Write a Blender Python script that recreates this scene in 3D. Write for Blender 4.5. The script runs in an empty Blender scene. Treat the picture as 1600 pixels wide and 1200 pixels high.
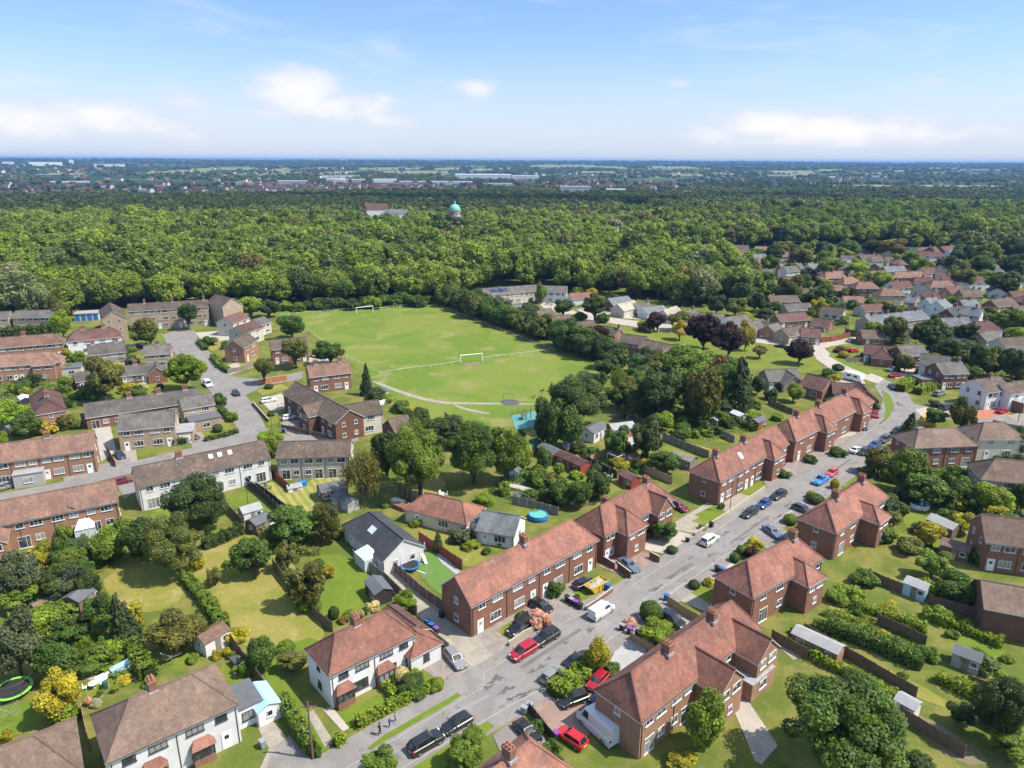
import bpy, math, random
import numpy as np
from mathutils import Vector, Matrix
R = math.radians
random.seed(7)
S = bpy.context.scene
COL = S.collection
# ------------------------------------------------------------------ camera
F, CX, CY, H = 1109.0, 800.0, 600.0, 62.0
PITCH, ROLL = R(17.45), R(0.30)
cam_d = bpy.data.cameras.new('camera'); cam = bpy.data.objects.new('camera', cam_d); COL.objects.link(cam)
cam_d.sensor_width = 36; cam_d.lens = 36 * F / 1600; cam_d.clip_start = 0.5; cam_d.clip_end = 90000
CM = Matrix.Translation((0, 0, H)) @ Matrix.Rotation(R(90) - PITCH, 4, 'X') @ Matrix.Rotation(ROLL, 4, 'Z')
cam.matrix_world = CM
S.camera = cam
CR = CM.to_3x3()

def P(u, v, z=0.0):
    """the point at height z that the photograph shows at (u, v)"""
    d = CR @ Vector(((u - CX) / F, (CY - v) / F, -1))
    t = (z - H) / d.z
    return Vector((0, 0, H)) + d * t

def depth(p):
    return -(CM.inverted() @ Vector((p[0], p[1], p[2] if len(p) > 2 else 0))).z

def D2(v, z=0): return math.hypot(v[0], v[1])

# ------------------------------------------------------------------ tags
def tag(o, label=None, cat=None, group=None, kind=None):
    if label: o['label'] = label
    if cat: o['category'] = cat
    if group: o['group'] = group
    if kind: o['kind'] = kind
    return o

def empty(name, loc, rz=0.0):
    o = bpy.data.objects.new(name, None); COL.objects.link(o)
    o.location = loc; o.rotation_euler = (0, 0, rz); o.empty_display_size = 0.5
    return o

def link(name, me, parent=None, loc=None, rz=0.0):
    o = bpy.data.objects.new(name, me); COL.objects.link(o)
    if parent: o.parent = parent
    if loc is not None: o.location = loc
    if rz: o.rotation_euler = (0, 0, rz)
    return o

# ------------------------------------------------------------------ mesh builder
class MB:
    def __init__(s): s.v = []; s.f = []; s.m = []; s.uv = []; s.sm = []
    def poly(s, pts, m=0, smooth=False, uv=None):
        i = len(s.v); pts = [Vector(p) for p in pts]
        s.v += [tuple(p) for p in pts]; s.f.append(tuple(range(i, i + len(pts)))); s.m.append(m); s.sm.append(smooth)
        if uv is None:
            n = Vector((0, 0, 0))
            for a in range(len(pts)):
                p, q = pts[a], pts[(a + 1) % len(pts)]
                n += Vector(((p.y - q.y) * (p.z + q.z), (p.z - q.z) * (p.x + q.x), (p.x - q.x) * (p.y + q.y)))
            if n.length < 1e-9: n = Vector((0, 0, 1))
            n.normalize()
            ux = Vector((0, 0, 1)).cross(n)
            ux = Vector((1, 0, 0)) if ux.length < 0.05 else ux.normalized()
            vx = n.cross(ux)
            uv = [(p.dot(ux), p.dot(vx)) for p in pts]
        s.uv += list(uv)
    def box(s, a, b, m=0, bottom=True):
        x0, y0, z0 = a; x1, y1, z1 = b
        q = s.poly
        q([(x0, y0, z0), (x1, y0, z0), (x1, y0, z1), (x0, y0, z1)], m)
        q([(x1, y0, z0), (x1, y1, z0), (x1, y1, z1), (x1, y0, z1)], m)
        q([(x1, y1, z0), (x0, y1, z0), (x0, y1, z1), (x1, y1, z1)], m)
        q([(x0, y1, z0), (x0, y0, z0), (x0, y0, z1), (x0, y1, z1)], m)
        q([(x0, y0, z1), (x1, y0, z1), (x1, y1, z1), (x0, y1, z1)], m)
        if bottom: q([(x0, y1, z0), (x1, y1, z0), (x1, y0, z0), (x0, y0, z0)], m)
    def tube(s, p, q, r0, r1=None, n=6, m=0, caps=True, smooth=True):
        r1 = r0 if r1 is None else r1
        p = Vector(p); q = Vector(q); d = (q - p)
        if d.length < 1e-6: return
        d.normalize(); a = d.orthogonal().normalized(); b = d.cross(a)
        A = [p + (a * math.cos(t) + b * math.sin(t)) * r0 for t in [2 * math.pi * k / n for k in range(n)]]
        B = [q + (a * math.cos(t) + b * math.sin(t)) * r1 for t in [2 * math.pi * k / n for k in range(n)]]
        for k in range(n):
            j = (k + 1) % n
            s.poly([A[k], A[j], B[j], B[k]], m, smooth)
        if caps: s.poly(B, m); s.poly(A[::-1], m)
    def ring(s, c, Rr, r, n=24, k=6, m=0, sx=1.0):
        for i in range(n):
            t0, t1 = 2 * math.pi * i / n, 2 * math.pi * (i + 1) / n
            for j in range(k):
                f0, f1 = 2 * math.pi * j / k, 2 * math.pi * (j + 1) / k
                def pt(t, f): return (c[0] + sx * (Rr + r * math.cos(f)) * math.cos(t), c[1] + (Rr + r * math.cos(f)) * math.sin(t), c[2] + r * math.sin(f))
                s.poly([pt(t0, f0), pt(t1, f0), pt(t1, f1), pt(t0, f1)], m, True)
    def lathe(s, c, prof, n=16, m=0, smooth=True):
        """prof: list of (radius, z)"""
        for (r0, z0), (r1, z1) in zip(prof, prof[1:]):
            for i in range(n):
                t0, t1 = 2 * math.pi * i / n, 2 * math.pi * (i + 1) / n
                pts = [(c[0] + r0 * math.cos(t0), c[1] + r0 * math.sin(t0), c[2] + z0), (c[0] + r0 * math.cos(t1), c[1] + r0 * math.sin(t1), c[2] + z0),
                       (c[0] + r1 * math.cos(t1), c[1] + r1 * math.sin(t1), c[2] + z1), (c[0] + r1 * math.cos(t0), c[1] + r1 * math.sin(t0), c[2] + z1)]
                if r0 < 1e-6: pts = pts[1:]
                elif r1 < 1e-6: pts = pts[:3]
                s.poly(pts, m, smooth)
    def mesh(s, name, mats):
        me = bpy.data.meshes.new(name)
        me.from_pydata(s.v, [], s.f)
        for mm in mats: me.materials.append(mm)
        me.polygons.foreach_set('material_index', s.m)
        me.polygons.foreach_set('use_smooth', s.sm)
        l = me.uv_layers.new(name='UVMap')
        l.data.foreach_set('uv', np.array(s.uv, dtype=np.float32).ravel())
        me.update()
        return me
    def build(s, name, mats, parent=None, loc=None, rz=0.0, weld=False):
        if not isinstance(mats, (list, tuple)): mats = [mats]
        me = s.mesh(name, mats)
        if weld:
            import bmesh
            b = bmesh.new(); b.from_mesh(me); bmesh.ops.remove_doubles(b, verts=b.verts, dist=1e-4); b.to_mesh(me); b.free()
        return link(name, me, parent, loc, rz)

# ------------------------------------------------------------------ node helper
class NT:
    def __init__(s, tree): s.t = tree; s.n = tree.nodes; s.l = tree.links
    def node(s, typ, ins=None, **kw):
        nd = s.n.new(typ)
        for k, v in kw.items(): setattr(nd, k, v)
        for k, v in (ins or {}).items(): s.set(nd.inputs[k], v)
        return nd
    def set(s, sock, v):
        if isinstance(v, bpy.types.NodeSocket): s.l.new(v, sock)
        else:
            if isinstance(v, tuple) and len(v) == 3 and sock.type == 'RGBA': v = (*v, 1)
            sock.default_value = v
    def m(s, op, a, b=0.0, c=0.0, clamp=False):
        nd = s.n.new('ShaderNodeMath'); nd.operation = op; nd.use_clamp = clamp
        for i, x in enumerate((a, b, c)): s.set(nd.inputs[i], x)
        return nd.outputs[0]
    def ss(s, x, lo, hi, a=0.0, b=1.0):
        nd = s.node('ShaderNodeMapRange', {0: x, 1: lo, 2: hi, 3: a, 4: b}, interpolation_type='SMOOTHSTEP'); return nd.outputs[0]
    def mix(s, f, a, b, mode='MIX'):
        nd = s.n.new('ShaderNodeMix'); nd.data_type = 'RGBA'; nd.blend_type = mode; nd.clamp_factor = True
        s.set(nd.inputs[0], f); s.set(nd.inputs[6], a); s.set(nd.inputs[7], b)
        return nd.outputs[2]
    def noise(s, vec, scale, detail=3, rough=0.55, dist=0.0, dim='3D'):
        nd = s.node('ShaderNodeTexNoise', {'Scale': scale, 'Detail': detail, 'Roughness': rough, 'Distortion': dist}, noise_dimensions=dim)
        if vec is not None: s.l.new(vec, nd.inputs['Vector'])
        return nd.outputs[0]
    def vmul(s, vec, xyz):
        nd = s.n.new('ShaderNodeVectorMath'); nd.operation = 'MULTIPLY'; s.l.new(vec, nd.inputs[0]); nd.inputs[1].default_value = xyz
        return nd.outputs[0]

def newmat(name):
    m = bpy.data.materials.new(name); m.use_nodes = True; m.node_tree.nodes.clear()
    n = NT(m.node_tree)
    out = n.node('ShaderNodeOutputMaterial')
    return m, n, out

def finish(n, out, col, rough=0.85, spec=0.3, bump=None, bstr=0.3, bdist=0.05, metal=0.0, extra=None):
    b = n.node('ShaderNodeBsdfPrincipled', {'Base Color': col, 'Roughness': rough, 'Specular IOR Level': spec, 'Metallic': metal})
    for k, v in (extra or {}).items(): n.set(b.inputs[k], v)
    if bump is not None:
        bp = n.node('ShaderNodeBump', {'Height': bump, 'Strength': bstr, 'Distance': bdist})
        n.l.new(bp.outputs[0], b.inputs['Normal'])
    n.l.new(b.outputs[0], out.inputs[0])
    return b

def plain(name, col, rough=0.6, spec=0.4, metal=0.0, dirt=0.12, scale=1.2, objcol=False):
    m, n, out = newmat(name)
    tc = n.node('ShaderNodeTexCoord')
    base = n.node('ShaderNodeObjectInfo').outputs['Color'] if objcol else (*col, 1)
    k = n.noise(tc.outputs['Object'], scale, 4)
    k2 = n.noise(tc.outputs['Object'], scale * 9, 2)
    f = n.m('ADD', n.m('MULTIPLY', n.m('SUBTRACT', k, 0.5), 2.2 * dirt), n.m('MULTIPLY', n.m('SUBTRACT', k2, 0.5), dirt))
    f = n.m('ADD', f, 1.0)
    mul = n.node('ShaderNodeVectorMath', operation='SCALE'); n.set(mul.inputs[0], base if isinstance(base, bpy.types.NodeSocket) else col); n.set(mul.inputs['Scale'], f)
    finish(n, out, mul.outputs[0], rough, spec, metal=metal)
    return m

def rooftile(name, c1, c2, lichen, la=0.25, tile=(0.3, 0.3), rough=0.9):
    m, n, out = newmat(name)
    uv = n.node('ShaderNodeUVMap').outputs[0]
    oi = n.node('ShaderNodeObjectInfo')
    pos = n.node('ShaderNodeNewGeometry').outputs['Position']
    br = n.node('ShaderNodeTexBrick', {'Vector': uv, 'Color1': (0.62, 0.62, 0.62, 1), 'Color2': (1.12, 1.12, 1.12, 1), 'Mortar': (0.42, 0.42, 0.42, 1), 'Scale': 1.0,
                                       'Mortar Size': 0.022, 'Brick Width': tile[0], 'Row Height': tile[1], 'Bias': 0.0})
    big = n.noise(pos, 0.45, 4, 0.6)
    col = n.mix(n.ss(big, 0.35, 0.65), (*c1, 1), (*c2, 1))
    li = n.m('MULTIPLY', n.ss(n.noise(pos, 1.7, 5, 0.65), 0.5, 0.72), la)
    col = n.mix(li, col, (*lichen, 1))
    st = n.noise(n.vmul(uv, (1.6, 0.22, 1)), 1.0, 4, 0.6)
    val = n.m('ADD', 0.78, n.m('MULTIPLY', oi.outputs['Random'], 0.3))
    val = n.m('MULTIPLY', val, n.m('ADD', 0.72, n.m('MULTIPLY', st, 0.55)))
    col = n.mix(0.5, col, br.outputs[0], 'MULTIPLY')
    sp = n.noise(pos, 9.0, 2)
    val = n.m('MULTIPLY', val, n.m('ADD', 0.75, n.m('MULTIPLY', sp, 0.5)))
    pt = n.node('ShaderNodeTexVoronoi', {'Vector': pos, 'Scale': 0.42}); pr = n.node('ShaderNodeSeparateColor', {0: pt.outputs['Color']}).outputs[0]
    val = n.m('MULTIPLY', val, n.m('ADD', 1.02, n.m('MULTIPLY', pr, 0.3)))
    mul = n.node('ShaderNodeVectorMath', operation='SCALE'); n.set(mul.inputs[0], col); n.set(mul.inputs['Scale'], val)
    w = n.node('ShaderNodeTexWave', {'Vector': uv, 'Scale': 1.05}, wave_type='BANDS', bands_direction='Y', wave_profile='SAW')
    finish(n, out, mul.outputs[0], rough, 0.25, w.outputs[1], 0.35, 0.05)
    return m

def wallmat(name, c1, c2, mortar=None, var=0.25, rough=0.9):
    m, n, out = newmat(name)
    uv = n.node('ShaderNodeUVMap').outputs[0]
    oi = n.node('ShaderNodeObjectInfo')
    pos = n.node('ShaderNodeNewGeometry').outputs['Position']
    big = n.noise(pos, 0.5, 4, 0.6)
    col = n.mix(n.ss(big, 0.3, 0.7), (*c1, 1), (*c2, 1))
    if mortar:
        br = n.node('ShaderNodeTexBrick', {'Vector': uv, 'Color1': (0.7, 0.7, 0.7, 1), 'Color2': (1.2, 1.2, 1.2, 1), 'Mortar': (*mortar, 1), 'Scale': 1.0,
                                           'Mortar Size': 0.012, 'Brick Width': 0.24, 'Row Height': 0.085})
        col = n.mix(0.7, col, br.outputs[0], 'MULTIPLY')
    st = n.noise(n.vmul(uv, (2.2, 0.25, 1)), 1.0, 4, 0.65)
    val = n.m('MULTIPLY', n.m('ADD', 0.88, n.m('MULTIPLY', oi.outputs['Random'], 0.2)), n.m('ADD', 1.0 - var * 0.6, n.m('MULTIPLY', st, var)))
    val = n.m('MULTIPLY', val, n.m('ADD', 1 - var * 0.5, n.m('MULTIPLY', n.noise(pos, 6.0, 3), var)))
    mul = n.node('ShaderNodeVectorMath', operation='SCALE'); n.set(mul.inputs[0], col); n.set(mul.inputs['Scale'], val)
    finish(n, out, mul.outputs[0], rough, 0.25)
    return m

def groundmat(name, cols, scale=0.15, fine=2.5, rough=0.95, contrast=1.0, stripes=None, bump=0.0, fine_amt=0.5, speck=0.0):
    """cols: three colours blended by two noises"""
    m, n, out = newmat(name)
    pos = n.node('ShaderNodeNewGeometry').outputs['Position']
    a = n.noise(pos, scale, 5, 0.62, 0.6)
    b = n.noise(pos, scale * 2.7, 4, 0.6)
    c = n.noise(pos, fine, 4, 0.7)
    col = n.mix(n.ss(a, 0.5 - 0.13 / contrast, 0.5 + 0.13 / contrast), (*cols[0], 1), (*cols[1], 1))
    col = n.mix(n.ss(b, 0.54, 0.54 + 0.2 / contrast), col, (*cols[2], 1))
    val = n.m('ADD', 1 - fine_amt * 0.5, n.m('MULTIPLY', c, fine_amt))
    if stripes:
        ang, per = stripes
        rot = n.node('ShaderNodeMapping', {'Vector': pos, 'Rotation': (0, 0, ang)})
        w = n.node('ShaderNodeTexWave', {'Vector': rot.outputs[0], 'Scale': 0.314 / per, 'Distortion': 0.6, 'Detail': 2}, bands_direction='X')
        val = n.m('MULTIPLY', val, n.m('ADD', 0.82, n.m('MULTIPLY', w.outputs[1], 0.36)))
    if speck:
        val = n.m('MULTIPLY', val, n.m('ADD', 1 - speck * 0.5, n.m('MULTIPLY', n.noise(pos, fine * 5, 2), speck)))
    mul = n.node('ShaderNodeVectorMath', operation='SCALE'); n.set(mul.inputs[0], col); n.set(mul.inputs['Scale'], val)
    finish(n, out, mul.outputs[0], rough, 0.15, c if bump else None, bump, 0.15)
    return m

def leafmat(name, instancer=False, trans=0.34):
    m, n, out = newmat(name)
    if instancer: base = n.node('ShaderNodeAttribute', attribute_name='tint', attribute_type='INSTANCER').outputs[0]
    else: base = n.node('ShaderNodeObjectInfo').outputs['Color']
    tone = n.node('ShaderNodeAttribute', attribute_name='tone', attribute_type='GEOMETRY').outputs[2]
    pos = n.node('ShaderNodeNewGeometry').outputs['Position']
    k = n.noise(pos, 0.55, 3)
    warm = n.mix(n.ss(k, 0.38, 0.68), base, n.mix(0.55, base, (1.45, 1.2, 0.55, 1), 'MULTIPLY'))
    hs = n.node('ShaderNodeVectorMath', operation='SCALE'); n.set(hs.inputs[0], warm); n.set(hs.inputs['Scale'], n.m('ADD', 0.45, n.m('MULTIPLY', tone, 1.1)))
    d = n.node('ShaderNodeBsdfPrincipled', {'Base Color': hs.outputs[0], 'Roughness': 0.55, 'Specular IOR Level': 0.3})
    t = n.node('ShaderNodeBsdfTranslucent'); 
    tcol = n.mix(1.0, hs.outputs[0], (1.5, 1.45, 0.5, 1), 'MULTIPLY'); n.set(t.inputs[0], tcol)
    ms = n.node('ShaderNodeMixShader', {0: trans}); n.l.new(d.outputs[0], ms.inputs[1]); n.l.new(t.outputs[0], ms.inputs[2])
    n.l.new(ms.outputs[0], out.inputs[0])
    return m

M = {}
M['r_red'] = rooftile('red_clay_tiles', (0.255, 0.11, 0.078), (0.18, 0.086, 0.066), (0.27, 0.2, 0.14), 0.5)
M['r_pink'] = rooftile('faded_red_tiles', (0.205, 0.115, 0.083), (0.16, 0.095, 0.072), (0.28, 0.22, 0.16), 0.5)
M['r_brown'] = rooftile('brown_concrete_tiles', (0.118, 0.085, 0.067), (0.087, 0.065, 0.053), (0.22, 0.185, 0.13), 0.5)
M['r_tan'] = rooftile('weathered_tan_tiles', (0.179, 0.122, 0.091), (0.144, 0.099, 0.076), (0.24, 0.19, 0.14), 0.4)
M['r_dark'] = rooftile('dark_red_brown_tiles', (0.13, 0.066, 0.055), (0.1, 0.055, 0.048), (0.16, 0.12, 0.1), 0.3)
M['r_grey'] = rooftile('grey_concrete_tiles', (0.122, 0.110, 0.099), (0.091, 0.084, 0.076), (0.23, 0.2, 0.15), 0.4)
M['r_slate'] = rooftile('slate_tiles', (0.152, 0.160, 0.167), (0.114, 0.122, 0.133), (0.25, 0.25, 0.24), 0.3)
M['r_char'] = rooftile('charcoal_tiles', (0.055, 0.058, 0.065), (0.045, 0.047, 0.052), (0.08, 0.08, 0.08), 0.3)
M['r_pale'] = rooftile('pale_sandy_tiles', (0.38, 0.34, 0.27), (0.32, 0.28, 0.22), (0.25, 0.23, 0.18), 0.3)
M['brick'] = wallmat('red_brick', (0.28, 0.138, 0.092), (0.22, 0.112, 0.077), (0.8, 0.75, 0.68))
M['brick_or'] = wallmat('orange_brick', (0.35, 0.2, 0.13), (0.29, 0.165, 0.11), (0.85, 0.8, 0.7))
M['brick_dk'] = wallmat('brown_brick', (0.2, 0.1, 0.065), (0.16, 0.085, 0.06), (0.75, 0.7, 0.65))
M['stock'] = wallmat('pale_buff_brick', (0.43, 0.33, 0.225), (0.37, 0.285, 0.195), (0.8, 0.78, 0.72))
M['white'] = wallmat('white_render', (0.68, 0.67, 0.645), (0.6, 0.59, 0.565), None, 0.16)
M['cream'] = wallmat('cream_render', (0.56, 0.5, 0.41), (0.5, 0.45, 0.37), None, 0.2)
M['greyr'] = wallmat('grey_render', (0.4, 0.38, 0.36), (0.36, 0.34, 0.32), None, 0.2)
M['fascia'] = plain('white_fascia', (0.55, 0.55, 0.53), 0.5)
M['fascia_dk'] = plain('dark_fascia', (0.06, 0.055, 0.05), 0.5)
M['upvc'] = plain('white_window_frame', (0.62, 0.62, 0.62), 0.35, dirt=0.05)
M['dkframe'] = plain('dark_window_frame', (0.05, 0.045, 0.04), 0.4)
M['pot'] = plain('terracotta_pot', (0.33, 0.14, 0.085), 0.8)
M['lead'] = plain('lead_flashing', (0.3, 0.3, 0.31), 0.6, dirt=0.25)
M['felt'] = plain('grey_roofing_felt', (0.1, 0.105, 0.115), 0.85, dirt=0.3)
M['feltlt'] = plain('pale_flat_roof', (0.28, 0.28, 0.275), 0.8, dirt=0.3)
M['metalroof'] = plain('white_roof_sheet', (0.5, 0.52, 0.53), 0.4, dirt=0.15)
M['concrete'] = plain('concrete', (0.36, 0.34, 0.31), 0.9, dirt=0.25)
M['wood'] = plain('weathered_brown_wood', (0.15, 0.1, 0.07), 0.85, dirt=0.45, scale=0.8)
M['woodlt'] = plain('pale_new_wood', (0.36, 0.24, 0.13), 0.8, dirt=0.35, scale=0.8)
M['woodgr'] = plain('grey_old_wood', (0.21, 0.18, 0.15), 0.85, dirt=0.45, scale=0.8)
M['woodor'] = plain('orange_stained_wood', (0.42, 0.16, 0.05), 0.7, dirt=0.3)
M['woodred'] = plain('red_stained_wood', (0.25, 0.05, 0.035), 0.7, dirt=0.3)
M['woodbl'] = plain('black_stained_wood', (0.035, 0.03, 0.03), 0.8, dirt=0.3)
M['steel'] = plain('galvanised_steel', (0.45, 0.46, 0.47), 0.4, metal=0.7)
M['dsteel'] = plain('dark_steel', (0.07, 0.075, 0.08), 0.5)
M['whitep'] = plain('white_paint', (0.78, 0.78, 0.76), 0.45, dirt=0.1)
M['black'] = plain('black_rubber', (0.02, 0.02, 0.02), 0.75)
M['blue'] = plain('blue_plastic', (0.02, 0.16, 0.42), 0.5)
M['skyblue'] = plain('pale_blue_sheet', (0.32, 0.5, 0.62), 0.4)
M['green'] = plain('dark_green_plastic', (0.02, 0.1, 0.06), 0.5)
M['lime'] = plain('lime_green_pad', (0.2, 0.5, 0.06), 0.5)
M['purple'] = plain('purple_plastic', (0.2, 0.04, 0.3), 0.5)
M['yellow'] = plain('yellow_paint', (0.5, 0.33, 0.02), 0.5, dirt=0.4)
M['red'] = plain('red_plastic', (0.55, 0.03, 0.03), 0.45)
M['copper'] = plain('green_copper', (0.17, 0.46, 0.36), 0.6, dirt=0.25, scale=0.4)
M['stone'] = plain('pale_stone', (0.4, 0.36, 0.3), 0.9, dirt=0.3, scale=0.3)
M['any'] = plain('painted_colour', (1, 1, 1), 0.5, objcol=True)
M['bark'] = plain('grey_brown_bark', (0.1, 0.08, 0.06), 0.95, dirt=0.4)
M['barkpale'] = plain('pale_bark', (0.3, 0.27, 0.23), 0.95, dirt=0.4)
def glass(name, col=(0.03, 0.035, 0.04), rough=0.08):
    m, n, out = newmat(name)
    pos = n.node('ShaderNodeNewGeometry').outputs['Position']
    k = n.noise(pos, 0.9, 2)
    rd = n.node('ShaderNodeObjectInfo').outputs['Random']; cu = n.m('MULTIPLY', n.m('GREATER_THAN', n.m('FRACT', n.m('MULTIPLY', rd, 7.3)), 0.62 if name == 'window_glass' else 2.0), 0.8)
    c = n.mix(n.ss(k, 0.45, 0.7), (*col, 1), (col[0] * 3 + 0.02, col[1] * 3 + 0.02, col[2] * 3 + 0.02, 1))
    c = n.mix(cu, c, (0.3, 0.29, 0.27, 1))
    finish(n, out, c, rough, 0.6)
    return m
M['glass'] = glass('window_glass')
M['carglass'] = glass('car_glass', (0.012, 0.014, 0.016), 0.05)
M['solar'] = glass('solar_panel_glass', (0.02, 0.03, 0.06), 0.15)
M['ghglass'] = plain('greenhouse_glass', (0.5, 0.56, 0.56), 0.15, 0.6)
def carpaint():
    m, n, out = newmat('car_paint')
    oc = n.node('ShaderNodeObjectInfo').outputs['Color']
    finish(n, out, oc, 0.32, 0.5, extra={'Coat Weight': 0.6, 'Coat Roughness': 0.06})
    return m
M['paint'] = carpaint()
M['lamp'] = plain('clear_lamp_lens', (0.6, 0.6, 0.62), 0.15, dirt=0.02)
M['tail'] = plain('red_lamp_lens', (0.4, 0.01, 0.01), 0.2, dirt=0.02)
M['rim'] = plain('alloy_rim', (0.42, 0.42, 0.43), 0.35, metal=0.5, dirt=0.05)
M['plate'] = plain('pale_number_plate', (0.7, 0.68, 0.5), 0.5, dirt=0.02)
M['leaf'] = leafmat('foliage')
M['leafw'] = leafmat('woodland_foliage', True)
# ------------------------------------------------------------------ foliage
def leaf_mesh(name, C, N, size, tone, rng, mat, aspect=0.75, up=None):
    n = len(C)
    N = N / np.maximum(np.linalg.norm(N, axis=1, keepdims=True), 1e-6)
    rv = rng.normal(size=(n, 3)) if up is None else up + rng.normal(size=(n, 3)) * 0.25
    T = rv - N * np.sum(rv * N, axis=1, keepdims=True); T /= np.maximum(np.linalg.norm(T, axis=1, keepdims=True), 1e-6)
    B = np.cross(N, T)
    s = (size * rng.uniform(0.45, 1.55, n))[:, None]
    j = lambda: 1 + rng.uniform(-0.25, 0.25, (n, 1))
    V = np.stack([C - T * s * j() - B * s * aspect * 0.55 * j(), C + B * -s * aspect * j() * 0.9 + T * s * 0.4, C + T * s * j() + B * s * aspect * 0.4, C + B * s * aspect * j() - T * s * 0.3], axis=1).reshape(-1, 3)
    me = bpy.data.meshes.new(name)
    me.vertices.add(4 * n); me.vertices.foreach_set('co', V.astype(np.float32).ravel())
    me.loops.add(4 * n); me.loops.foreach_set('vertex_index', np.arange(4 * n, dtype=np.int32))
    me.polygons.add(n); me.polygons.foreach_set('loop_start', np.arange(0, 4 * n, 4, dtype=np.int32))
    me.materials.append(mat)
    a = me.attributes.new('tone', 'FLOAT', 'FACE'); a.data.foreach_set('value', np.clip(tone, 0, 1).astype(np.float32))
    me.update(calc_edges=True); me.validate()
    return me

def unit(rng, n):
    d = rng.normal(size=(n, 3)); return d / np.linalg.norm(d, axis=1, keepdims=True)

def crown_broad(name, seed, n, leaf, nl=26, lr=(0.27, 0.44), mat=None, flat=0.0, jag=0.1, rad=0.66):
    rng = np.random.default_rng(seed)
    k = np.arange(nl) + 0.5
    ph = np.arccos(1 - 2 * k / nl); th = math.pi * (1 + 5 ** .5) * k + rng.uniform(0, 6)
    c = np.stack([np.cos(th) * np.sin(ph), np.sin(th) * np.sin(ph), np.cos(ph)], 1)
    c += rng.normal(size=c.shape) * 0.16
    c *= (rng.uniform(0.78, 1.12, (nl, 1)) * rad)
    c[:, 2] = np.where(c[:, 2] < -0.45, -0.45 + 0.3 * (c[:, 2] + 0.45), c[:, 2])
    r = rng.uniform(lr[0] * .8, lr[1] * 1.1, nl); lt = rng.uniform(0.25, 0.75, nl); r[rng.random(nl) < .12] *= .45; c[:, :2] += rng.normal(size=2) * .08
    w = r ** 2 / np.sum(r ** 2)
    li = rng.choice(nl, size=int(n * 1.9), p=w)
    d = unit(rng, len(li)); d[:, 2] += 0.15
    p = c[li] + d * (r[li] * rng.uniform(0.72, 1.0 + jag, len(li)))[:, None]
    ok = np.ones(len(li), bool)
    for q in range(nl):
        ins = (np.linalg.norm(p - c[q], axis=1) < r[q] * 0.72) & (li != q); ok &= ~ins
    out = np.sum(p * p, axis=1) > np.sum((c[li] * 0.6) ** 2, axis=1) * 0.9
    ok &= out & (p[:, 2] > -0.78)
    p = p[ok][:n]; d = d[ok][:n]; li = li[ok][:n]
    nr = d * 0.9 + unit(rng, len(p)) * 0.75 + np.array([0, 0, 0.25])
    tone = lt[li] + rng.normal(size=len(p)) * 0.13
    return leaf_mesh(name, p, nr, np.full(len(p), leaf), tone, rng, mat or M['leaf'])

def crown_conifer(name, seed, n, leaf, spread=1.0, mat=None, power=0.85):
    rng = np.random.default_rng(seed)
    tiers = 16; pts = []; nr = []; tn = []; up = []
    per = n // tiers
    for t in range(tiers):
        f = (t + 0.5) / tiers; z = -1 + 2 * f; rr = (1 - f) ** power * spread + 0.03
        nb = max(5, int(13 * (1 - f * 0.6))); off = rng.uniform(0, 6); m = max(12, int(per * (0.35 + 1.5 * (1 - f))))
        bl = rng.uniform(0.7, 1.12, nb); bt = rng.uniform(0.3, 0.7, nb)
        bi = rng.integers(0, nb, m); s = np.sqrt(rng.uniform(0.05, 1, m))
        a = off + 2 * math.pi * bi / nb + rng.normal(size=m) * 0.16
        rad = rr * bl[bi] * s
        pts.append(np.stack([np.cos(a) * rad, np.sin(a) * rad, z + rng.uniform(-0.05, 0.05, m) - 0.16 * s * rr + 0.05], 1))
        nr.append(np.stack([np.cos(a) * 0.6, np.sin(a) * 0.6, np.full(m, 0.8)], 1) + rng.normal(size=(m, 3)) * 0.4)
        up.append(np.stack([np.cos(a), np.sin(a), np.full(m, -0.4)], 1)); tn.append(bt[bi] + rng.normal(size=m) * 0.12)
    return leaf_mesh(name, np.concatenate(pts), np.concatenate(nr), np.full(sum(map(len, pts)), leaf), np.concatenate(tn), rng, mat or M['leaf'], 0.45, np.concatenate(up))

def crown_weep(name, seed, n, leaf, mat=None):
    rng = np.random.default_rng(seed); ns = 150
    d = unit(rng, ns); d[:, 2] = np.abs(d[:, 2]) * 1.0; top = d * rng.uniform(0.5, 0.95, (ns, 1)); top[:, 2] = top[:, 2] * 0.9 + 0.05
    ln = rng.uniform(0.3, 0.95, ns); st = rng.uniform(0.3, 0.7, ns)
    i = rng.integers(0, ns, n); s = rng.uniform(0, 1, n)
    p = top[i].copy(); p[:, 2] -= s * ln[i]; p += rng.normal(size=(n, 3)) * 0.05
    nr = d[i] * 0.8 + unit(rng, n) * 0.7; nr[:, 2] *= 0.6
    up = np.tile([0, 0, -1.0], (n, 1))
    ok = p[:, 2] > -0.95
    return leaf_mesh(name, p[ok], nr[ok], np.full(ok.sum(), leaf), (st[i] + rng.normal(size=n) * 0.12)[ok], rng, mat or M['leaf'], 0.4, up[ok])

def crown_clip(name, seed, n, leaf):
    rng = np.random.default_rng(seed); d = unit(rng, n)
    p = d * (rng.uniform(0.86, 1.0, n) + 0.06 * np.sin(d[:, 0] * 5 + 1) * np.cos(d[:, 1] * 4))[:, None]
    nr = d + unit(rng, n) * 0.55
    return leaf_mesh(name, p, nr, np.full(n, leaf), 0.5 + rng.normal(size=n) * 0.16, rng, M['leaf'])

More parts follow.
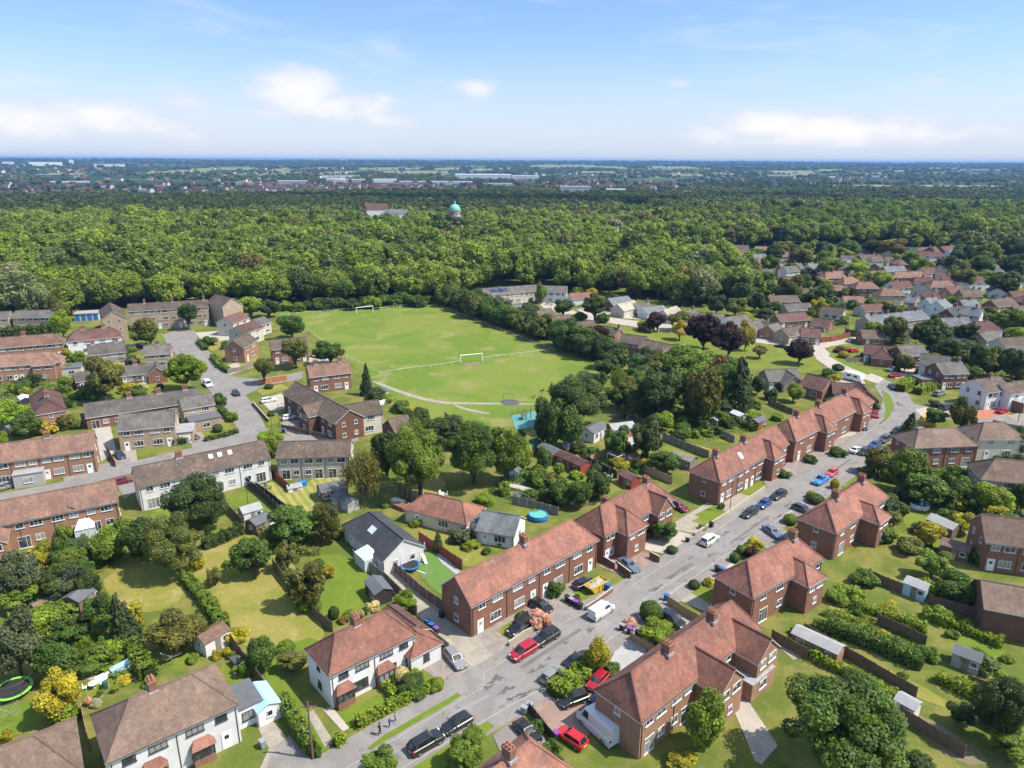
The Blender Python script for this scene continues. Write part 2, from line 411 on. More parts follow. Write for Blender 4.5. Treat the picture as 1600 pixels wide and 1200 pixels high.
def trunk_mesh(name, seed, limbs=5):
    rng = random.Random(seed); b = MB()
    pts = [Vector((0, 0, -0.02)), Vector((rng.uniform(-.4, .4), rng.uniform(-.4, .4), 0.3)), Vector((rng.uniform(-.6, .6), rng.uniform(-.6, .6), 0.62)), Vector((rng.uniform(-1, 1), rng.uniform(-1, 1), 1.0))]
    rad = [1.15, 0.85, 0.65, 0.25]
    for i in range(3): b.tube(pts[i], pts[i + 1], rad[i], rad[i + 1], 7, caps=False)
    for k in range(limbs):
        a = 6.28 * k / limbs + rng.uniform(-.4, .4); z = rng.uniform(0.42, 0.7)
        s = pts[1].lerp(pts[2], (z - .3) / .32); e = s + Vector((math.cos(a) * rng.uniform(4, 7), math.sin(a) * rng.uniform(4, 7), rng.uniform(0.16, 0.34)))
        m_ = s.lerp(e, .5) + Vector((0, 0, -0.03)); b.tube(s, m_, 0.45, 0.3, 5, caps=False); b.tube(m_, e, 0.3, 0.1, 5, caps=False)
    return b.mesh(name, [M['bark']])

VAR = {
 'big': [crown_broad('crown_big', 10 + i, 14000, 0.04, 46, (0.17, 0.32)) for i in range(5)],
 'huge': [crown_broad('crown_huge', 15 + i, 30000, 0.024, 70, (0.13, 0.26), jag=.16) for i in range(3)],
 'mid': [crown_broad('crown_mid', 20 + i, 7500, 0.055, 30, (0.2, 0.4), jag=0.16) for i in range(5)],
 'small': [crown_broad('crown_small', 30 + i, 3000, 0.085, 18, (0.28, 0.48), jag=0.18) for i in range(5)],
 'open': [crown_broad('crown_open', 40 + i, 3600, 0.055, 30, (0.15, 0.3), jag=0.3, rad=0.72) for i in range(4)],
 'con': [crown_conifer('crown_conifer', 50 + i, 4200, 0.085) for i in range(3)],
 'cyp': [crown_conifer('crown_cypress', 55 + i, 4200, 0.075, 1.0, None, 0.45) for i in range(3)],
 'weep': [crown_weep('crown_weeping', 60 + i, 6500, 0.042) for i in range(2)],
 'clip': [crown_clip('crown_clipped', 65 + i, 4200, 0.075) for i in range(2)],
 'wood': [crown_broad('crown_woodland', 70 + i, 4200, 0.066, 36, (0.16, 0.36), jag=.16) for i in range(6)],
 'far': [crown_broad('crown_distant', 80 + i, 420, 0.17, 12, (0.3, 0.5), mat=M['leafw']) for i in range(4)],
 'woodi': [crown_broad('crown_woodland', 90 + i, 2600, 0.08, 30, (0.17, 0.38), jag=.16, mat=M['leafw']) for i in range(6)],
}
TRUNK = [trunk_mesh('trunk', i) for i in range(4)]
G = {  # leaf colours
 'dk': (0.055, 0.088, 0.02), 'md': (0.075, 0.133, 0.021), 'lt': (0.128, 0.191, 0.023), 'br': (0.180, 0.254, 0.021), 'ye': (0.300, 0.279, 0.023),
 'ol': (0.123, 0.140, 0.032), 'cn': (0.05, 0.076, 0.024), 'oc': (0.112, 0.114, 0.023), 'bl': (0.085, 0.11, 0.055), 'pa': (0.155, 0.185, 0.09), 'pu': (0.038, 0.018, 0.02),
 'wh': (0.42, 0.4, 0.25), 'pk': (0.5, 0.3, 0.27), 'bn': (0.150, 0.108, 0.032), 'yw': (0.450, 0.381, 0.095), 'gd': (0.3, 0.26, 0.03)}
GW = {'dk': 'dark green', 'md': 'mid green', 'lt': 'fresh green', 'br': 'bright green', 'ye': 'yellow-green', 'ol': 'olive green', 'cn': 'dark conifer-green', 'oc': 'brownish olive',
      'bl': 'blue-green', 'pa': 'pale silvery', 'pu': 'dark purple', 'wh': 'cream-flowered', 'pk': 'pink-blossomed', 'bn': 'brown-tinged', 'yw': 'pale yellow', 'gd': 'golden yellow'}
TW = {'big': 'broad crowned tree', 'huge': 'great spreading tree', 'mid': 'leafy round tree', 'small': 'leafy bush', 'open': 'loose airy tree', 'con': 'pointed conifer', 'cyp': 'upright cypress', 'weep': 'weeping birch tree', 'clip': 'clipped round bush'}
TN = {'big': 'broadleaf_tree', 'huge': 'broadleaf_tree', 'mid': 'garden_tree', 'small': 'bush', 'open': 'airy_tree', 'con': 'conifer', 'cyp': 'cypress', 'weep': 'weeping_birch', 'clip': 'clipped_bush', 'wood': 'woodland_tree'}
LAND = []      # (point, phrase) landmarks for telling plants apart
PEND = []      # plants whose label is written once every landmark stands
rt = random.Random(11)

def jit(c, a=0.13):
    k = 1 + rt.uniform(-a, a); return (c[0] * k * (1 + rt.uniform(-a, a) * .5), c[1] * k, c[2] * k, 1)

def tree_at(x, y, rad, rv, gap, typ, col, label=None, group=None, z0=0.0, trunk=True):
    col4 = jit(G[col] if isinstance(col, str) else col)
    me = rt.choice(VAR[typ])
    bush = gap < 0.3 or not trunk
    nm = TN[typ]
    if bush:
        if nm in ('broadleaf_tree', 'garden_tree', 'airy_tree'): nm = 'large_bush' if rad > 2.2 else 'bush'
        o = link(nm, me, None, (x, y, z0 + gap + rv * 0.8), rt.uniform(0, 6.28)); o.scale = (rad, rad, rv); o.color = col4
        cat = 'conifer' if typ in ('con', 'cyp') else 'bush'
    else:
        o = empty(nm, (x, y, z0), rt.uniform(0, 6.28)); cat = 'conifer' if typ in ('con', 'cyp') else 'tree'
        c = link('crown', me, o, (0, 0, gap + rv)); kx = rt.uniform(.88, 1.12); c.scale = (rad * kx, rad / kx, rv); c.rotation_euler = (rt.uniform(-.12, .12), rt.uniform(-.12, .12), 0); c.color = col4
        t = link('trunk', rt.choice(TRUNK), o, (0, 0, 0), rt.uniform(0, 6)); tr = 0.05 * rad + 0.06; t.scale = (tr, tr, gap + rv * (1.7 if typ in ('con', 'cyp') else 1.0))
    tag(o, label, cat, group)
    if not label: PEND.append((o, typ if not (bush and typ in ('big', 'mid', 'open')) else 'small', col if isinstance(col, str) else 'md', rad))
    return o

def tree(cx, cy, w, h, typ='mid', col='md', gap=None, label=None, group=None):
    """crown whose outline the photograph shows round (cx, cy), w by h pixels"""
    z = 4.0
    for _ in range(8):
        p = P(cx, cy, z); d = depth(p); hd = math.hypot(p.x, p.y); dep = math.atan2(H - z, hd)
        rad = w / 2 * d / F; q = (h / 2 * d / F)
        rv2 = q * q - (rad * math.sin(dep)) ** 2
        rv = math.sqrt(max(rv2, 0)) / math.cos(dep); rv = min(max(rv, 0.62 * rad), 3.2 * rad if typ in ('con', 'cyp', 'weep') else 1.6 * rad)
        g = gap if gap is not None else (0.0 if typ in ('small', 'clip') else 0.12 * rad if typ in ('con', 'cyp') else 0.34 * rad)
        z = g + rv
    return tree_at(p.x, p.y, rad, rv, g, typ, col, label, group)

def hedge(pts, w, h, col='md', label='', group=None, px=True, dens=1.0, leaf=0.14, z0=0.0, loose=0.0):
    """a hedge along a line: one mesh, dense core and leaves over it"""
    rng = np.random.default_rng(int(abs(pts[0][0]) * 7 + abs(pts[-1][1])) + 3)
    W = [P(*p[:2]) if px else Vector((p[0], p[1], 0)) for p in pts]
    Cs, Ns = [], []; b = MB()
    for a, c in zip(W, W[1:]):
        u = (c - a); L = u.length; u.normalize(); n = Vector((-u.y, u.x, 0)); d = depth(a)
        lf = max(leaf, d * 0.0011); N = int(dens * L * (w + 2 * h) / (lf * lf) * 0.9)
        s = rng.uniform(0, L, N); t = rng.uniform(-h - w / 2, h + w / 2, N)
        top = np.abs(t) < w / 2
        off = np.where(top, t, np.sign(t) * w / 2); zz = np.where(top, h, h - (np.abs(t) - w / 2))
        bump = 1 + 0.1 * np.sin(s * 1.9 + a.x) + 0.07 * np.sin(s * 4.3) + loose * (np.sin(s * 0.9 + a.y) * .5 + np.sin(s * 2.7) * .4)
        j = rng.normal(size=(N, 3)) * lf * 0.6
        Cs.append(np.stack([a.x + u.x * s + n.x * off * bump, a.y + u.y * s + n.y * off * bump, z0 + zz * bump], 1) + j)
        Ns.append(np.stack([n.x * np.sign(t) * ~top, n.y * np.sign(t) * ~top, np.where(top, 1.0, 0.3)], 1) + rng.normal(size=(N, 3)) * 0.45)
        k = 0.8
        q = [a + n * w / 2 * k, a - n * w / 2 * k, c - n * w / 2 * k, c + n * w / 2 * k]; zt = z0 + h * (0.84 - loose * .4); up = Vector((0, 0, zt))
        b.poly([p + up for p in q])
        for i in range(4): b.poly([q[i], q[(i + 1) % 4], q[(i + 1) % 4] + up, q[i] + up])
    C = np.concatenate(Cs); N = np.concatenate(Ns)
    o3 = W[0]
    C = C - np.array([o3.x, o3.y, 0]); b.v = [(x - o3.x, y - o3.y, z) for x, y, z in b.v]
    me = leaf_mesh('hedge', C, N, np.full(len(C), max(leaf, depth(o3) * 0.0011)), 0.5 + rng.normal(size=len(C)) * 0.17, rng, M['leaf'])
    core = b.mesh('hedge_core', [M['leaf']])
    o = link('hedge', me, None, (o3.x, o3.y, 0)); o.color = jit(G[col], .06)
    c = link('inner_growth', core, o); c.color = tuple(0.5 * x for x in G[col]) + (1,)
    tag(o, label or None, 'hedge', group)
    LAND.append((W[len(W) // 2], None))
    if not label: PEND.append((o, 'hedge', col, h))
    return o

def undergrowth(poly, n, col, name='undergrowth', label='', hmax=1.2, leaf=0.16):
    """uncountable low growth over a patch of ground"""
    rng = np.random.default_rng(len(poly) + n)
    W = np.array([[*P(*p)[:2]] for p in poly]); lo, hi = W.min(0), W.max(0)
    q = rng.uniform(lo, hi, (n * 4, 2)); ins = np.zeros(len(q), bool); j = len(W) - 1
    for i in range(len(W)):
        cnd = ((W[i, 1] > q[:, 1]) != (W[j, 1] > q[:, 1])) & (q[:, 0] < (W[j, 0] - W[i, 0]) * (q[:, 1] - W[i, 1]) / (W[j, 1] - W[i, 1] + 1e-9) + W[i, 0]); ins ^= cnd; j = i
    q = q[ins][:n]
    hh = (0.5 + 0.5 * np.sin(q[:, 0] * 1.1 + np.sin(q[:, 1] * .8) * 2)) * (0.5 + 0.5 * np.cos(q[:, 1] * 1.3 + q[:, 0] * .4)) + 0.15
    z = hmax * hh * rng.uniform(0.5, 1.1, len(q))
    o3 = W.mean(0); C = np.stack([q[:, 0] - o3[0], q[:, 1] - o3[1], z], 1); N = rng.normal(size=(len(q), 3)) * 0.6 + np.array([0, 0, 1])
    me = leaf_mesh(name, C, N, np.full(len(q), leaf), 0.5 + 0.2 * np.sin(q[:, 0] * .7) + rng.normal(size=len(q)) * 0.15, rng, M['leaf'])
    o = link(name, me, None, (o3[0], o3[1], 0)); o.color = (*G[col], 1)
    tag(o, label, 'undergrowth', None, 'stuff'); return o

# ------------------------------------------------------------------ houses
WMESH = {}
def win_mesh(w, h, kind, simple):
    key = (round(w, 2), round(h, 2), kind, simple)
    if key in WMESH: return WMESH[key]
    fm = M['dkframe'] if kind == 'dk' else M['upvc']; t = 0.07
    g = MB(); g.poly([(-w / 2 + .03, -0.035, 0.03), (w / 2 - .03, -0.035, 0.03), (w / 2 - .03, -0.035, h - .03), (-w / 2 + .03, -0.035, h - .03)])
    f = MB(); d = 0.07; nb = max(1, round(w / 0.7))
    f.box((-w / 2, -d, 0), (-w / 2 + t, 0, h)); f.box((w / 2 - t, -d, 0), (w / 2, 0, h)); f.box((-w / 2 + t, -d, 0), (w / 2 - t, 0, t)); f.box((-w / 2 + t, -d, h - t), (w / 2 - t, 0, h))
    for i in range(1, nb): x = -w / 2 + w * i / nb; f.box((x - .03, -d + .004, t), (x + .03, 0, h - t))
    if h > 1.0: f.box((-w / 2 + t, -d + .002, h * .68), (-w / 2 + w / nb - .03, 0, h * .68 + .05))
    f.box((-w / 2 - .08, -d - .06, -.06), (w / 2 + .08, 0, 0))
    if simple:
        f.m = [0] * len(f.f); f.poly(g.v, 1); WMESH[key] = (f.mesh('window', [fm, M['glass']]), None)
    else: WMESH[key] = (g.mesh('pane', [M['glass']]), f.mesh('frame', [fm]))
    return WMESH[key]
def door_mesh(w, h, col):
    key = ('door', w, h, col)
    if key in WMESH: return WMESH[key]
    b = MB(); b.box((-w / 2, -0.05, 0), (w / 2, 0, h), 0); b.box((-w / 2 - .08, -.06, 0), (-w / 2, 0, h + .08), 1); b.box((w / 2, -.06, 0), (w / 2 + .08, 0, h + .08), 1); b.box((-w / 2, -.06, h), (w / 2, 0, h + .08), 1)
    b.poly([(-w * .25, -.056, h * .6), (w * .25, -.056, h * .6), (w * .25, -.056, h * .85), (-w * .25, -.056, h * .85)], 2)
    WMESH[key] = b.mesh('door', [M[col], M['upvc'], M['glass']]); return WMESH[key]

def put_window(par, x, y, z, rz, w, h, kind, simple):
    g, f = win_mesh(w, h, kind, simple)
    o = link('window', g, par, (x, y, z), rz)
    if f: link('frame', f, o)
    return o

def chimney_mesh(w, d, h, pots, mat='brick'):
    key = ('ch', w, d, round(h, 1), pots, mat)
    if key in WMESH: return WMESH[key]
    b = MB(); b.box((-w / 2, -d / 2, -1.2), (w / 2, d / 2, h - .22)); b.box((-w / 2 - .06, -d / 2 - .06, h - .22), (w / 2 + .06, d / 2 + .06, h), 0)
    b.box((-w / 2 - .12, -d / 2 - .12, -.28), (w / 2 + .12, d / 2 + .12, .1), 2, False)
    for i in range(pots):
        x = (i % ((pots + 1) // 2 if pots > 3 else pots)) ; nx = (pots + 1) // 2 if pots > 3 else pots
        px = (-w / 2 + w * (x + .5) / nx); py = 0 if pots <= 3 else (-d * .22 if i < nx else d * .22)
        b.tube((px, py, h), (px, py, h + .34), .13, .1, 8, 1)
    WMESH[key] = b.mesh('chimney', [M[mat], M['pot'], M['lead']]); return WMESH[key]

def roof_polys(L, D, zr, ze, e1, e2, o=0.35, ov=0.22, hf=1.0):
    """top polygons of a gable/hip roof with its ridge along x; e = 'g', 'h'"""
    k = (zr - ze) / (D / 2); y = D / 2 + o; z = ze - k * o; hr = D / 2 * hf
    xl = -L / 2 - (ov if e1 == 'g' else hr + o * hf); xr = L / 2 + (ov if e2 == 'g' else hr + o * hf)
    rl = -L / 2 - (ov if e1 == 'g' else 0); rr = L / 2 + (ov if e2 == 'g' else 0)
    A, B, C, Dd = (xl, -y, z), (xr, -y, z), (xr, y, z), (xl, y, z); E, Fp = (rl, 0, zr), (rr, 0, zr)
    polys = [([A, B, Fp, E], [1, e2 == 'g', 0, e1 == 'g']), ([C, Dd, E, Fp], [1, e1 == 'g', 0, e2 == 'g'])]
    if e1 == 'h': polys.append(([Dd, A, E], [1, 0, 0]))
    if e2 == 'h': polys.append(([B, C, Fp], [1, 0, 0]))
    lines = [(E, Fp)] + ([(E, A), (E, Dd)] if e1 == 'h' else []) + ([(Fp, B), (Fp, C)] if e2 == 'h' else [])
    return polys, lines

def add_roof(b, T, L, D, zr, ze, e1, e2, o=0.35, ov=0.22, ridge=True, hf=1.0, th=0.14):
    polys, lines = roof_polys(L, D, zr, ze, e1, e2, o, ov, hf)
    dn = Vector((0, 0, -th))
    for pts, edges in polys:
        q = [T @ Vector(p) for p in pts]
        b.poly(q, 0); b.poly([p + dn for p in q[::-1]], 1)
        for i, e in enumerate(edges):
            if e:
                a, c = q[i], q[(i + 1) % len(q)]; b.poly([a + dn, c + dn, c, a], 1)
    if ridge:
        for p, q in lines: b.tube(T @ Vector(p), T @ Vector(q), 0.13, 0.13, 5, 2, True, False)

def add_walls(b, T, x0, x1, D, zr, ze, e1, e2, m=0, m2=None, zb=None, z0=-0.3):
    y = D / 2; V = lambda *p: T @ Vector(p)
    def panel(p, q):
        if m2 is None: b.poly([V(p[0], p[1], z0), V(q[0], q[1], z0), V(q[0], q[1], ze), V(p[0], p[1], ze)], m)
        else:
            b.poly([V(p[0], p[1], z0), V(q[0], q[1], z0), V(q[0], q[1], zb), V(p[0], p[1], zb)], m)
            b.poly([V(p[0], p[1], zb), V(q[0], q[1], zb), V(q[0], q[1], ze), V(p[0], p[1], ze)], m2)
    panel((x0, -y), (x1, -y)); panel((x1, -y), (x1, y)); panel((x1, y), (x0, y)); panel((x0, y), (x0, -y))
    mm = m if m2 is None else m2
    if e1 == 'g': b.poly([V(x0, y, ze), V(x0, -y, ze), V(x0, 0, zr - .06)], mm)
    if e2 == 'g': b.poly([V(x1, -y, ze), V(x1, y, ze), V(x1, 0, zr - .06)], mm)

def windows_on(root, x0, x1, y, ze, storeys, units, side, dist, kind, far, rz=0, T=None, door='whitep', glazed=False, upper_h=1.15):
    """windows and doors along one wall; local x runs along the wall, outward normal is -y rotated by rz"""
    T = T or Matrix.Identity(4); simple = far; Lw = x1 - x0
    def put(u, z, w, h, isdoor=False):
        p = T @ Vector((u, y, z))
        if isdoor: link('door', door_mesh(w, h, door), root, p, rz)
        else: put_window(root, p.x, p.y, p.z, rz, w, h, kind, simple)
    sh = (ze - 0.15) / storeys
    for s in range(storeys):
        zb = s * sh
        for k in range(units):
            a = x0 + Lw * k / units; w = Lw / units; fl = (k % 2 == 1)
            X = lambda t: a + w * ((1 - t) if fl else t)
            top = zb + sh - 0.35 if s < storeys - 1 else ze - 0.28
            if s == 0:
                if side == 'f':
                    put(X(.2), zb + .05, .95, 2.05, True); put(X(.64), zb + .85, min(2.0, w * .4), min(1.3, sh - 1.1))
                elif side == 'b':
                    put(X(.3), zb + .05, min(1.9, w * .35), 2.1, False); put(X(.74), zb + 1.0, min(1.3, w * .25), 1.1)
                else:
                    put(X(.5), zb + 1.0, .9, 1.05)
            else:
                if side == 'e': put(X(.5), top - 1.1, .8, 1.05)
                else:
                    put(X(.25), top - upper_h, min(1.25, w * .28), upper_h); put(X(.7), top - upper_h, min(1.8, w * .36), upper_h)

def house(kind, p1, p2, zr, ze, D, ends, wall, roof, label, ref=None, chim=(), units=2, storeys=2, front='f', wings=(), mats=None, fas='fascia', win='w', group=None, cat='house',
          hf=.82, solar=None, sky=(), pots=3, chm='brick', band=None, flat=(), endwin=True, ridgemat=None, z0=0.0, o=0.28, bays=(), cons=(), dormers=(), px=True):
    """p1, p2: where the photograph shows the ridge ends, left one first"""
    D = D * .84 if D > 6.5 else D
    if px: a, c = P(*p1, zr), P(*p2, zr)
    else: a, c = Vector((*p1, zr)), Vector((*p2, zr))
    cen = (a + c) / 2; u = c - a; L = u.length; rz = math.atan2(u.y, u.x); dist = math.hypot(cen.x, cen.y)
    far = dist > 215; e1, e2 = ends[0], ends[1]
    root = empty(kind, (cen.x, cen.y, 0), rz); tag(root, label, cat, group)
    I = Matrix.Identity(4); wb, rb = MB(), MB()
    hr = D / 2 * hf; x0 = -L / 2 - (hr if e1 == 'h' else 0); x1 = L / 2 + (hr if e2 == 'h' else 0)
    wm = [M[wall], M[band] if band else M[wall]]
    zb = ze * 0.5
    add_walls(wb, I, x0, x1, D, zr, ze, e1, e2, 0, 1 if band else None, zb)
    add_roof(rb, I, L, D, zr, ze, e1, e2, o=o, hf=hf)
    camdir = lambda n: n.x * (0 - cen.x) + n.y * (0 - cen.y)
    nf = Vector((math.sin(rz), -math.cos(rz), 0)); nr_ = Vector((math.cos(rz), math.sin(rz), 0))
    cut = []
    for w in wings:   # (x along, side -1 front / 1 rear, width, projection, zr, ze, end type)
        wx, sd, ww, pj, wzr, wze, we = w
        Tm = Matrix.Translation((wx * L, 0, 0)) @ Matrix.Rotation(R(90) * sd, 4, 'Z')
        ln = D / 2 + pj; hh = ww / 2 if we == 'h' else 0
        T2 = Tm @ Matrix.Translation(((ln - hh) / 2, 0, 0))
        inset = 0.04
        add_walls(wb, Tm, 0.3, ln, ww, wzr - inset, wze, 'x', 'g' if we == 'g' else 'x', 0, 1 if band else None, zb)
        add_roof(rb, T2, ln - hh, ww, wzr - inset, wze - inset, 'g', we, o=o, ov=0.18 if we == 'g' else 0.0)
        cut.append((wx * L - ww / 2, wx * L + ww / 2, sd))
        if storeys and sd == -1:
            e = root
            windows_on(root, -ww / 2, ww / 2, -ln, wze, max(1, round(wze / 2.6)), 1, 'e' if ww < 3 else 'x', dist, win, far, 0, Matrix.Translation((wx * L, 0, 0)))
    if storeys and dist < 170:
        for k in range(units + 1):
            x = min(max(x0 + (x1 - x0) * k / units, x0 + .25), x1 - .25)
            if not any(c0 - .2 < x < c1 + .2 and s_ == -1 for c0, c1, s_ in cut): wb.tube((x, -D / 2 - .06, 0), (x, -D / 2 - .06, ze - .1), .045, .045, 5, 2)
        wb.tube((x0 - .2, -D / 2 - o, ze - .2), (x1 + .2, -D / 2 - o, ze - .2), .06, .06, 5, 2)
    wo = wb.build('wall', wm + [M['fascia_dk']], root)
    ro = rb.build('roof', [M[roof], M[fas], M[ridgemat or roof]], root)
    for ci in chim:
        t, dy = (ci, 0.0) if not isinstance(ci, tuple) else ci
        c_ = link('chimney', chimney_mesh(1.15 if pots > 2 else .7, .75, 1.25, pots, chm), ro, (-L / 2 + L * t, dy * D / 2, zr - abs(dy) * (zr - ze)), R(90) if pots > 3 else 0)
    k = (zr - ze) / (D / 2); ang = math.atan(k)
    for (t, s, w_, h_) in sky:  # rooflights on the front slope: along, down, width, height
        x = -L / 2 + L * t; y = -s * D / 2
        b = MB(); b.box((-w_ / 2, -h_ / 2, 0), (w_ / 2, h_ / 2, .08), 0); b.poly([(-w_ / 2 + .06, -h_ / 2 + .06, .085), (w_ / 2 - .06, -h_ / 2 + .06, .085), (w_ / 2 - .06, h_ / 2 - .06, .085), (-w_ / 2 + .06, h_ / 2 - .06, .085)], 1)
        q = b.build('rooflight', [M['upvc'], M['ghglass']], ro, (x, y, zr - s * (zr - ze) + .02)); q.rotation_euler = (ang, 0, 0)
    if solar:
        t0, t1, s0, s1 = solar; b = MB(); n = max(2, round((t1 - t0) * L / 1.05))
        sl = math.hypot(D / 2, zr - ze)
        for i in range(n):
            xa = (t1 - t0) * L * i / n; xb = (t1 - t0) * L * (i + 1) / n - .06; b.box((xa, -(s1 - s0) * sl, 0), (xb, 0, .07), 0)
        q = b.build('solar_panel', [M['solar']], ro, (-L / 2 + L * t0, -s0 * D / 2, zr - s0 * (zr - ze) + .07)); q.rotation_euler = (ang, 0, 0)
    if storeys and win:
        # long walls
        for sd in (-1, 1):
            n = nf if sd == -1 else -nf
            if camdir(n) < -0.12 * dist: continue
            Tm = I if sd == -1 else Matrix.Rotation(math.pi, 4, 'Z')
            segs = [(x0, x1)]
            for (c0, c1, s_) in cut:
                if s_ != sd: continue
                d0, d1 = (c0, c1) if sd == -1 else (-c1, -c0); ns = []
                for (p_, q_) in (segs if sd == -1 else segs):
                    if d0 > p_ + 1.5: ns.append((p_, min(q_, d0)))
                    if d1 < q_ - 1.5: ns.append((max(p_, d1), q_))
                segs = ns
            fr = front if sd == -1 else ('b' if front == 'f' else 'f')
            for (p_, q_) in segs:
                uu = max(1, round(units * (q_ - p_) / (x1 - x0)))
                windows_on(root, p_ + .3, q_ - .3, -D / 2, ze, storeys, uu, fr, dist, win, far, rz=0 if sd == -1 else math.pi, T=Tm)
        if endwin:
            for sd in (-1, 1):
                n = nr_ * sd
                if camdir(n) < 0.02 * dist: continue
                Tm = Matrix.Rotation(R(90) * sd, 4, 'Z'); xx = x1 if sd == 1 else -x0
                windows_on(root, -D / 2 + .5, D / 2 - .5, -xx, ze, storeys, 2 if D > 7 else 1, 'e', dist, win, far, rz=R(90) * sd, T=Tm)
    for (t, w_) in bays:   # small bay windows with hipped tile roofs on the front wall
        x = x0 + (x1 - x0) * t; b = MB(); pj = 0.8; y = -D / 2
        b.box((x - w_ / 2, y - pj, -.2), (x + w_ / 2, y + .02, .9), 0)
        b.box((x - w_ / 2 + .05, y - pj + .05, .9), (x + w_ / 2 - .05, y, 2.25), 2); 
        for i in range(4): q = x - w_ / 2 + w_ * i / 3; q = min(max(q, x - w_ / 2 + .06), x + w_ / 2 - .06); b.box((q - .06, y - pj - .01, .9), (q + .06, y - pj + .06, 2.25), 3)
        zt = 2.25; A = [(x - w_ / 2 - .2, y - pj - .2, zt), (x + w_ / 2 + .2, y - pj - .2, zt), (x + w_ / 2 + .2, y, zt), (x - w_ / 2 - .2, y, zt)]; E1, E2 = (x - w_ / 2 + .35, y, zt + .75), (x + w_ / 2 - .35, y, zt + .75)
        b.poly([A[0], A[1], E2, E1], 1); b.poly([A[1], A[2], E2], 1); b.poly([A[3], A[0], E1], 1); b.poly([A[3], A[2], A[1], A[0]], 3)
        b.build('bay_window', [M['brick'], M['r_red'], M['glass'], M['dkframe' if win == 'dk' else 'upvc']], root)
    for fl in flat:   # flat-roofed extension: x along, y side, width, depth, height, wall, roof
        fx, sd, fw, fd, fh, fwall, froof = fl[:7]; b = MB(); y = sd * D / 2; x = x0 + (x1 - x0) * fx
        ya, yb = (y - fd, y + .05) if sd < 0 else (y - .05, y + fd)
        if abs(sd) > 1: ya, yb = -fd / 2, fd / 2; x = (x1 + fw / 2 - .04) if sd > 0 else (x0 - fw / 2 + .04)
        b.box((x - fw / 2, ya, -.2), (x + fw / 2, yb, fh), 0); b.box((x - fw / 2 - .12, ya - .12, fh), (x + fw / 2 + .12, yb + .0, fh + .16), 1)
        e = b.build('flat_roof_extension', [M[fwall], M[froof]], root)
        put_window(e, x, ya, .95, 0, min(1.6, fw * .5), 1.15, win, far)
        if len(fl) > 7: 
            g = MB(); g.box((x - 1.15, ya - .05, 0), (x + 1.15, ya, 2.1)); g.build('garage_door', [M[fl[7]]], e)
    for (cx_, sd, cw, cd) in cons:   # glazed lean-to
        b = MB(); y = sd * D / 2; x = x0 + (x1 - x0) * cx_; y2 = y + sd * cd
        lo, hi = min(y, y2), max(y, y2)
        b.box((x - cw / 2, lo, -.1), (x + cw / 2, hi, .6), 0); b.box((x - cw / 2 + .04, lo + .04, .6), (x + cw / 2 - .04, hi - .04, 2.1), 1)
        rm = (y + y2) / 2; b.poly([(x - cw / 2, y2, 2.1), (x + cw / 2, y2, 2.1), (x + cw / 2 - .8, y, 3.1), (x - cw / 2 + .8, y, 3.1)][::(1 if sd < 0 else -1)], 1)
        b.poly([(x + cw / 2, y2, 2.1), (x + cw / 2, y, 2.1), (x + cw / 2 - .8, y, 3.1)], 1); b.poly([(x - cw / 2, y, 2.1), (x - cw / 2, y2, 2.1), (x - cw / 2 + .8, y, 3.1)], 1)
        n = max(3, int(cw / .8))
        for i in range(n + 1):
            t = i / n; xx = x - cw / 2 + cw * t; xt = x - cw / 2 + .8 + (cw - 1.6) * t
            b.tube((xx, y2, 2.12), (xt, y, 3.12), .05, .05, 4, 2); b.tube((xx, y2, .6), (xx, y2, 2.12), .05, .05, 4, 2)
        b.tube((x - cw / 2, y2, 2.12), (x + cw / 2, y2, 2.12), .07, .07, 4, 2)
        b.build('conservatory', [M['white'], M['ghglass'], M['upvc']], root)
    for (t, sd, dw, dh, dm) in dormers:  # flat-roofed box dormer
        x = -L / 2 + L * t; b = MB(); yb = sd * D * .42; zt = zr - .25
        lo, hi = min(0, yb), max(0, yb); b.box((x - dw / 2, lo, zt - dh), (x + dw / 2, hi, zt), 0); b.box((x - dw / 2 - .15, lo - .15, zt), (x + dw / 2 + .15, hi + .15, zt + .14), 1)
        b.build('dormer', [M[dm], M['felt']], ro)
        if sd < 0: put_window(ro, x, yb, zt - dh + .25, 0, dw * .55, min(1.1, dh - .4), win, far)
    LAND.append((Vector((cen.x, cen.y, 0)), ref or label))
    return root

# ------------------------------------------------------------------ cars
CARS = {  # length, width, height, bonnet height, belt, windscreen base, roof front, roof rear, tail base (fractions from the front), boot height
 'hatch': (4.1, 1.76, 1.48, .86, .95, .27, .43, .86, .985, .98), 'suv': (4.6, 1.9, 1.7, 1.0, 1.08, .27, .41, .9, .985, 1.1), 'saloon': (4.6, 1.8, 1.43, .84, .92, .29, .45, .7, .87, .98),
 'estate': (4.6, 1.8, 1.5, .86, .95, .28, .43, .9, .985, .98), 'mpv': (4.5, 1.82, 1.66, .95, 1.02, .2, .4, .92, .985, 1.05), 'van': (4.9, 1.95, 1.92, 1.05, 1.12, .17, .3, .97, .995, 1.12),
 'bigvan': (6.3, 2.15, 2.75, 1.2, 1.35, .11, .24, .985, .998, 1.4), 'pickup': (5.2, 1.9, 1.78, 1.05, 1.12, .3, .42, .6, .66, 1.1), 'sports': (4.2, 1.8, 1.3, .78, .86, .32, .48, .7, .9, .9)}
CM_ = {}
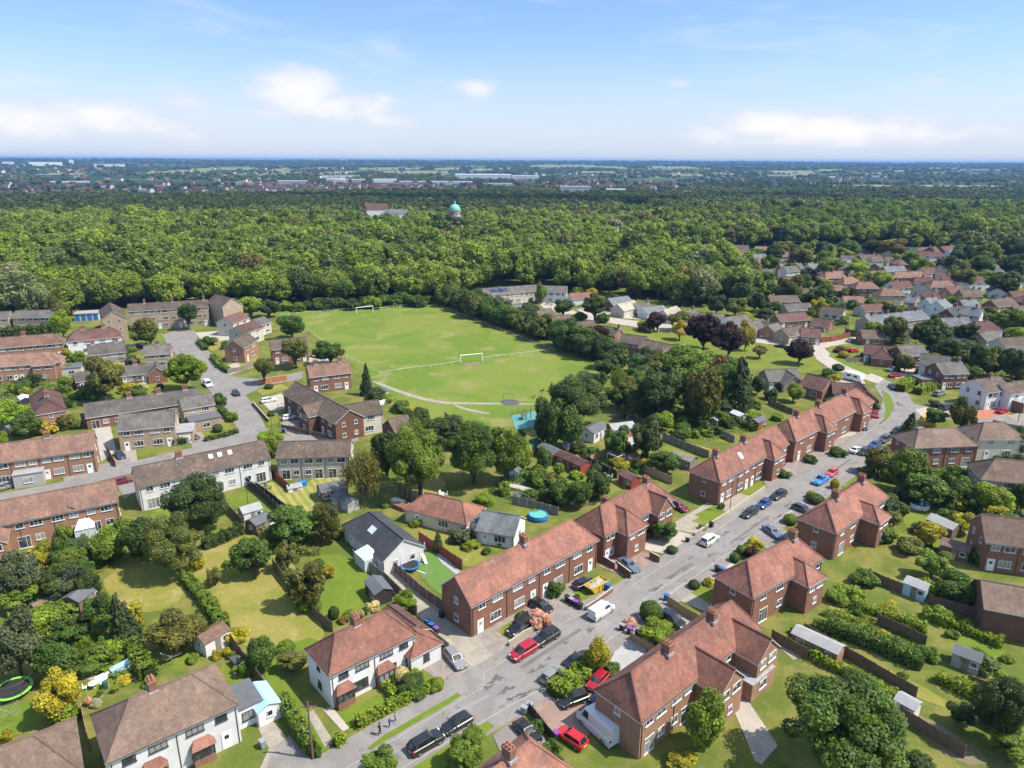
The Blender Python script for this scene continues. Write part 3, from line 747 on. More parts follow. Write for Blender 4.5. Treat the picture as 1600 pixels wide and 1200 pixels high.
def car_meshes(t):
    if t in CM_: return CM_[t]
    L, W, Ht, bon, belt, xw, xf, xr, xt, boot = CARS[t]
    w = W / 2; X = lambda f: L / 2 - f * L; b = MB()
    st = [(0.0, .42, .62, .78), (.015, .26, .74, .9), (.05, .22, bon - .1, .97), (.12, .2, bon - .03, 1), (xw, .2, belt - .01, 1), ((xw + xr) / 2, .2, belt, 1), (xr, .2, belt + .02, 1), (min(xt, .97), .22, boot, .98), (.985, .26, boot - .08, .93), (1.0, .42, boot - .25, .85)]
    st.sort(key=lambda q: q[0])
    rows = []
    for f, zl, zh, wf in st:
        ww = w * wf; zm = zl + (zh - zl) * .55
        half = [(ww * .82, zl), (ww * .97, zl + .1), (ww, zm), (ww * .97, zh - .06), (ww * .86, zh), (0, zh + .03)]
        rows.append([(X(f), y, z) for y, z in half] + [(X(f), -y, z) for y, z in half[-2::-1]])
    for r0, r1 in zip(rows, rows[1:]):
        for i in range(len(r0) - 1): b.poly([r0[i], r0[i + 1], r1[i + 1], r1[i]], 0, True)
    b.poly(rows[0]); b.poly(rows[-1][::-1])
    for r0, r1 in zip(rows, rows[1:]): b.poly([r0[0], r1[0], r1[-1], r0[-1]], 1)
    # cabin
    wb, wt = w * .88, w * .7 if t not in ('van', 'bigvan', 'mpv') else w * .8; zr = Ht - .04
    A = [(X(xw), wb * .93, belt), (X(xf), wt, zr), (X(xr), wt * .98, zr - .03), (X(xt), wb * .92, belt + .02)]
    mid = lambda p, q, s: tuple(p[i] + (q[i] - p[i]) * s for i in range(3)); Mx = lambda p: (p[0], -p[1], p[2])
    Lf, Rt = A, [Mx(p) for p in A]
    b.poly([Lf[0], Lf[1], Lf[2], Lf[3]][::-1]); b.poly([Rt[0], Rt[1], Rt[2], Rt[3]])
    b.poly([Rt[0], Lf[0], Lf[1], Rt[1]][::-1]); b.poly([Lf[3], Rt[3], Rt[2], Lf[2]][::-1])
    n = 5; rows2 = []
    for i in range(n + 1):
        s = i / n; x = A[1][0] + (A[2][0] - A[1][0]) * s; arch = .04 * math.sin(math.pi * (s * .8 + .1))
        yy = wt; zz = zr - .03 * s; rows2.append([(x, yy, zz), (x, yy * .8, zz + arch * .8 + .012), (x, 0, zz + arch + .02), (x, -yy * .8, zz + arch * .8 + .012), (x, -yy, zz)])
    for r0, r1 in zip(rows2, rows2[1:]):
        for i in range(4): b.poly([r0[i], r1[i], r1[i + 1], r0[i + 1]], 0, True)
    for sy in (1, -1):   # mirrors, arches
        b.box((X(xw) - .35, sy * (w + .0) - (.0 if sy > 0 else .2), belt - .02), (X(xw) - .2, sy * w + (.2 if sy > 0 else .0), belt + .13), 0)
    body = b.mesh('body', [M['paint'], M['black']])
    g = MB(); e = .012
    def inset(q, s): c = tuple(sum(p[i] for p in q) / len(q) for i in range(3)); return [tuple(c[i] + (p[i] - c[i]) * s for i in range(3)) for p in q]
    def off(q, v): return [(p[0] + v[0], p[1] + v[1], p[2] + v[2]) for p in q]
    ws = inset([Lf[0], Rt[0], Rt[1], Lf[1]], .9); g.poly(off(ws, (e, 0, e)))
    if t not in ('van', 'bigvan', 'pickup'): g.poly(off(inset([Rt[3], Lf[3], Lf[2], Rt[2]], .86), (-e, 0, e)))
    for sd, q in ((1, Lf), (-1, Rt)):
        end = .3 if t == 'bigvan' else .42 if t == 'van' else 1.0
        lo0, lo1 = mid(q[0], q[3], .05), mid(q[0], q[3], .95 * end); hi0, hi1 = mid(q[1], q[2], .03), mid(q[1], q[2], .97 * end if end == 1 else max(.05, end - .14))
        lo0 = mid(lo0, hi0, .08); lo1 = mid(lo1, hi1, .08); hi0 = mid(hi0, lo0, .14); hi1 = mid(hi1, lo1, .14)
        cuts = [0, .48, .98] if end == 1 else [0, 1]
        for s0, s1 in zip(cuts, cuts[1:]):
            qq = [mid(lo0, lo1, s0 + .02), mid(lo0, lo1, s1 - .02), mid(hi0, hi1, s1 - .02), mid(hi0, hi1, s0 + .02)]
            g.poly(off(qq if sd > 0 else qq[::-1], (0, sd * e, e * .3)))
    glassm = g.mesh('glazing', [M['carglass']])
    wr = .33 if t in ('hatch', 'saloon', 'estate', 'mpv', 'sports') else .37
    wh = MB(); T = .21
    for (r0, y0), (r1, y1) in zip([(0, 0), (wr * .94, 0), (wr, .04), (wr, T - .04), (wr * .94, T), (wr * .66, T)], [(wr * .94, 0), (wr, .04), (wr, T - .04), (wr * .94, T), (wr * .66, T), (wr * .6, T - .03)]):
        for i in range(14):
            a0, a1 = 6.2832 * i / 14, 6.2832 * (i + 1) / 14
            wh.poly([(r0 * math.cos(a0), y0, r0 * math.sin(a0)), (r0 * math.cos(a1), y0, r0 * math.sin(a1)), (r1 * math.cos(a1), y1, r1 * math.sin(a1)), (r1 * math.cos(a0), y1, r1 * math.sin(a0))], 0)
    tyre = wh.mesh('tyre', [M['black']])
    rm = MB(); pts = [(wr * .62 * math.cos(6.2832 * i / 14), T - .03, wr * .62 * math.sin(6.2832 * i / 14)) for i in range(14)]; rm.poly(pts[::-1])
    rim = rm.mesh('rim', [M['rim']])
    hl = MB(); hl.box((-.1, -.19, -.07), (.05, .19, .08)); tl = MB(); tl.box((-.04, -.14, -.14), (.06, .14, .16))
    pl = MB(); pl.box((-.02, -.26, -.06), (.02, .26, .06))
    CM_[t] = (body, glassm, tyre, rim, hl.mesh('headlight', [M['lamp']]), tl.mesh('tail_light', [M['tail']]), pl.mesh('number_plate', [M['plate']]), wr)
    return CM_[t]

CC = {'black': (.012, .013, .015), 'dgrey': (.04, .043, .048), 'silver': (.2, .205, .21), 'white': (.6, .6, .6), 'red': (.45, .012, .018), 'blue': (.015, .05, .19), 'bblue': (.02, .2, .55), 'navy': (.012, .02, .055),
      'maroon': (.16, .012, .03), 'grey': (.2, .21, .22), 'gblue': (.09, .13, .19), 'cherry': (.3, .008, .02), 'oran': (.5, .06, .04)}
def car(t, u, v, fu, fv, col, label, z=0.0, scale=.92):
    """(u, v): the middle of the car on the ground, (fu, fv): a point ahead of its nose"""
    a, b = P(u, v, .0), P(fu, fv, .0); rz = math.atan2(b.y - a.y, b.x - a.x); d = math.hypot(a.x, a.y)
    body, gl, ty, ri, hl, tl, pl, wr = car_meshes(t); L, W = CARS[t][:2]
    nm = {'van': 'van', 'bigvan': 'high_roof_van', 'pickup': 'pickup_truck'}.get(t, 'car')
    r = empty(nm, (a.x, a.y, z), rz); tag(r, label, 'van' if 'van' in t else 'pickup truck' if t == 'pickup' else 'car'); r.scale = (scale,) * 3
    o = link('body', body, r); o.color = (*CC[col], 1); link('glazing', gl, r)
    for fx in (.19, .8):
        for sy in (1, -1):
            w = link('wheel', ty, r, (L / 2 - fx * L, sy * (W / 2 - .2), wr)); w.rotation_euler = (0, 0, 0 if sy > 0 else math.pi)
            if d < 190: link('rim', ri, w)
    if d < 190:
        for sy in (1, -1):
            link('headlight', hl, r, (L / 2 - .1, sy * W * .33, CARS[t][3] - .2)); link('tail_light', tl, r, (-L / 2 + .03, sy * W * .39, CARS[t][9] - .2))
        link('number_plate', pl, r, (-L / 2 - .005, 0, .6)); link('number_plate', pl, r, (L / 2 + .0, 0, .5))
    return r
# ------------------------------------------------------------------ light, sky, air
SUN = Vector((0.985, -0.17, 0)).normalized() * math.cos(R(55)) + Vector((0, 0, math.sin(R(55))))
sl = bpy.data.lights.new('sun', 'SUN'); sl.energy = 3.7; sl.angle = R(0.53); sl.color = (1.0, 0.94, 0.83)
so = bpy.data.objects.new('sun', sl); COL.objects.link(so); so.rotation_euler = SUN.to_track_quat('Z', 'Y').to_euler(); so.location = (200, -40, 300)
W = bpy.data.worlds.new('World'); S.world = W; W.use_nodes = True; W.node_tree.nodes.clear()
n = NT(W.node_tree); wout = n.node('ShaderNodeOutputWorld')
sk = n.node('ShaderNodeTexSky', sky_type='NISHITA', sun_disc=False, sun_elevation=R(55), sun_rotation=math.atan2(SUN.x, SUN.y), altitude=100, air_density=1.15, dust_density=0.5, ozone_density=2.2)
tc = n.node('ShaderNodeTexCoord').outputs['Generated']
sx = n.node('ShaderNodeSeparateXYZ', {0: tc})
az = n.m('ARCTAN2', sx.outputs[0], sx.outputs[1]); el = n.m('ARCSINE', sx.outputs[2])
def skyang(u, v):
    d = (CR @ Vector(((u - CX) / F, (CY - v) / F, -1))).normalized(); return math.atan2(d.x, d.y), math.asin(d.z)
cv = n.node('ShaderNodeCombineXYZ', {0: n.m('MULTIPLY', az, 1.0), 1: n.m('MULTIPLY', el, 1.9), 2: 0.37}).outputs[0]
n1 = n.noise(cv, 9.0, 8, 0.55, 0.3); n2 = n.noise(cv, 26.0, 6, 0.55)
blob = None
for (u, v, ru, rv_, amp) in [(40, 190, 120, 30, .9), (170, 183, 120, 28, .95), (275, 158, 55, 26, .8), (100, 200, 220, 18, .7), (470, 152, 65, 38, 1.0), (530, 172, 80, 30, .95), (600, 190, 55, 16, .8), (430, 178, 50, 16, .7), (602, 155, 26, 11, .65), (742, 136, 42, 17, .75),
                             (1110, 212, 70, 22, .85), (1190, 195, 80, 25, 1.0), (1290, 205, 110, 26, .95), (1410, 203, 70, 24, .9), (1250, 222, 240, 16, .75), (1065, 130, 28, 11, .7), (1048, 160, 24, 10, .55), (1452, 128, 36, 12, .7), (1565, 205, 60, 20, .8), (1500, 215, 60, 12, .6), (600, 228, 60, 10, .5)]:
    a0, e0 = skyang(u, v); ra, re = ru / F, rv_ / F
    q = n.m('ADD', n.m('POWER', n.m('ABSOLUTE', n.m('DIVIDE', n.m('SUBTRACT', az, a0), ra)), 2.0), n.m('POWER', n.m('ABSOLUTE', n.m('DIVIDE', n.m('SUBTRACT', el, e0), re)), 2.0))
    g = n.m('MULTIPLY', n.m('EXPONENT', n.m('MULTIPLY', q, -0.9)), amp)
    blob = g if blob is None else n.m('MAXIMUM', blob, g)
dens = n.m('ADD', blob, n.m('ADD', n.m('MULTIPLY', n.m('SUBTRACT', n1, 0.5), 1.5), n.m('MULTIPLY', n.m('SUBTRACT', n2, 0.5), 0.6)))
cl = n.ss(dens, 0.27, 0.85)
# thin high cirrus
cv2 = n.node('ShaderNodeCombineXYZ', {0: n.m('MULTIPLY', az, 2.2), 1: n.m('MULTIPLY', el, 11.0), 2: 0.1}).outputs[0]
ci = n.m('MULTIPLY', n.ss(n.noise(cv2, 2.0, 6, 0.6, 0.8), 0.48, 0.8), 0.34)
hz = n.ss(el, 0.0, 0.17, 1.0, 0.0)
cloudcol = n.mix(n.ss(dens, 0.5, 1.25), (2.65, 2.8, 3.15, 1), (3.6, 3.48, 3.4, 1))
skyc = n.mix(1.0, sk.outputs[0], n.mix(n.ss(el, 0.2, 0.5), (0.4, 0.465, 0.645, 1), (1.12, 1.02, 0.9, 1)), 'MULTIPLY')
skyc = n.mix(n.m('MULTIPLY', n.m('POWER', hz, 1.3), 0.8), skyc, (2.5, 2.75, 3.2, 1))
skyc = n.mix(ci, skyc, (2.9, 3.05, 3.3, 1))
skyc = n.mix(n.m('MULTIPLY', cl, 0.9), skyc, cloudcol)
bg = n.node('ShaderNodeBackground', {0: skyc, 1: 0.15}); n.l.new(bg.outputs[0], wout.inputs[0])

S.view_settings.view_transform = 'Standard'; S.view_settings.look = 'None'; S.view_settings.exposure = 1.03; S.view_settings.gamma = 1.0
S.render.engine = 'CYCLES'
S.cycles.max_bounces = 4; S.cycles.diffuse_bounces = 2; S.cycles.glossy_bounces = 2; S.cycles.transmission_bounces = 2; S.cycles.transparent_max_bounces = 4; S.cycles.volume_bounces = 0
S.cycles.use_denoising = True; S.cycles.use_adaptive_sampling = True; S.cycles.adaptive_threshold = 0.02
try: S.cycles.denoiser = 'OPENIMAGEDENOISE'; S.cycles.denoising_input_passes = 'RGB_ALBEDO_NORMAL'; S.cycles.denoising_prefilter = 'ACCURATE'
except Exception: pass
S.cycles.sample_clamp_indirect = 6

hb = MB(); hb.box((-26000, -400, -1.0 - 20), (26000, 23000, 92))
hm, n, out = newmat('thin_haze'); pv = n.node('ShaderNodeVolumePrincipled', {'Color': (0.2, 0.42, 0.82, 1), 'Density': 0.00008, 'Anisotropy': 0.0}); n.l.new(pv.outputs[0], out.inputs['Volume'])
hz_o = hb.build('haze', hm); tag(hz_o, kind='stuff')

# ------------------------------------------------------------------ the land
def hsm(x, a, b): t = np.clip((x - a) / (b - a), 0, 1); return t * t * (3 - 2 * t)
def land_z(x, y):
    r = np.hypot(x, y); a = np.arctan2(x, y)
    f = np.sin(a * 7 + 1) * .35 + np.sin(a * 17 + r / 2600) * .25 + np.sin(a * 31 + r / 1500 + 2) * .2
    z = hsm(r, 2600, 9500) * (42 + 6 * f) + hsm(r, 8000, 13000) * (17 + 4 * np.sin(a * 5 + .5) + 2 * np.sin(a * 23)) - hsm(r, 900, 2000) * 12 * (1 - hsm(r, 3000, 6000))
    return z
rr = np.concatenate([[0.0], np.geomspace(20, 22500, 150)]); aa = np.linspace(-1.35, 1.35, 220)
rr = np.concatenate([np.linspace(0, 700, 8)[:-1], np.geomspace(700, 22500, 110)])
X_ = np.outer(rr, np.sin(aa)); Y_ = np.outer(rr, np.cos(aa)) - 120 * np.maximum(0, 1 - rr / 700)[:, None]
Z_ = land_z(X_, Y_); nr, na = X_.shape
gv = np.stack([X_, Y_, Z_], -1).reshape(-1, 3)
gf = [(i * na + j, (i + 1) * na + j, (i + 1) * na + j + 1, i * na + j + 1) for i in range(nr - 1) for j in range(na - 1)]
gme = bpy.data.meshes.new('ground'); gme.from_pydata(gv.tolist(), [], [f[::-1] for f in gf]); gme.polygons.foreach_set('use_smooth', [True] * len(gf))
def landmat():
    m, n, out = newmat('garden_and_country_ground')
    pos = n.node('ShaderNodeNewGeometry').outputs['Position']
    sp = n.node('ShaderNodeSeparateXYZ', {0: pos})
    r = n.m('SQRT', n.m('ADD', n.m('POWER', sp.outputs[0], 2.0), n.m('POWER', sp.outputs[1], 2.0)))
    # near: rough garden grass, bare earth and beds
    a = n.noise(pos, 0.16, 5, 0.65); b = n.noise(pos, 0.7, 4, 0.7); c = n.noise(pos, 4.0, 3, 0.7)
    near = n.mix(n.ss(a, 0.42, 0.62), (0.09, 0.118, 0.02, 1), (0.17, 0.158, 0.042, 1))
    near = n.mix(n.ss(b, 0.56, 0.72), near, (0.16, 0.13, 0.08, 1))
    near = n.mix(n.ss(b, 0.36, 0.26), near, (0.05, 0.08, 0.014, 1))
    nv = n.node('ShaderNodeVectorMath', operation='SCALE'); n.set(nv.inputs[0], near); n.set(nv.inputs['Scale'], n.m('ADD', 0.6, n.m('MULTIPLY', c, 0.8)))
    # far: patchwork of woods and fields
    vo = n.node('ShaderNodeTexVoronoi', {'Vector': pos, 'Scale': 0.0026, 'Randomness': 1.0}, feature='F1')
    rnd = n.node('ShaderNodeSeparateColor', {0: vo.outputs['Color']})
    cr = n.node('ShaderNodeValToRGB', {0: rnd.outputs[0]}); e = cr.color_ramp; e.interpolation = 'CONSTANT'
    e.elements[0].position = 0; e.elements[0].color = (0.03, 0.05, 0.018, 1); e.elements[1].position = 0.5; e.elements[1].color = (0.06, 0.1, 0.025, 1)
    for p_, c_ in ((0.64, (0.022, 0.045, 0.014, 1)), (0.76, (0.1, 0.15, 0.035, 1)), (0.86, (0.2, 0.2, 0.09, 1)), (0.93, (0.028, 0.05, 0.018, 1))):
        q = e.elements.new(p_); q.color = c_
    tn = n.noise(pos, 0.02, 4, 0.7)
    ed = n.node('ShaderNodeTexVoronoi', {'Vector': pos, 'Scale': 0.0026}, feature='DISTANCE_TO_EDGE')
    far = n.mix(n.ss(ed.outputs[0], 0.05, 0.03), cr.outputs[0], (0.03, 0.05, 0.018, 1))
    far = n.mix(n.ss(tn, 0.5, 0.6), far, (0.032, 0.055, 0.02, 1))
    col = n.mix(n.ss(r, 420, 700), nv.outputs[0], far)
    finish(n, out, col, 0.95, 0.1)
    return m
gme.materials.append(landmat())
gro = link('ground', gme); tag(gro, kind='structure')

# ------------------------------------------------------------------ woodland
def gn_scatter(name, pts, scale, tint, rz, vi, metas, label, cat='woodland'):
    me = bpy.data.meshes.new(name); k = len(pts)
    me.vertices.add(k); me.vertices.foreach_set('co', np.asarray(pts, np.float32).ravel())
    a = me.attributes.new('sc', 'FLOAT_VECTOR', 'POINT'); a.data.foreach_set('vector', np.asarray(scale, np.float32).ravel())
    a = me.attributes.new('tint', 'FLOAT_COLOR', 'POINT'); a.data.foreach_set('color', np.asarray(tint, np.float32).ravel())
    a = me.attributes.new('rz', 'FLOAT', 'POINT'); a.data.foreach_set('value', np.asarray(rz, np.float32))
    a = me.attributes.new('vi', 'INT', 'POINT'); a.data.foreach_set('value', np.asarray(vi, np.int32))
    o = link(name, me); tag(o, label, cat, None, 'stuff')
    src = bpy.data.collections.new(name + '_source')
    for i, mm in enumerate(metas): src.objects.link(bpy.data.objects.new('%s_source_%02d' % (name, i), mm))
    g = bpy.data.node_groups.new(name, 'GeometryNodeTree')
    g.interface.new_socket('Geometry', in_out='INPUT', socket_type='NodeSocketGeometry'); g.interface.new_socket('Geometry', in_out='OUTPUT', socket_type='NodeSocketGeometry')
    gi = g.nodes.new('NodeGroupInput'); go = g.nodes.new('NodeGroupOutput')
    ci = g.nodes.new('GeometryNodeCollectionInfo'); ci.inputs['Collection'].default_value = src; ci.inputs['Separate Children'].default_value = True; ci.inputs['Reset Children'].default_value = True
    ip = g.nodes.new('GeometryNodeInstanceOnPoints'); ip.inputs['Pick Instance'].default_value = True
    def na(nm, t): q = g.nodes.new('GeometryNodeInputNamedAttribute'); q.data_type = t; q.inputs['Name'].default_value = nm; return q.outputs['Attribute']
    cx = g.nodes.new('ShaderNodeCombineXYZ'); g.links.new(na('rz', 'FLOAT'), cx.inputs[2])
    g.links.new(gi.outputs[0], ip.inputs['Points']); g.links.new(ci.outputs[0], ip.inputs['Instance']); g.links.new(na('vi', 'INT'), ip.inputs['Instance Index'])
    g.links.new(cx.outputs[0], ip.inputs['Rotation']); g.links.new(na('sc', 'FLOAT_VECTOR'), ip.inputs['Scale']); g.links.new(ip.outputs[0], go.inputs[0])
    md = o.modifiers.new('scatter', 'NODES'); md.node_group = g
    return o
def inpoly(q, Wp):
    ins = np.zeros(len(q), bool); j = len(Wp) - 1
    for i in range(len(Wp)):
        c = ((Wp[i, 1] > q[:, 1]) != (Wp[j, 1] > q[:, 1])) & (q[:, 0] < (Wp[j, 0] - Wp[i, 0]) * (q[:, 1] - Wp[i, 1]) / (Wp[j, 1] - Wp[i, 1] + 1e-12) + Wp[i, 0]); ins ^= c; j = i
    return ins
def PW(L): return np.array([[*P(*p)[:2]] for p in L])
rg = np.random.default_rng(5)
edge = [(-420, 516), (-60, 502), (40, 498), (130, 494), (215, 482), (400, 478), (440, 482), (560, 478), (668, 471), (715, 462), (748, 452), (800, 449), (900, 455), (960, 466), (1030, 474), (1090, 482), (1175, 476), (1180, 445), (1100, 414), (1065, 400), (940, 397), (925, 386), (1060, 384), (1085, 392), (1115, 390), (1230, 388), (1330, 383), (1420, 384), (1480, 380), (1600, 386), (2100, 392)]
EW = PW(edge)
far_r = lambda a: 700 + 40 * np.sin(a * 9) + 120 * hsm(a, 0.05, 0.5)
WP = np.concatenate([EW, [[900, 800], [520, 960], [0, 690], [-420, 690], [-760, 640]]])
def hexgrid(lo, hi, s):
    xs = np.arange(lo[0], hi[0], s); ys = np.arange(lo[1], hi[1], s * .87); g = np.array(np.meshgrid(xs, ys)).reshape(2, -1).T
    g[:, 0] += (np.round((g[:, 1] - lo[1]) / (s * .87)) % 2) * s / 2
    return g + rg.uniform(-.33, .33, g.shape) * s
q = hexgrid((-800, 240), (950, 980), 9.5); q = q[inpoly(q, WP)]
q = q[np.abs(np.arctan2(q[:, 0], q[:, 1])) < 0.72]
# clearings: the church precinct, a meadow, a glade
def clear(q, u, v, rad): c = P(u, v); return q[np.hypot(q[:, 0] - c.x, q[:, 1] - c.y) > rad]
d = np.hypot(q[:, 0], q[:, 1]); q = q[np.argsort(d)]; d = np.sort(d)
cd_ = P(712, 400); cd_ = math.atan2(cd_.x, cd_.y); qa = np.arctan2(q[:, 0], q[:, 1]) - cd_
cm_ = P(600, 400); qb = np.arctan2(q[:, 0], q[:, 1]) - math.atan2(cm_.x, cm_.y)
keep = ~(((np.abs(qa) < .021) & (d > 540)) | ((np.abs(qb) < .034) & (d > 640))); q, d = q[keep], d[keep]
c0 = np.array([G['md'], G['lt'], G['ol'], G['dk'], G['br'], G['bn'], G['md'], G['lt']]) * np.array([1.0, 1.0, 1.0])
def woodtint(q, rng):
    k = rng.random(len(q)); f = np.sin(q[:, 0] / 60 + np.sin(q[:, 1] / 45) * 1.5) * .5 + np.sin(q[:, 1] / 33 + q[:, 0] / 90) * .3
    t = np.clip(0.42 + 0.28 * f + rng.normal(size=len(q)) * 0.26, 0, 1)[:, None] ** 1.1
    c = (1 - t) * np.array([0.1, 0.152, 0.024]) + t * np.array([0.2, 0.268, 0.032])
    br = (k > .975)[:, None]; c = np.where(br, np.array([0.14, 0.125, 0.04]), c)
    dk = (k < .1)[:, None]; c = np.where(dk, np.array([0.07, 0.11, 0.026]), c)
    pl = ((k > .96) & (k <= .975))[:, None]; c = np.where(pl, np.array([0.2, 0.21, 0.12]), c)
    return np.concatenate([c, np.ones((len(q), 1))], 1)
NFRONT = 120
tint = woodtint(q, rg)
vis = np.abs(np.arctan2(q[:, 0], q[:, 1])) < 0.66
fi = np.where(vis)[0][:NFRONT]; rest = np.setdiff1d(np.arange(len(q)), fi)
WOODFRONT = [(q[i], tint[i]) for i in fi]
qr, tr = q[rest], tint[rest]; k = len(qr)
rad = rg.uniform(4.2, 7.6, k) * np.where(rg.random(k) > .85, 1.3, 1); rv = rad * rg.uniform(.8, 1.05, k); gap = rg.uniform(2.5, 5.5, k)
gn_scatter('woodland', np.stack([qr[:, 0], qr[:, 1], gap + rv], 1), np.stack([rad, rad, rv], 1), tr, rg.uniform(0, 6.28, k), rg.integers(0, 6, k), VAR['woodi'], 'broad mass of green treetops stretching behind the football field')
# distant woods and tree belts
M_ = 26000; a = rg.uniform(-.72, .72, M_); dd = 640 * (12000 / 640) ** (rg.random(M_) ** 1.0)
q = np.stack([dd * np.sin(a), dd * np.cos(a)], 1); q = q[~inpoly(q, WP)]; d = np.hypot(q[:, 0], q[:, 1]); a = np.arctan2(q[:, 0], q[:, 1])
f = np.sin(q[:, 0] / 170 + np.sin(q[:, 1] / 210) * 2) * .5 + np.sin(q[:, 1] / 330 + q[:, 0] / 500) * .5 + rg.normal(size=len(q)) * .25
thr = -1.2 + 0.9 * hsm(d, 1500, 2400) + .35 * hsm(d, 3000, 7000)
ok = (f > thr)
q, d, a = q[ok], d[ok], a[ok]
g_ = P(812, 0) if False else None
k = len(q); rad = rg.uniform(5, 8, k) * (1 + hsm(d, 1500, 9000) * 2.6); rv = rg.uniform(5, 7.5, k) * (1 + hsm(d, 1500, 9000) * .5)
t = np.clip(.5 + rg.normal(size=k) * .3, 0, 1)[:, None]; c = (1 - t) * np.array([0.065, 0.1, 0.028]) + t * np.array([0.14, 0.175, 0.033]); c = np.concatenate([c, np.ones((k, 1))], 1)
DIST = (q, d, k, rad, rv, c)
def dist_woods(clears):
    q, d, k, rad, rv, c = DIST
    ok = np.ones(len(q), bool)
    for (x, y, rx, ry) in clears: ok &= ((q[:, 0] - x) / rx) ** 2 + ((q[:, 1] - y) / ry) ** 2 > 1
    z = land_z(q[:, 0], q[:, 1]); k = ok.sum()
    gn_scatter('distant_woods', np.stack([q[ok, 0], q[ok, 1], z[ok] + rv[ok] * .75 + 1], 1), np.stack([rad[ok], rad[ok], rv[ok]], 1), c[ok], rg.uniform(0, 6.28, k), rg.integers(0, 4, k), VAR['far'], 'far dark woods and tree belts out to the horizon')
# woods edge: single trees
for (p, tt) in WOODFRONT:
    rd = rt.uniform(5.0, 7.4); v_ = rd * rt.uniform(.8, 1.05); gp = rt.uniform(1.4, 3.4)
    o = tree_at(p[0], p[1], rd, v_, gp, 'wood', tuple(tt[:3]), 'green broadleaf tree along the near edge of the woods', 'trees at the edge of the woods')
# ------------------------------------------------------------------ ground surfaces
M['asphalt'] = groundmat('worn_asphalt', ((0.185, 0.172, 0.162), (0.22, 0.205, 0.193), (0.145, 0.136, 0.13)), 0.25, 3.0, 0.9, 1.0, fine_amt=0.35, speck=0.3)
M['pave'] = groundmat('pavement_asphalt', ((0.185, 0.17, 0.16), (0.225, 0.205, 0.19), (0.15, 0.14, 0.135)), 0.3, 3.0, 0.9, fine_amt=0.3, speck=0.3)
M['conc'] = groundmat('pale_concrete', ((0.33, 0.295, 0.25), (0.38, 0.34, 0.29), (0.26, 0.235, 0.2)), 0.3, 2.0, 0.9, fine_amt=0.3)
M['slab'] = groundmat('stone_slabs', ((0.3, 0.265, 0.215), (0.25, 0.22, 0.18), (0.35, 0.31, 0.26)), 0.6, 2.5, 0.9, fine_amt=0.45)
M['block'] = groundmat('pinkish_block_paving', ((0.27, 0.185, 0.15), (0.22, 0.15, 0.125), (0.3, 0.22, 0.18)), 0.5, 4.0, 0.9, fine_amt=0.4)
M['blockred'] = groundmat('red_block_paving', ((0.38, 0.15, 0.09), (0.33, 0.13, 0.08), (0.42, 0.2, 0.13)), 0.5, 4.0, 0.9, fine_amt=0.3)
M['drive'] = groundmat('stained_driveway', ((0.2, 0.17, 0.15), (0.26, 0.225, 0.2), (0.14, 0.12, 0.105)), 0.5, 2.5, 0.9, fine_amt=0.5)
M['palepave'] = groundmat('pale_grey_paving', ((0.34, 0.335, 0.33), (0.3, 0.3, 0.295), (0.37, 0.365, 0.355)), 0.6, 3.0, 0.9, fine_amt=0.2)
M['gravel'] = groundmat('gravel', ((0.33, 0.29, 0.23), (0.26, 0.23, 0.18), (0.4, 0.35, 0.28)), 0.5, 6.0, 0.95, fine_amt=0.6)
M['earth'] = groundmat('dry_earth', ((0.2, 0.15, 0.1), (0.15, 0.13, 0.06), (0.26, 0.2, 0.13)), 0.4, 3.0, 0.95, fine_amt=0.6)
M['pitch'] = groundmat('football_grass', ((0.105, 0.16, 0.02), (0.145, 0.178, 0.03), (0.19, 0.185, 0.06)), 0.035, 0.7, 0.95, 1.7, stripes=None, fine_amt=0.4, speck=0.3)
M['lawn'] = groundmat('garden_lawn', ((0.11, 0.145, 0.018), (0.15, 0.17, 0.026), (0.215, 0.19, 0.06)), 0.14, 1.6, 0.95, 0.8, fine_amt=0.55, speck=0.4)
M['dry'] = groundmat('dry_lawn', ((0.235, 0.2, 0.055), (0.165, 0.175, 0.03), (0.3, 0.24, 0.11)), 0.13, 1.5, 0.95, 1.0, fine_amt=0.6, speck=0.4)
M['lush'] = groundmat('lush_lawn', ((0.1, 0.15, 0.016), (0.125, 0.165, 0.02), (0.16, 0.175, 0.03)), 0.2, 1.6, 0.95, fine_amt=0.35, speck=0.4)
M['turf'] = groundmat('artificial_turf', ((0.095, 0.175, 0.04), (0.1, 0.18, 0.04), (0.09, 0.17, 0.038)), 0.3, 4.0, 0.9, fine_amt=0.12)
M['striped'] = groundmat('striped_lawn', ((0.2, 0.21, 0.05), (0.26, 0.235, 0.07), (0.17, 0.2, 0.03)), 0.2, 1.6, 0.95, stripes=(R(-32), 1.5), fine_amt=0.5)
M['meadow'] = groundmat('distant_meadow', ((0.14, 0.19, 0.05), (0.19, 0.21, 0.08), (0.1, 0.15, 0.04)), 0.02, 0.3, 0.95)
M['hay'] = groundmat('distant_hay_field', ((0.19, 0.2, 0.09), (0.17, 0.185, 0.08), (0.22, 0.215, 0.11)), 0.01, 0.2, 0.95)
M['soft'] = groundmat('blue_green_safety_surface', ((0.09, 0.23, 0.23), (0.11, 0.26, 0.24), (0.085, 0.2, 0.21)), 0.3, 3.0, 0.8, fine_amt=0.15)
M['kerb'] = plain('pale_kerb_stone', (0.3, 0.285, 0.265), 0.9, dirt=0.3)
M['tar'] = groundmat('dark_tar_patch', ((0.1, 0.097, 0.1), (0.085, 0.083, 0.085), (0.13, 0.125, 0.126)), 0.6, 3.0, 0.85)
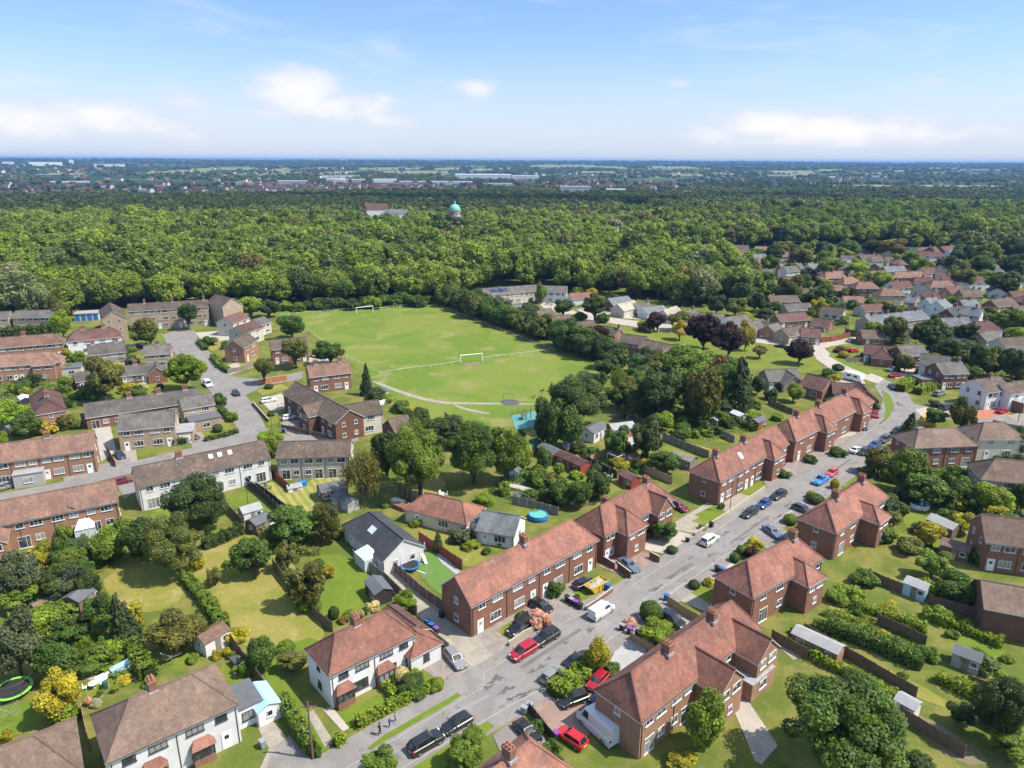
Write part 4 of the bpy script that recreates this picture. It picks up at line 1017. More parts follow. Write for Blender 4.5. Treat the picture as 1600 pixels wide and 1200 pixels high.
LV = {'pitch': .02, 'lawn': .03, 'dry': .03, 'lush': .036, 'striped': .036, 'turf': .04, 'earth': .024, 'gravel': .044, 'slab': .05, 'drive': .046, 'block': .05, 'blockred': .05, 'palepave': .05, 'conc': .055, 'asphalt': .06, 'pave': .1, 'meadow': .4, 'hay': .5, 'soft': .05}
zc = 0
def smoothpoly(W, it=1):
    for _ in range(it):
        W = [q for a, b in zip(W, W[1:] + W[:1]) for q in (a * .75 + b * .25, a * .25 + b * .75)]
    return W
def patch(name, pts, m, rnd=0, edge=0.0, z=None):
    """a laid surface: a sheet with a thin edge"""
    global zc
    zc += 1
    W = [P(*p[:2]) for p in pts]
    if rnd: W = smoothpoly(W, rnd)
    ar = sum(a.x * b.y - b.x * a.y for a, b in zip(W, W[1:] + W[:1]))
    if ar < 0: W = W[::-1]
    h = (LV[m] if z is None else z) + (zc % 7) * .0012
    o0 = W[0]; b = MB(); T = [(p.x - o0.x, p.y - o0.y, h) for p in W]
    b.poly(T)
    if edge:
        for p, q in zip(T, T[1:] + T[:1]): b.poly([(p[0], p[1], h - edge), (q[0], q[1], h - edge), q, p], 1)
    o = b.build(name, [M[m], M['kerb']], None, (o0.x, o0.y, 0)); tag(o, kind='structure'); return o
def offset(W, d):
    out = []
    for i, p in enumerate(W):
        a = W[max(i - 1, 0)]; c = W[min(i + 1, len(W) - 1)]; u = (c - a); u.z = 0; u.normalize(); out.append(p + Vector((-u.y, u.x, 0)) * d)
    return out
def kerb(pts, w=.11, h=.13, flip=1):
    W = [P(*p) for p in pts]; I = offset(W, w * flip); b = MB(); o = W[0]
    for i in range(len(W) - 1):
        q = [W[i] - o, W[i + 1] - o, I[i + 1] - o, I[i] - o]; up = Vector((0, 0, h))
        b.poly([p + up for p in (q if flip > 0 else q[::-1])]); b.poly([q[0], q[1], q[1] + up, q[0] + up]); b.poly([q[2], q[3], q[3] + up, q[2] + up])
    tag(b.build('kerb', M['kerb'], None, (o.x, o.y, 0)), kind='structure')
LK = [(420, 1275), (550, 1197), (654, 1135), (755, 1076), (757, 1054), (800, 1027), (850, 992), (890, 970), (952, 940), (1050, 877), (1125, 827), (1200, 775), (1287, 727), (1340, 690), (1364, 670), (1386, 650), (1397, 633), (1391, 616), (1372, 600)]
RK = [(560, 1245), (635, 1197), (790, 1107), (850, 1075), (920, 1024), (1000, 964), (1040, 934), (1125, 873), (1195, 827), (1257, 786), (1312, 746), (1355, 716), (1405, 684), (1432, 662)]
patch('road', LK + [(1381, 592), (1402, 602), (1419, 616), (1428, 631), (1452, 637), (1520, 643), (1640, 654), (1640, 676), (1520, 660), (1452, 652)] + RK[::-1], 'asphalt')
patch('pavement', [(400, 1262), (490, 1187), (560, 1145), (682, 1075), (752, 1036), (800, 1008), (850, 973), (885, 952), (945, 924), (1040, 866), (1115, 818), (1190, 767), (1280, 717), (1335, 681), (1372, 645), (1380, 625), (1366, 604)] + LK[::-1], 'pave', edge=.1)
kerb(LK)
kerb(RK, flip=-1)
RW = offset([P(*p) for p in RK], -2.0)
def patchW(name, W, m, **k):
    inv = CM.inverted(); L = []
    for p in W:
        q = inv @ Vector((p.x, p.y, 0)); L.append((CX + F * q.x / -q.z, CY - F * q.y / -q.z))
    return patch(name, L, m, **k)
patchW('pavement', [P(*p) for p in RK] + RW[::-1], 'pave', edge=.1)
patch('grass_verge', [(574, 1170), (600, 1150), (640, 1127), (715, 1084), (721, 1088), (700, 1102), (640, 1137), (600, 1160), (580, 1173)], 'lush', z=.135)
patch('grass_verge', [(636, 1207), (700, 1165), (762, 1128), (772, 1136), (735, 1165), (690, 1207)], 'lush', z=.135)
patch('grass_verge', [(1377, 609), (1391, 618), (1397, 634), (1390, 652), (1381, 660), (1384, 640), (1381, 622)], 'lush', z=.135)
patch('grass_verge', [(1300, 552), (1330, 568), (1362, 583), (1356, 586), (1322, 572), (1294, 556)], 'lush', z=.075)
patch('grass_verge', [(1330, 572), (1395, 580), (1400, 590), (1350, 586)], 'lawn')
# concrete estate road round the green
patch('road', [(1383, 592), (1372, 600), (1340, 589), (1300, 578), (1276, 562), (1268, 547), (1240, 541), (1195, 537), (1130, 530), (1060, 521), (1000, 512), (940, 503), (890, 494), (850, 481), (846, 475), (880, 480), (905, 489), (960, 497), (1020, 505), (1080, 513), (1150, 524), (1200, 530), (1270, 538), (1300, 534), (1335, 527), (1400, 519), (1408, 523), (1352, 532), (1300, 541), (1288, 544), (1300, 556), (1340, 575)], 'conc')
patch('green', [(1090, 527), (1150, 534), (1200, 541), (1255, 549), (1280, 565), (1286, 575), (1262, 583), (1200, 579), (1130, 571), (1080, 556), (1040, 540)], 'lawn')
patch('green', [(975, 512), (1060, 524), (1095, 528), (1050, 541), (1000, 530), (970, 522)], 'lawn')
for pts in ([(838, 470), (880, 466), (886, 478), (850, 482)], [(900, 482), (945, 479), (960, 494), (915, 496)], [(960, 492), (1000, 488), (1020, 500), (975, 498)], [(1030, 505), (1062, 500), (1085, 512), (1040, 512)], [(1180, 529), (1200, 520), (1230, 527), (1215, 534)], [(1060, 500), (1080, 497), (1100, 510), (1080, 513)],
            [(1170, 520), (1210, 512), (1225, 522), (1190, 530)], [(1310, 590), (1345, 585), (1352, 600), (1300, 600)], [(1385, 577), (1420, 572), (1440, 583), (1400, 592)], [(1430, 640), (1500, 627), (1515, 640), (1440, 650)], [(1335, 515), (1370, 510), (1380, 518), (1340, 525)]):
    patch('driveway', pts, 'conc', z=.07)
patch('driveway', [(1512, 640), (1560, 632), (1582, 645), (1540, 655), (1515, 652)], 'blockred', z=.07)
patch('driveway', [(1570, 650), (1620, 640), (1640, 655), (1600, 668)], 'drive', z=.07)
# left street
patch('road', [(262, 521), (272, 540), (290, 560), (312, 582), (332, 605), (350, 627), (368, 650), (380, 668), (340, 690), (300, 700), (205, 722), (155, 735), (100, 753), (0, 772), (-60, 782), (-60, 802), (0, 788), (100, 769), (160, 751), (215, 738), (310, 716), (400, 696), (424, 694), (480, 688), (560, 690), (560, 682), (480, 680), (420, 678), (400, 637), (384, 618), (410, 604), (472, 592), (474, 581), (404, 592), (357, 588), (325, 558), (302, 530), (297, 517), (280, 514)], 'asphalt')
patch('pavement', [(297, 517), (302, 530), (325, 558), (357, 588), (364, 587), (333, 557), (310, 530), (304, 516)], 'pave', edge=.1)
patch('pavement', [(262, 521), (272, 540), (290, 560), (312, 582), (332, 605), (350, 627), (368, 650), (380, 668), (340, 690), (300, 700), (298, 692), (338, 682), (370, 668), (358, 650), (341, 627), (322, 605), (303, 582), (281, 560), (262, 540), (252, 523)], 'pave', edge=.1)
patch('pavement', [(100, 753), (155, 735), (205, 722), (204, 715), (150, 728), (98, 745)], 'pave', edge=.1)
for pts, m in (([(345, 575), (372, 566), (380, 580), (358, 586)], 'conc'), ([(90, 538), (130, 533), (135, 545), (95, 552)], 'conc'), ([(195, 540), (225, 535), (230, 547), (200, 552)], 'drive'), ([(290, 676), (312, 670), (322, 686), (296, 692)], 'drive'),
               ([(300, 660), (350, 640), (362, 652), (330, 668)], 'block'), ([(405, 625), (440, 615), (455, 635), (425, 645)], 'conc'), ([(480, 560), (510, 553), (515, 566), (485, 572)], 'conc'), ([(180, 708), (212, 700), (215, 722), (170, 728)], 'slab'),
               ([(148, 670), (172, 664), (182, 706), (158, 722)], 'conc'), ([(180, 755), (210, 745), (218, 765), (195, 780)], 'pave'), ([(305, 520), (372, 515), (385, 528), (318, 536)], 'conc'), ([(400, 610), (440, 600), (455, 607), (410, 618)], 'dry'), ([(440, 660), (468, 655), (478, 680), (450, 684)], 'drive')):
    patch('driveway', pts, m, z=.07)
for pts, m in (([(310, 528), (350, 522), (362, 542), (330, 548)], 'dry'), ([(355, 565), (400, 552), (412, 572), (375, 580)], 'dry'), ([(195, 535), (255, 520), (262, 540), (215, 548)], 'lush'), ([(180, 608), (255, 588), (290, 592), (300, 603), (210, 628), (150, 634)], 'lawn'),
               ([(310, 660), (360, 655), (358, 672), (318, 682)], 'lawn'), ([(290, 505), (350, 500), (360, 511), (300, 516)], 'lawn'), ([(470, 590), (495, 584), (500, 590), (475, 598)], 'lawn'), ([(405, 650), (440, 642), (450, 655), (420, 665)], 'lawn'), ([(365, 600), (450, 587), (460, 594), (375, 609)], 'lawn'),
               ([(0, 705), (20, 702), (60, 745), (0, 760)], 'block'), ([(60, 725), (140, 705), (160, 728), (90, 748)], 'block'), ([(190, 700), (260, 682), (270, 700), (205, 716)], 'lawn')):
    patch('lawn' if m in ('dry', 'lush', 'lawn') else 'front_yard', pts, m)
# football ground
patch('football_field', [(425, 484), (460, 487), (560, 482), (668, 474), (700, 487), (790, 522), (865, 549), (945, 578), (915, 600), (850, 636), (836, 650), (820, 665), (760, 672), (720, 682), (690, 690), (655, 672), (620, 625), (588, 598), (560, 575), (520, 545), (480, 515)], 'pitch')
patch('path', [(585, 594.5), (612, 605), (650, 618.5), (690, 627.5), (720, 629), (840, 630.5), (842, 632.5), (720, 632), (688, 631.2), (648, 622.5), (609, 608.5), (582, 597.5)], 'slab', 1, z=.04)
patch('path', [(712, 632), (725, 637), (765, 645.5), (764, 648), (724, 640.5), (708, 633.5)], 'slab', 1, z=.04)
patch('goalmouth', [(725, 568), (748, 565), (752, 570), (730, 573)], 'earth', 1, z=.035)
patch('playground_surface', [(799, 650), (836, 643), (842, 656), (834, 668), (806, 672)], 'soft')
# gardens in front, left to right
patch('lawn', [(160, 900), (240, 872), (285, 895), (290, 935), (240, 960), (195, 950), (165, 925)], 'dry', 1)
patch('lawn', [(320, 850), (420, 830), (455, 860), (470, 930), (510, 985), (498, 1010), (400, 1022), (350, 985), (300, 920), (290, 880)], 'dry', 1)
patch('lawn', [(420, 1015), (505, 990), (480, 1040), (450, 1050), (425, 1045)], 'lush', 1)
patch('lawn', [(470, 870), (550, 865), (590, 920), (572, 955), (520, 985), (500, 960)], 'lush', 1)
patch('lawn', [(375, 790), (430, 770), (440, 795), (400, 812), (388, 805)], 'lush')
patch('lawn', [(232, 800), (270, 788), (300, 800), (280, 822), (245, 825)], 'lawn', 1)
patch('lawn', [(320, 835), (355, 822), (372, 818), (372, 826), (330, 842)], 'lush')
patch('lawn', [(352, 776), (384, 768), (432, 800), (408, 802), (372, 800)], 'lush')
patch('lawn', [(400, 760), (430, 752), (452, 770), (490, 748), (530, 740), (540, 770), (505, 800), (450, 810), (420, 782)], 'striped')
patch('lawn', [(622, 775), (655, 793), (640, 800), (600, 790), (600, 770)], 'dry', 1)
patch('lawn', [(645, 755), (690, 742), (700, 760), (660, 785), (640, 770)], 'dry', 1)
patch('lawn', [(650, 800), (690, 808), (725, 850), (770, 860), (745, 885), (722, 885), (690, 860), (655, 838)], 'dry', 1)
patch('artificial_turf', [(640, 870), (672, 862), (718, 900), (715, 915), (690, 930), (660, 905)], 'turf')
patch('patio', [(625, 850), (655, 845), (668, 858), (640, 870), (628, 872)], 'palepave')
patch('patio', [(676, 860), (690, 866), (722, 896), (718, 902), (690, 880)], 'palepave', z=.06)
patch('alley', [(555, 872), (588, 868), (640, 912), (692, 955), (735, 985), (772, 1030), (745, 1050), (690, 1000), (640, 950), (600, 915)], 'gravel')
patch('alley', [(692, 972), (735, 984), (772, 1028), (748, 1047), (712, 1012)], 'slab', z=.056)
patch('driveway', [(652, 1040), (695, 1017), (744, 1046), (697, 1072)], 'drive', z=.058)
patch('lawn', [(590, 1075), (640, 1050), (668, 1045), (685, 1070), (640, 1098), (612, 1110)], 'lawn', 1)
patch('lawn', [(520, 1120), (590, 1085), (620, 1095), (605, 1110), (562, 1140), (545, 1145)], 'lush')
patch('lawn', [(405, 1040), (440, 1045), (480, 1115), (520, 1165), (485, 1185), (455, 1130)], 'lush')
patch('path', [(505, 1110), (518, 1104), (546, 1138), (536, 1144)], 'conc', z=.06)
patch('path', [(478, 1115), (490, 1110), (522, 1160), (508, 1168)], 'slab', z=.06)
patch('patio', [(385, 1105), (402, 1098), (445, 1150), (475, 1215), (400, 1215), (420, 1170)], 'slab')
patch('driveway', [(432, 1165), (452, 1150), (488, 1190), (440, 1225), (410, 1215)], 'pave', z=.08)
patch('lawn', [(0, 1105), (60, 1090), (85, 1120), (40, 1140), (-30, 1160)], 'lush')
patch('lawn', [(128, 1070), (160, 1050), (175, 1075), (140, 1098)], 'lawn', 1)
patch('lawn', [(250, 1020), (300, 1005), (330, 1025), (290, 1045), (262, 1050)], 'lush', 1)
patch('path', [(124, 1052), (150, 1055), (172, 1068), (168, 1078), (148, 1064), (122, 1060)], 'slab', 1)
patch('lawn', [(340, 1040), (372, 1030), (395, 1060), (370, 1072), (352, 1066)], 'lawn', 1)
patch('vegetable_bed', [(50, 920), (110, 895), (118, 905), (60, 935)], 'earth', 1)
# plots behind the red brick terraces
patch('lawn', [(840, 735), (870, 726), (935, 748), (930, 762), (900, 765), (862, 745)], 'lawn', 1)
patch('lawn', [(890, 715), (925, 700), (935, 718), (915, 725)], 'dry', 1)
patch('lawn', [(935, 735), (960, 720), (1010, 745), (1000, 760), (965, 745)], 'lawn', 1)
patch('lawn', [(1030, 705), (1050, 695), (1095, 715), (1085, 728), (1050, 725)], 'lawn', 1)
patch('lawn', [(1060, 690), (1110, 700), (1112, 708), (1080, 704)], 'dry', 1)
patch('lawn', [(1130, 640), (1150, 636), (1190, 655), (1180, 665), (1150, 655)], 'lawn', 1)
patch('patio', [(800, 755), (825, 750), (840, 775), (812, 782), (798, 775)], 'slab')
patch('patio', [(965, 690), (990, 680), (1000, 690), (975, 700)], 'palepave')
patch('lawn', [(800, 795), (830, 790), (850, 805), (830, 815), (806, 812)], 'lawn', 1)
patch('lawn', [(745, 835), (770, 825), (800, 850), (770, 868)], 'lawn', 1)
# frontages, road side of the left terraces
patch('front_yard', [(735, 985), (780, 960), (800, 960), (845, 925), (900, 900), (945, 924), (885, 953), (800, 1006), (770, 1026)], 'drive')
patch('lawn', [(895, 925), (925, 912), (948, 930), (925, 945), (905, 942)], 'lawn', z=.075)
patch('lawn', [(775, 985), (800, 970), (815, 985), (795, 1000)], 'lawn', z=.075)
patch('driveway', [(935, 885), (985, 855), (1030, 872), (985, 905)], 'block', z=.075)
patch('driveway', [(985, 855), (1040, 825), (1090, 838), (1040, 866)], 'conc', z=.07)
patch('lawn', [(1080, 815), (1105, 802), (1130, 815), (1110, 822)], 'lawn', z=.075)
patch('front_yard', [(1040, 825), (1160, 752), (1190, 767), (1115, 818), (1090, 835)], 'slab')
patch('lawn', [(1085, 805), (1115, 790), (1138, 803), (1112, 815)], 'lush', z=.075)
patch('lawn', [(1150, 770), (1180, 752), (1200, 760), (1172, 775)], 'lawn', z=.075)
patch('front_yard', [(1190, 745), (1290, 690), (1335, 680), (1280, 717), (1200, 765)], 'drive')
patch('front_yard', [(1290, 690), (1350, 650), (1368, 645), (1335, 680)], 'conc', z=.07)
# frontages on the other side
patch('driveway', [(833, 1105), (872, 1078), (905, 1095), (940, 1070), (965, 1085), (905, 1170), (868, 1150)], 'block', z=.07)
patch('driveway', [(770, 1150), (815, 1118), (850, 1150), (860, 1200), (800, 1215)], 'pave', z=.07)
patch('driveway', [(950, 1040), (972, 995), (1000, 985), (1020, 1005), (1000, 1030), (965, 1060)], 'palepave', z=.07)
patch('driveway', [(1035, 955), (1055, 945), (1090, 970), (1070, 990)], 'slab', z=.07)
patch('driveway', [(1040, 930), (1070, 910), (1120, 945), (1105, 958)], 'slab', z=.075)
patch('lawn', [(1072, 922), (1090, 912), (1120, 930), (1110, 945)], 'lush', z=.075)
patch('driveway', [(1090, 900), (1130, 872), (1160, 890), (1120, 915)], 'conc', z=.07)
patch('driveway', [(1170, 838), (1210, 815), (1240, 840), (1200, 860)], 'pave', z=.075)
patch('driveway', [(1225, 805), (1255, 785), (1275, 800), (1245, 820)], 'conc', z=.07)
patch('lawn', [(1310, 757), (1340, 738), (1350, 745), (1325, 765)], 'lawn', z=.075)
patch('lawn', [(985, 990), (1010, 975), (1020, 985), (1000, 1000)], 'lush', z=.075)
patch('lawn', [(1390, 690), (1420, 672), (1460, 680), (1430, 705)], 'lawn', z=.075)
# long back gardens, bottom right
for pts, m in (([(1275, 945), (1330, 935), (1440, 1000), (1410, 1010)], 'dry'), ([(1300, 990), (1330, 985), (1440, 1030), (1430, 1050)], 'lawn'), ([(1260, 1010), (1300, 1005), (1490, 1095), (1470, 1110)], 'dry'), ([(1305, 1045), (1330, 1040), (1410, 1085), (1395, 1110)], 'lawn'), ([(1365, 905), (1400, 900), (1430, 920), (1400, 928)], 'dry'), ([(1420, 920), (1500, 930), (1515, 948), (1450, 942)], 'lush'),
               ([(1480, 1000), (1520, 990), (1580, 1020), (1560, 1040)], 'lush'), ([(1510, 1050), (1560, 1050), (1590, 1090), (1540, 1080)], 'dry'), ([(1440, 770), (1480, 780), (1530, 830), (1490, 840)], 'dry'), ([(1400, 800), (1440, 800), (1500, 850), (1450, 870)], 'lawn'), ([(1410, 1120), (1440, 1115), (1560, 1190), (1500, 1200)], 'earth'), ([(1140, 1095), (1160, 1088), (1172, 1100), (1215, 1165), (1190, 1195), (1180, 1190)], 'conc'), ([(1155, 1180), (1200, 1140), (1210, 1170), (1180, 1200)], 'lush'), ([(1215, 1010), (1235, 1000), (1262, 1022), (1240, 1032)], 'slab')):
    patch('lawn' if m in ('dry', 'lawn', 'lush') else 'patio' if m in ('slab', 'conc') else 'vegetable_bed', pts, m, 0 if m in ('slab', 'conc') else 1)
M['repair'] = groundmat('trench_repair', ((0.125, 0.12, 0.118), (0.145, 0.138, 0.135), (0.11, 0.105, 0.104)), 0.4, 3.0, 0.9); M['repair2'] = groundmat('pale_trench_repair', ((0.225, 0.21, 0.2), (0.245, 0.23, 0.22), (0.2, 0.19, 0.18)), 0.4, 3.0, 0.9)
for i, (pts, m) in enumerate([([(812, 1042), (905, 982), (910, 985), (817, 1046)], 'repair'), ([(1000, 938), (1085, 884), (1088, 886), (1004, 941)], 'repair2'), ([(1140, 848), (1200, 806), (1203, 808), (1143, 850)], 'repair'), ([(700, 1118), (762, 1085), (766, 1088), (704, 1122)], 'repair2'), ([(925, 980), (945, 968), (958, 975), (938, 988)], 'repair2'), ([(1060, 890), (1078, 879), (1088, 884), (1070, 896)], 'repair'), ([(640, 1170), (668, 1154), (680, 1162), (652, 1178)], 'repair'), ([(1290, 742), (1330, 716), (1332, 718), (1293, 744)], 'repair'), ([(325, 590), (338, 603), (335, 605), (322, 592)], 'repair2'), ([(280, 545), (300, 570), (298, 571), (278, 546)], 'repair')]):
    patch('trench_repair', pts, m, z=.064 + i * .0004)
# tar repairs on the main road
for i, (u, v, w, h) in enumerate([(775, 1062, 16, 5), (762, 1075, 10, 4), (792, 1078, 18, 4), (800, 1092, 14, 3), (820, 1085, 16, 4), (830, 1050, 8, 3), (857, 1030, 6, 3), (884, 1005, 6, 3), (922, 985, 8, 4), (935, 1000, 12, 3), (1012, 945, 9, 2), (1025, 920, 14, 3), (1050, 900, 16, 3), (1078, 873, 5, 2), (1110, 868, 8, 2), (1135, 833, 9, 2), (1160, 842, 10, 2), (1180, 820, 6, 2), (1230, 790, 8, 2), (1215, 808, 10, 2), (845, 1043, 10, 3), (870, 1068, 14, 3), (1385, 625, 4, 6), (1392, 640, 3, 7), (1405, 632, 3, 6), (1375, 660, 8, 3), (790, 1110, 15, 3)]):
    c = P(u, v); rgn = random.Random(i); W_ = []
    k = 22; ph = rgn.uniform(0, 6)
    for j in range(k):
        t = 6.2832 * j / k; e = .62 + .3 * math.sin(3 * t + ph) + .22 * math.sin(7 * t + ph * 2) + rgn.uniform(-.2, .2); q = P(u + w * e * math.cos(t) + h * 1.1 * e * math.sin(t), v - w * .55 * e * math.cos(t) + h * e * .8 * math.sin(t)); W_.append(q)
    patchW('tar_patch', W_, 'tar', z=.066)
# ------------------------------------------------------------------ houses (ridge ends as the photograph shows them)
T_, S_, B_ = 'terraced_house', 'semi_detached_house', 'bungalow'
def hs(*a, **k): return house(*a, **k)
GRB = 'red brick terraces along the main road'
hs(T_, (712, 899), (893, 812), 8.2, 5.2, 7.7, 'gh', 'brick', 'r_red', 'red brick terrace with plain gable wall beside the gravel alley', 'the gable-ended terrace', units=4, front='f', chim=(.55,), pots=4, group=GRB)
hs(T_, (938, 790), (1017, 751), 8.2, 5.2, 7.7, 'hh', 'brick', 'r_red', 'hipped red brick terrace with projecting front wing and twin rear chimneys', 'the twin-chimney terrace', units=4, chim=((.18, .3), (.92, .1)), pots=4, wings=((-.28, -1, 5.0, 2.2, 7.6, 5.1, 'h'), (.36, -1, 4.4, 1.6, 7.4, 5.1, 'g')), group=GRB)
hs(T_, (1115, 713), (1212, 664), 8.4, 5.3, 7.7, 'hg', 'brick', 'r_red', 'red brick terrace with hipped near end and one small white side window', 'the white-side-window terrace', units=4, chim=(.03, .45), pots=4, wings=((.2, -1, 4.6, 1.8, 7.6, 5.1, 'h'),), sky=((.3, .5, 1.1, 1.4),), group=GRB)
hs(T_, (1232, 655), (1338, 606), 8.4, 5.3, 8.4, 'hh', 'brick', 'r_red', 'farthest red brick terrace, where the main road bends', 'the terrace at the bend', units=4, chim=(.1, .4, .8), pots=4, wings=((-.2, -1, 4.6, 1.8, 7.6, 5.1, 'h'), (.34, -1, 4.4, 1.8, 7.6, 5.1, 'h')), group=GRB)
hs(T_, (1292, 786), (1352, 748), 8.2, 5.2, 7.7, 'hh', 'brick', 'r_red', 'red-roofed brick house opposite the bright blue car', 'the house opposite the blue car', units=2, front='b', chim=(.2, .88), pots=6, group='red brick houses across the main road', wings=((.1, -1, 4.2, 3.0, 6.6, 4.8, 'h'),))
hs(T_, (1168, 876), (1243, 838), 8.2, 5.2, 7.7, 'hh', 'brick', 'r_red', 'hip-roofed brick house behind the small square front lawn', 'the house behind the square lawn', units=2, front='b', chim=(.93,), pots=6, group='red brick houses across the main road', wings=((.25, -1, 4.4, 2.6, 6.6, 4.8, 'h'),))
hs(T_, (986, 1050), (1143, 938), 8.4, 5.3, 6.4, 'hh', 'brick_or', 'r_red', 'large brick terrace with two rear wings beside the white high van', 'the two-winged terrace', hf=.62, units=4, front='b', chim=((.3, -.1), (.75, -.1)), pots=6, group='red brick houses across the main road', flat=((.8, -1, 5, 3.6, 2.5, 'brick_or', 'feltlt'),), wings=((.02, -1, 4.8, 3.3, 7.2, 5.0, 'g'), (.42, -1, 4.8, 3.3, 7.2, 5.0, 'g')))
hs(T_, (760, 1210), (828, 1157), 8.2, 5.2, 7.7, 'hh', 'brick', 'r_red', 'red hipped roof at the bottom edge with its chimney', 'the roof at the bottom edge', units=2, front='b', chim=(.5,), pots=6, group='red brick houses across the main road')
# foreground left
hs(S_, (524, 989), (600, 955), 7.7, 5.0, 7.2, 'hh', 'white', 'r_red', 'white semi with red hipped roof, bay windows and tall chimney', 'the white bay-windowed semi', units=2, win='dk', chim=((.42, .1),), pots=6, bays=((.13, 2.2), (.6, 2.2)), fas='fascia', band=None, flat=())
hs(S_, (203, 1091), (299, 1052), 8.2, 5.2, 9.5, 'hh', 'white', 'r_tan', 'wide white semi with faded tan hipped roof and grey rear strip', 'the wide white semi', units=2, win='dk', chim=((.36, .08),), pots=6, bays=((.3, 2.2), (.68, 2.2)), flat=((0, 2, 3.2, 4.5, 2.6, 'white', 'felt'),))
hs(S_, (-40, 1182), (52, 1148), 8.0, 5.2, 9.6, 'hh', 'white', 'r_tan', 'speckled tan hipped roof in the bottom corner', 'the corner house', units=2, win='dk')
hs(B_, (577, 800), (630, 842), 5.2, 2.8, 8.5, 'hg', 'white', 'r_char', 'white bungalow under a charcoal roof beside the artificial turf', 'the charcoal bungalow', units=1, storeys=1, sky=((.35, .45, 1.6, 1.2),), cons=((.7, -1, 3.5, 2.0),))
hs(B_, (668, 770), (722, 783), 4.8, 2.7, 8.0, 'hh', 'cream', 'r_red', 'small red-roofed bungalow behind the chocolate-brown garden fences', 'the red-roofed bungalow', units=1, storeys=1, flat=((1, 2, 3.5, 4, 2.5, 'white', 'felt'),))
hs(B_, (755, 797), (812, 806), 4.6, 2.6, 6.5, 'gg', 'white', 'r_slate', 'low white building with silvery roof near the round pool', 'the silver-roofed building', units=1, storeys=1)
hs(T_, (208, 730), (411, 687), 7.6, 5.0, 8.0, 'gg', 'white', 'r_brown', 'long white terrace with mossy brown roof and three rooflights', 'the white terrace', units=4, front='b', sky=((.56, .3, .8, 1.0), (.63, .3, .8, 1.0), (.71, .3, .8, 1.0)), chim=(.33,), pots=3)
hs(B_, (436, 690), (548, 687), 7.0, 4.9, 8.0, 'gg', 'cream', 'r_brown', 'brown-roofed house by the striped lawn', 'the striped-lawn house', units=3, front='b')
hs(S_, (462, 596), (545, 640), 7.4, 5.0, 8.5, 'gg', 'brick_dk', 'r_brown', 'brown-roofed pair of houses with red patch beside the dark conifer', 'the brown pair by the conifer', units=2, wings=((.1, -1, 5.5, 2.5, 6.8, 4.8, 'g'),))
hs(S_, (530, 634), (590, 624), 7.2, 5.0, 7.5, 'gg', 'cream', 'r_brown', 'pale gable-ended house at the corner of the field', 'the pale gabled corner house', units=1)
hs(S_, (480, 571), (543, 564), 7.4, 5.0, 7.5, 'gg', 'brick', 'r_pink', 'brick house with half grey, half red roof', 'the half-red roofed house', units=2, chim=(.2, .8))
hs(S_, (422, 531), (478, 526), 7.4, 5.0, 7.0, 'gg', 'brick', 'r_brown', 'brick house with brown roof behind two round street trees', 'the house behind the street trees', units=2)
hs(B_, (607, 655), (636, 648), 5.0, 2.8, 7.0, 'gg', 'brick_dk', 'r_brown', 'small steep tiled roof behind the field hedge', 'the little steep roof', units=1, storeys=1)
# left estate
FL = 'flats at the edge of the woods'
hs('block_of_flats', (200, 475), (324, 468), 9.6, 7.6, 9.0, 'gg', 'stock', 'r_brown', 'long three-storey buff brick block of flats', 'the long block of flats', storeys=3, units=6, cat='flats', chim=(.2, .55, .95), pots=2)
hs('block_of_flats', (337, 459), (362, 466), 11, 8.3, 9.5, 'gg', 'stock', 'r_brown', 'tall gabled end block of buff brick flats', 'the gabled flats end', storeys=3, units=2, cat='flats')
hs('block_of_flats', (171, 472), (176, 486), 11, 8.3, 9.0, 'gg', 'stock', 'r_brown', 'buff brick gable block with three small windows, beside the blue garages', 'the gable block', storeys=3, units=2, cat='flats')
hs('block_of_flats', (25, 485), (88, 484), 7.2, 5.2, 8.5, 'gg', 'stock', 'r_grey', 'two-storey buff block with grey roof behind the dark hedge', 'the grey-roofed buff block', units=3, cat='flats')
hs('block_of_flats', (-30, 488), (16, 486), 7.2, 5.2, 8.5, 'gg', 'stock', 'r_grey', 'buff block cut by the picture edge, beside the willow', 'the buff block by the willow', units=2, cat='flats')
hs(T_, (-20, 529), (82, 521), 7.6, 5.1, 8.0, 'gh', 'brick_or', 'r_pink', 'brick terrace with faded red roof and white side garage', 'the upper red-roofed terrace', units=4, chim=(.55,), flat=((0, 2, 3, 4, 2.6, 'white', 'feltlt'),))
hs(T_, (-20, 556), (78, 549), 7.6, 5.1, 8.0, 'gh', 'brick_or', 'r_pink', 'second brick terrace with faded red roof and projecting end', 'the lower red-roofed terrace', units=4, wings=((.42, -1, 5.5, 1.5, 7.2, 5.0, 'h'),), flat=((0, 2, 5, 6, 2.7, 'cream', 'felt'),))
hs(S_, (118, 516), (172, 511), 7.8, 5.1, 8.0, 'hh', 'white', 'r_dark', 'white semi with dark red-brown hipped roof', 'the white semi with dark roof', units=2, chim=(.2, .8))
hs(S_, (136, 539), (193, 533), 7.4, 5.0, 8.5, 'gg', 'stock', 'r_grey', 'buff brick house with mossy grey roof and two chimneys', 'the mossy buff house', units=2, chim=(.15, .8), flat=((.72, -1, 4, 3, 2.6, 'stock', 'felt'),))
hs(S_, (225, 540), (266, 537), 6.8, 4.6, 7.5, 'gg', 'stock', 'r_grey', 'small buff house with grey roof beside the cul-de-sac', 'the small buff house', units=1, chim=(.5,))
hs(B_, (187, 572), (246, 566), 4.8, 2.7, 7.5, 'gg', 'brick', 'r_grey', 'brick bungalow row with gabled end behind the bright round tree', 'the bungalow row', units=3, storeys=1, wings=((.46, -1, 5, 2.5, 4.9, 2.7, 'g'),), chim=(.4,))
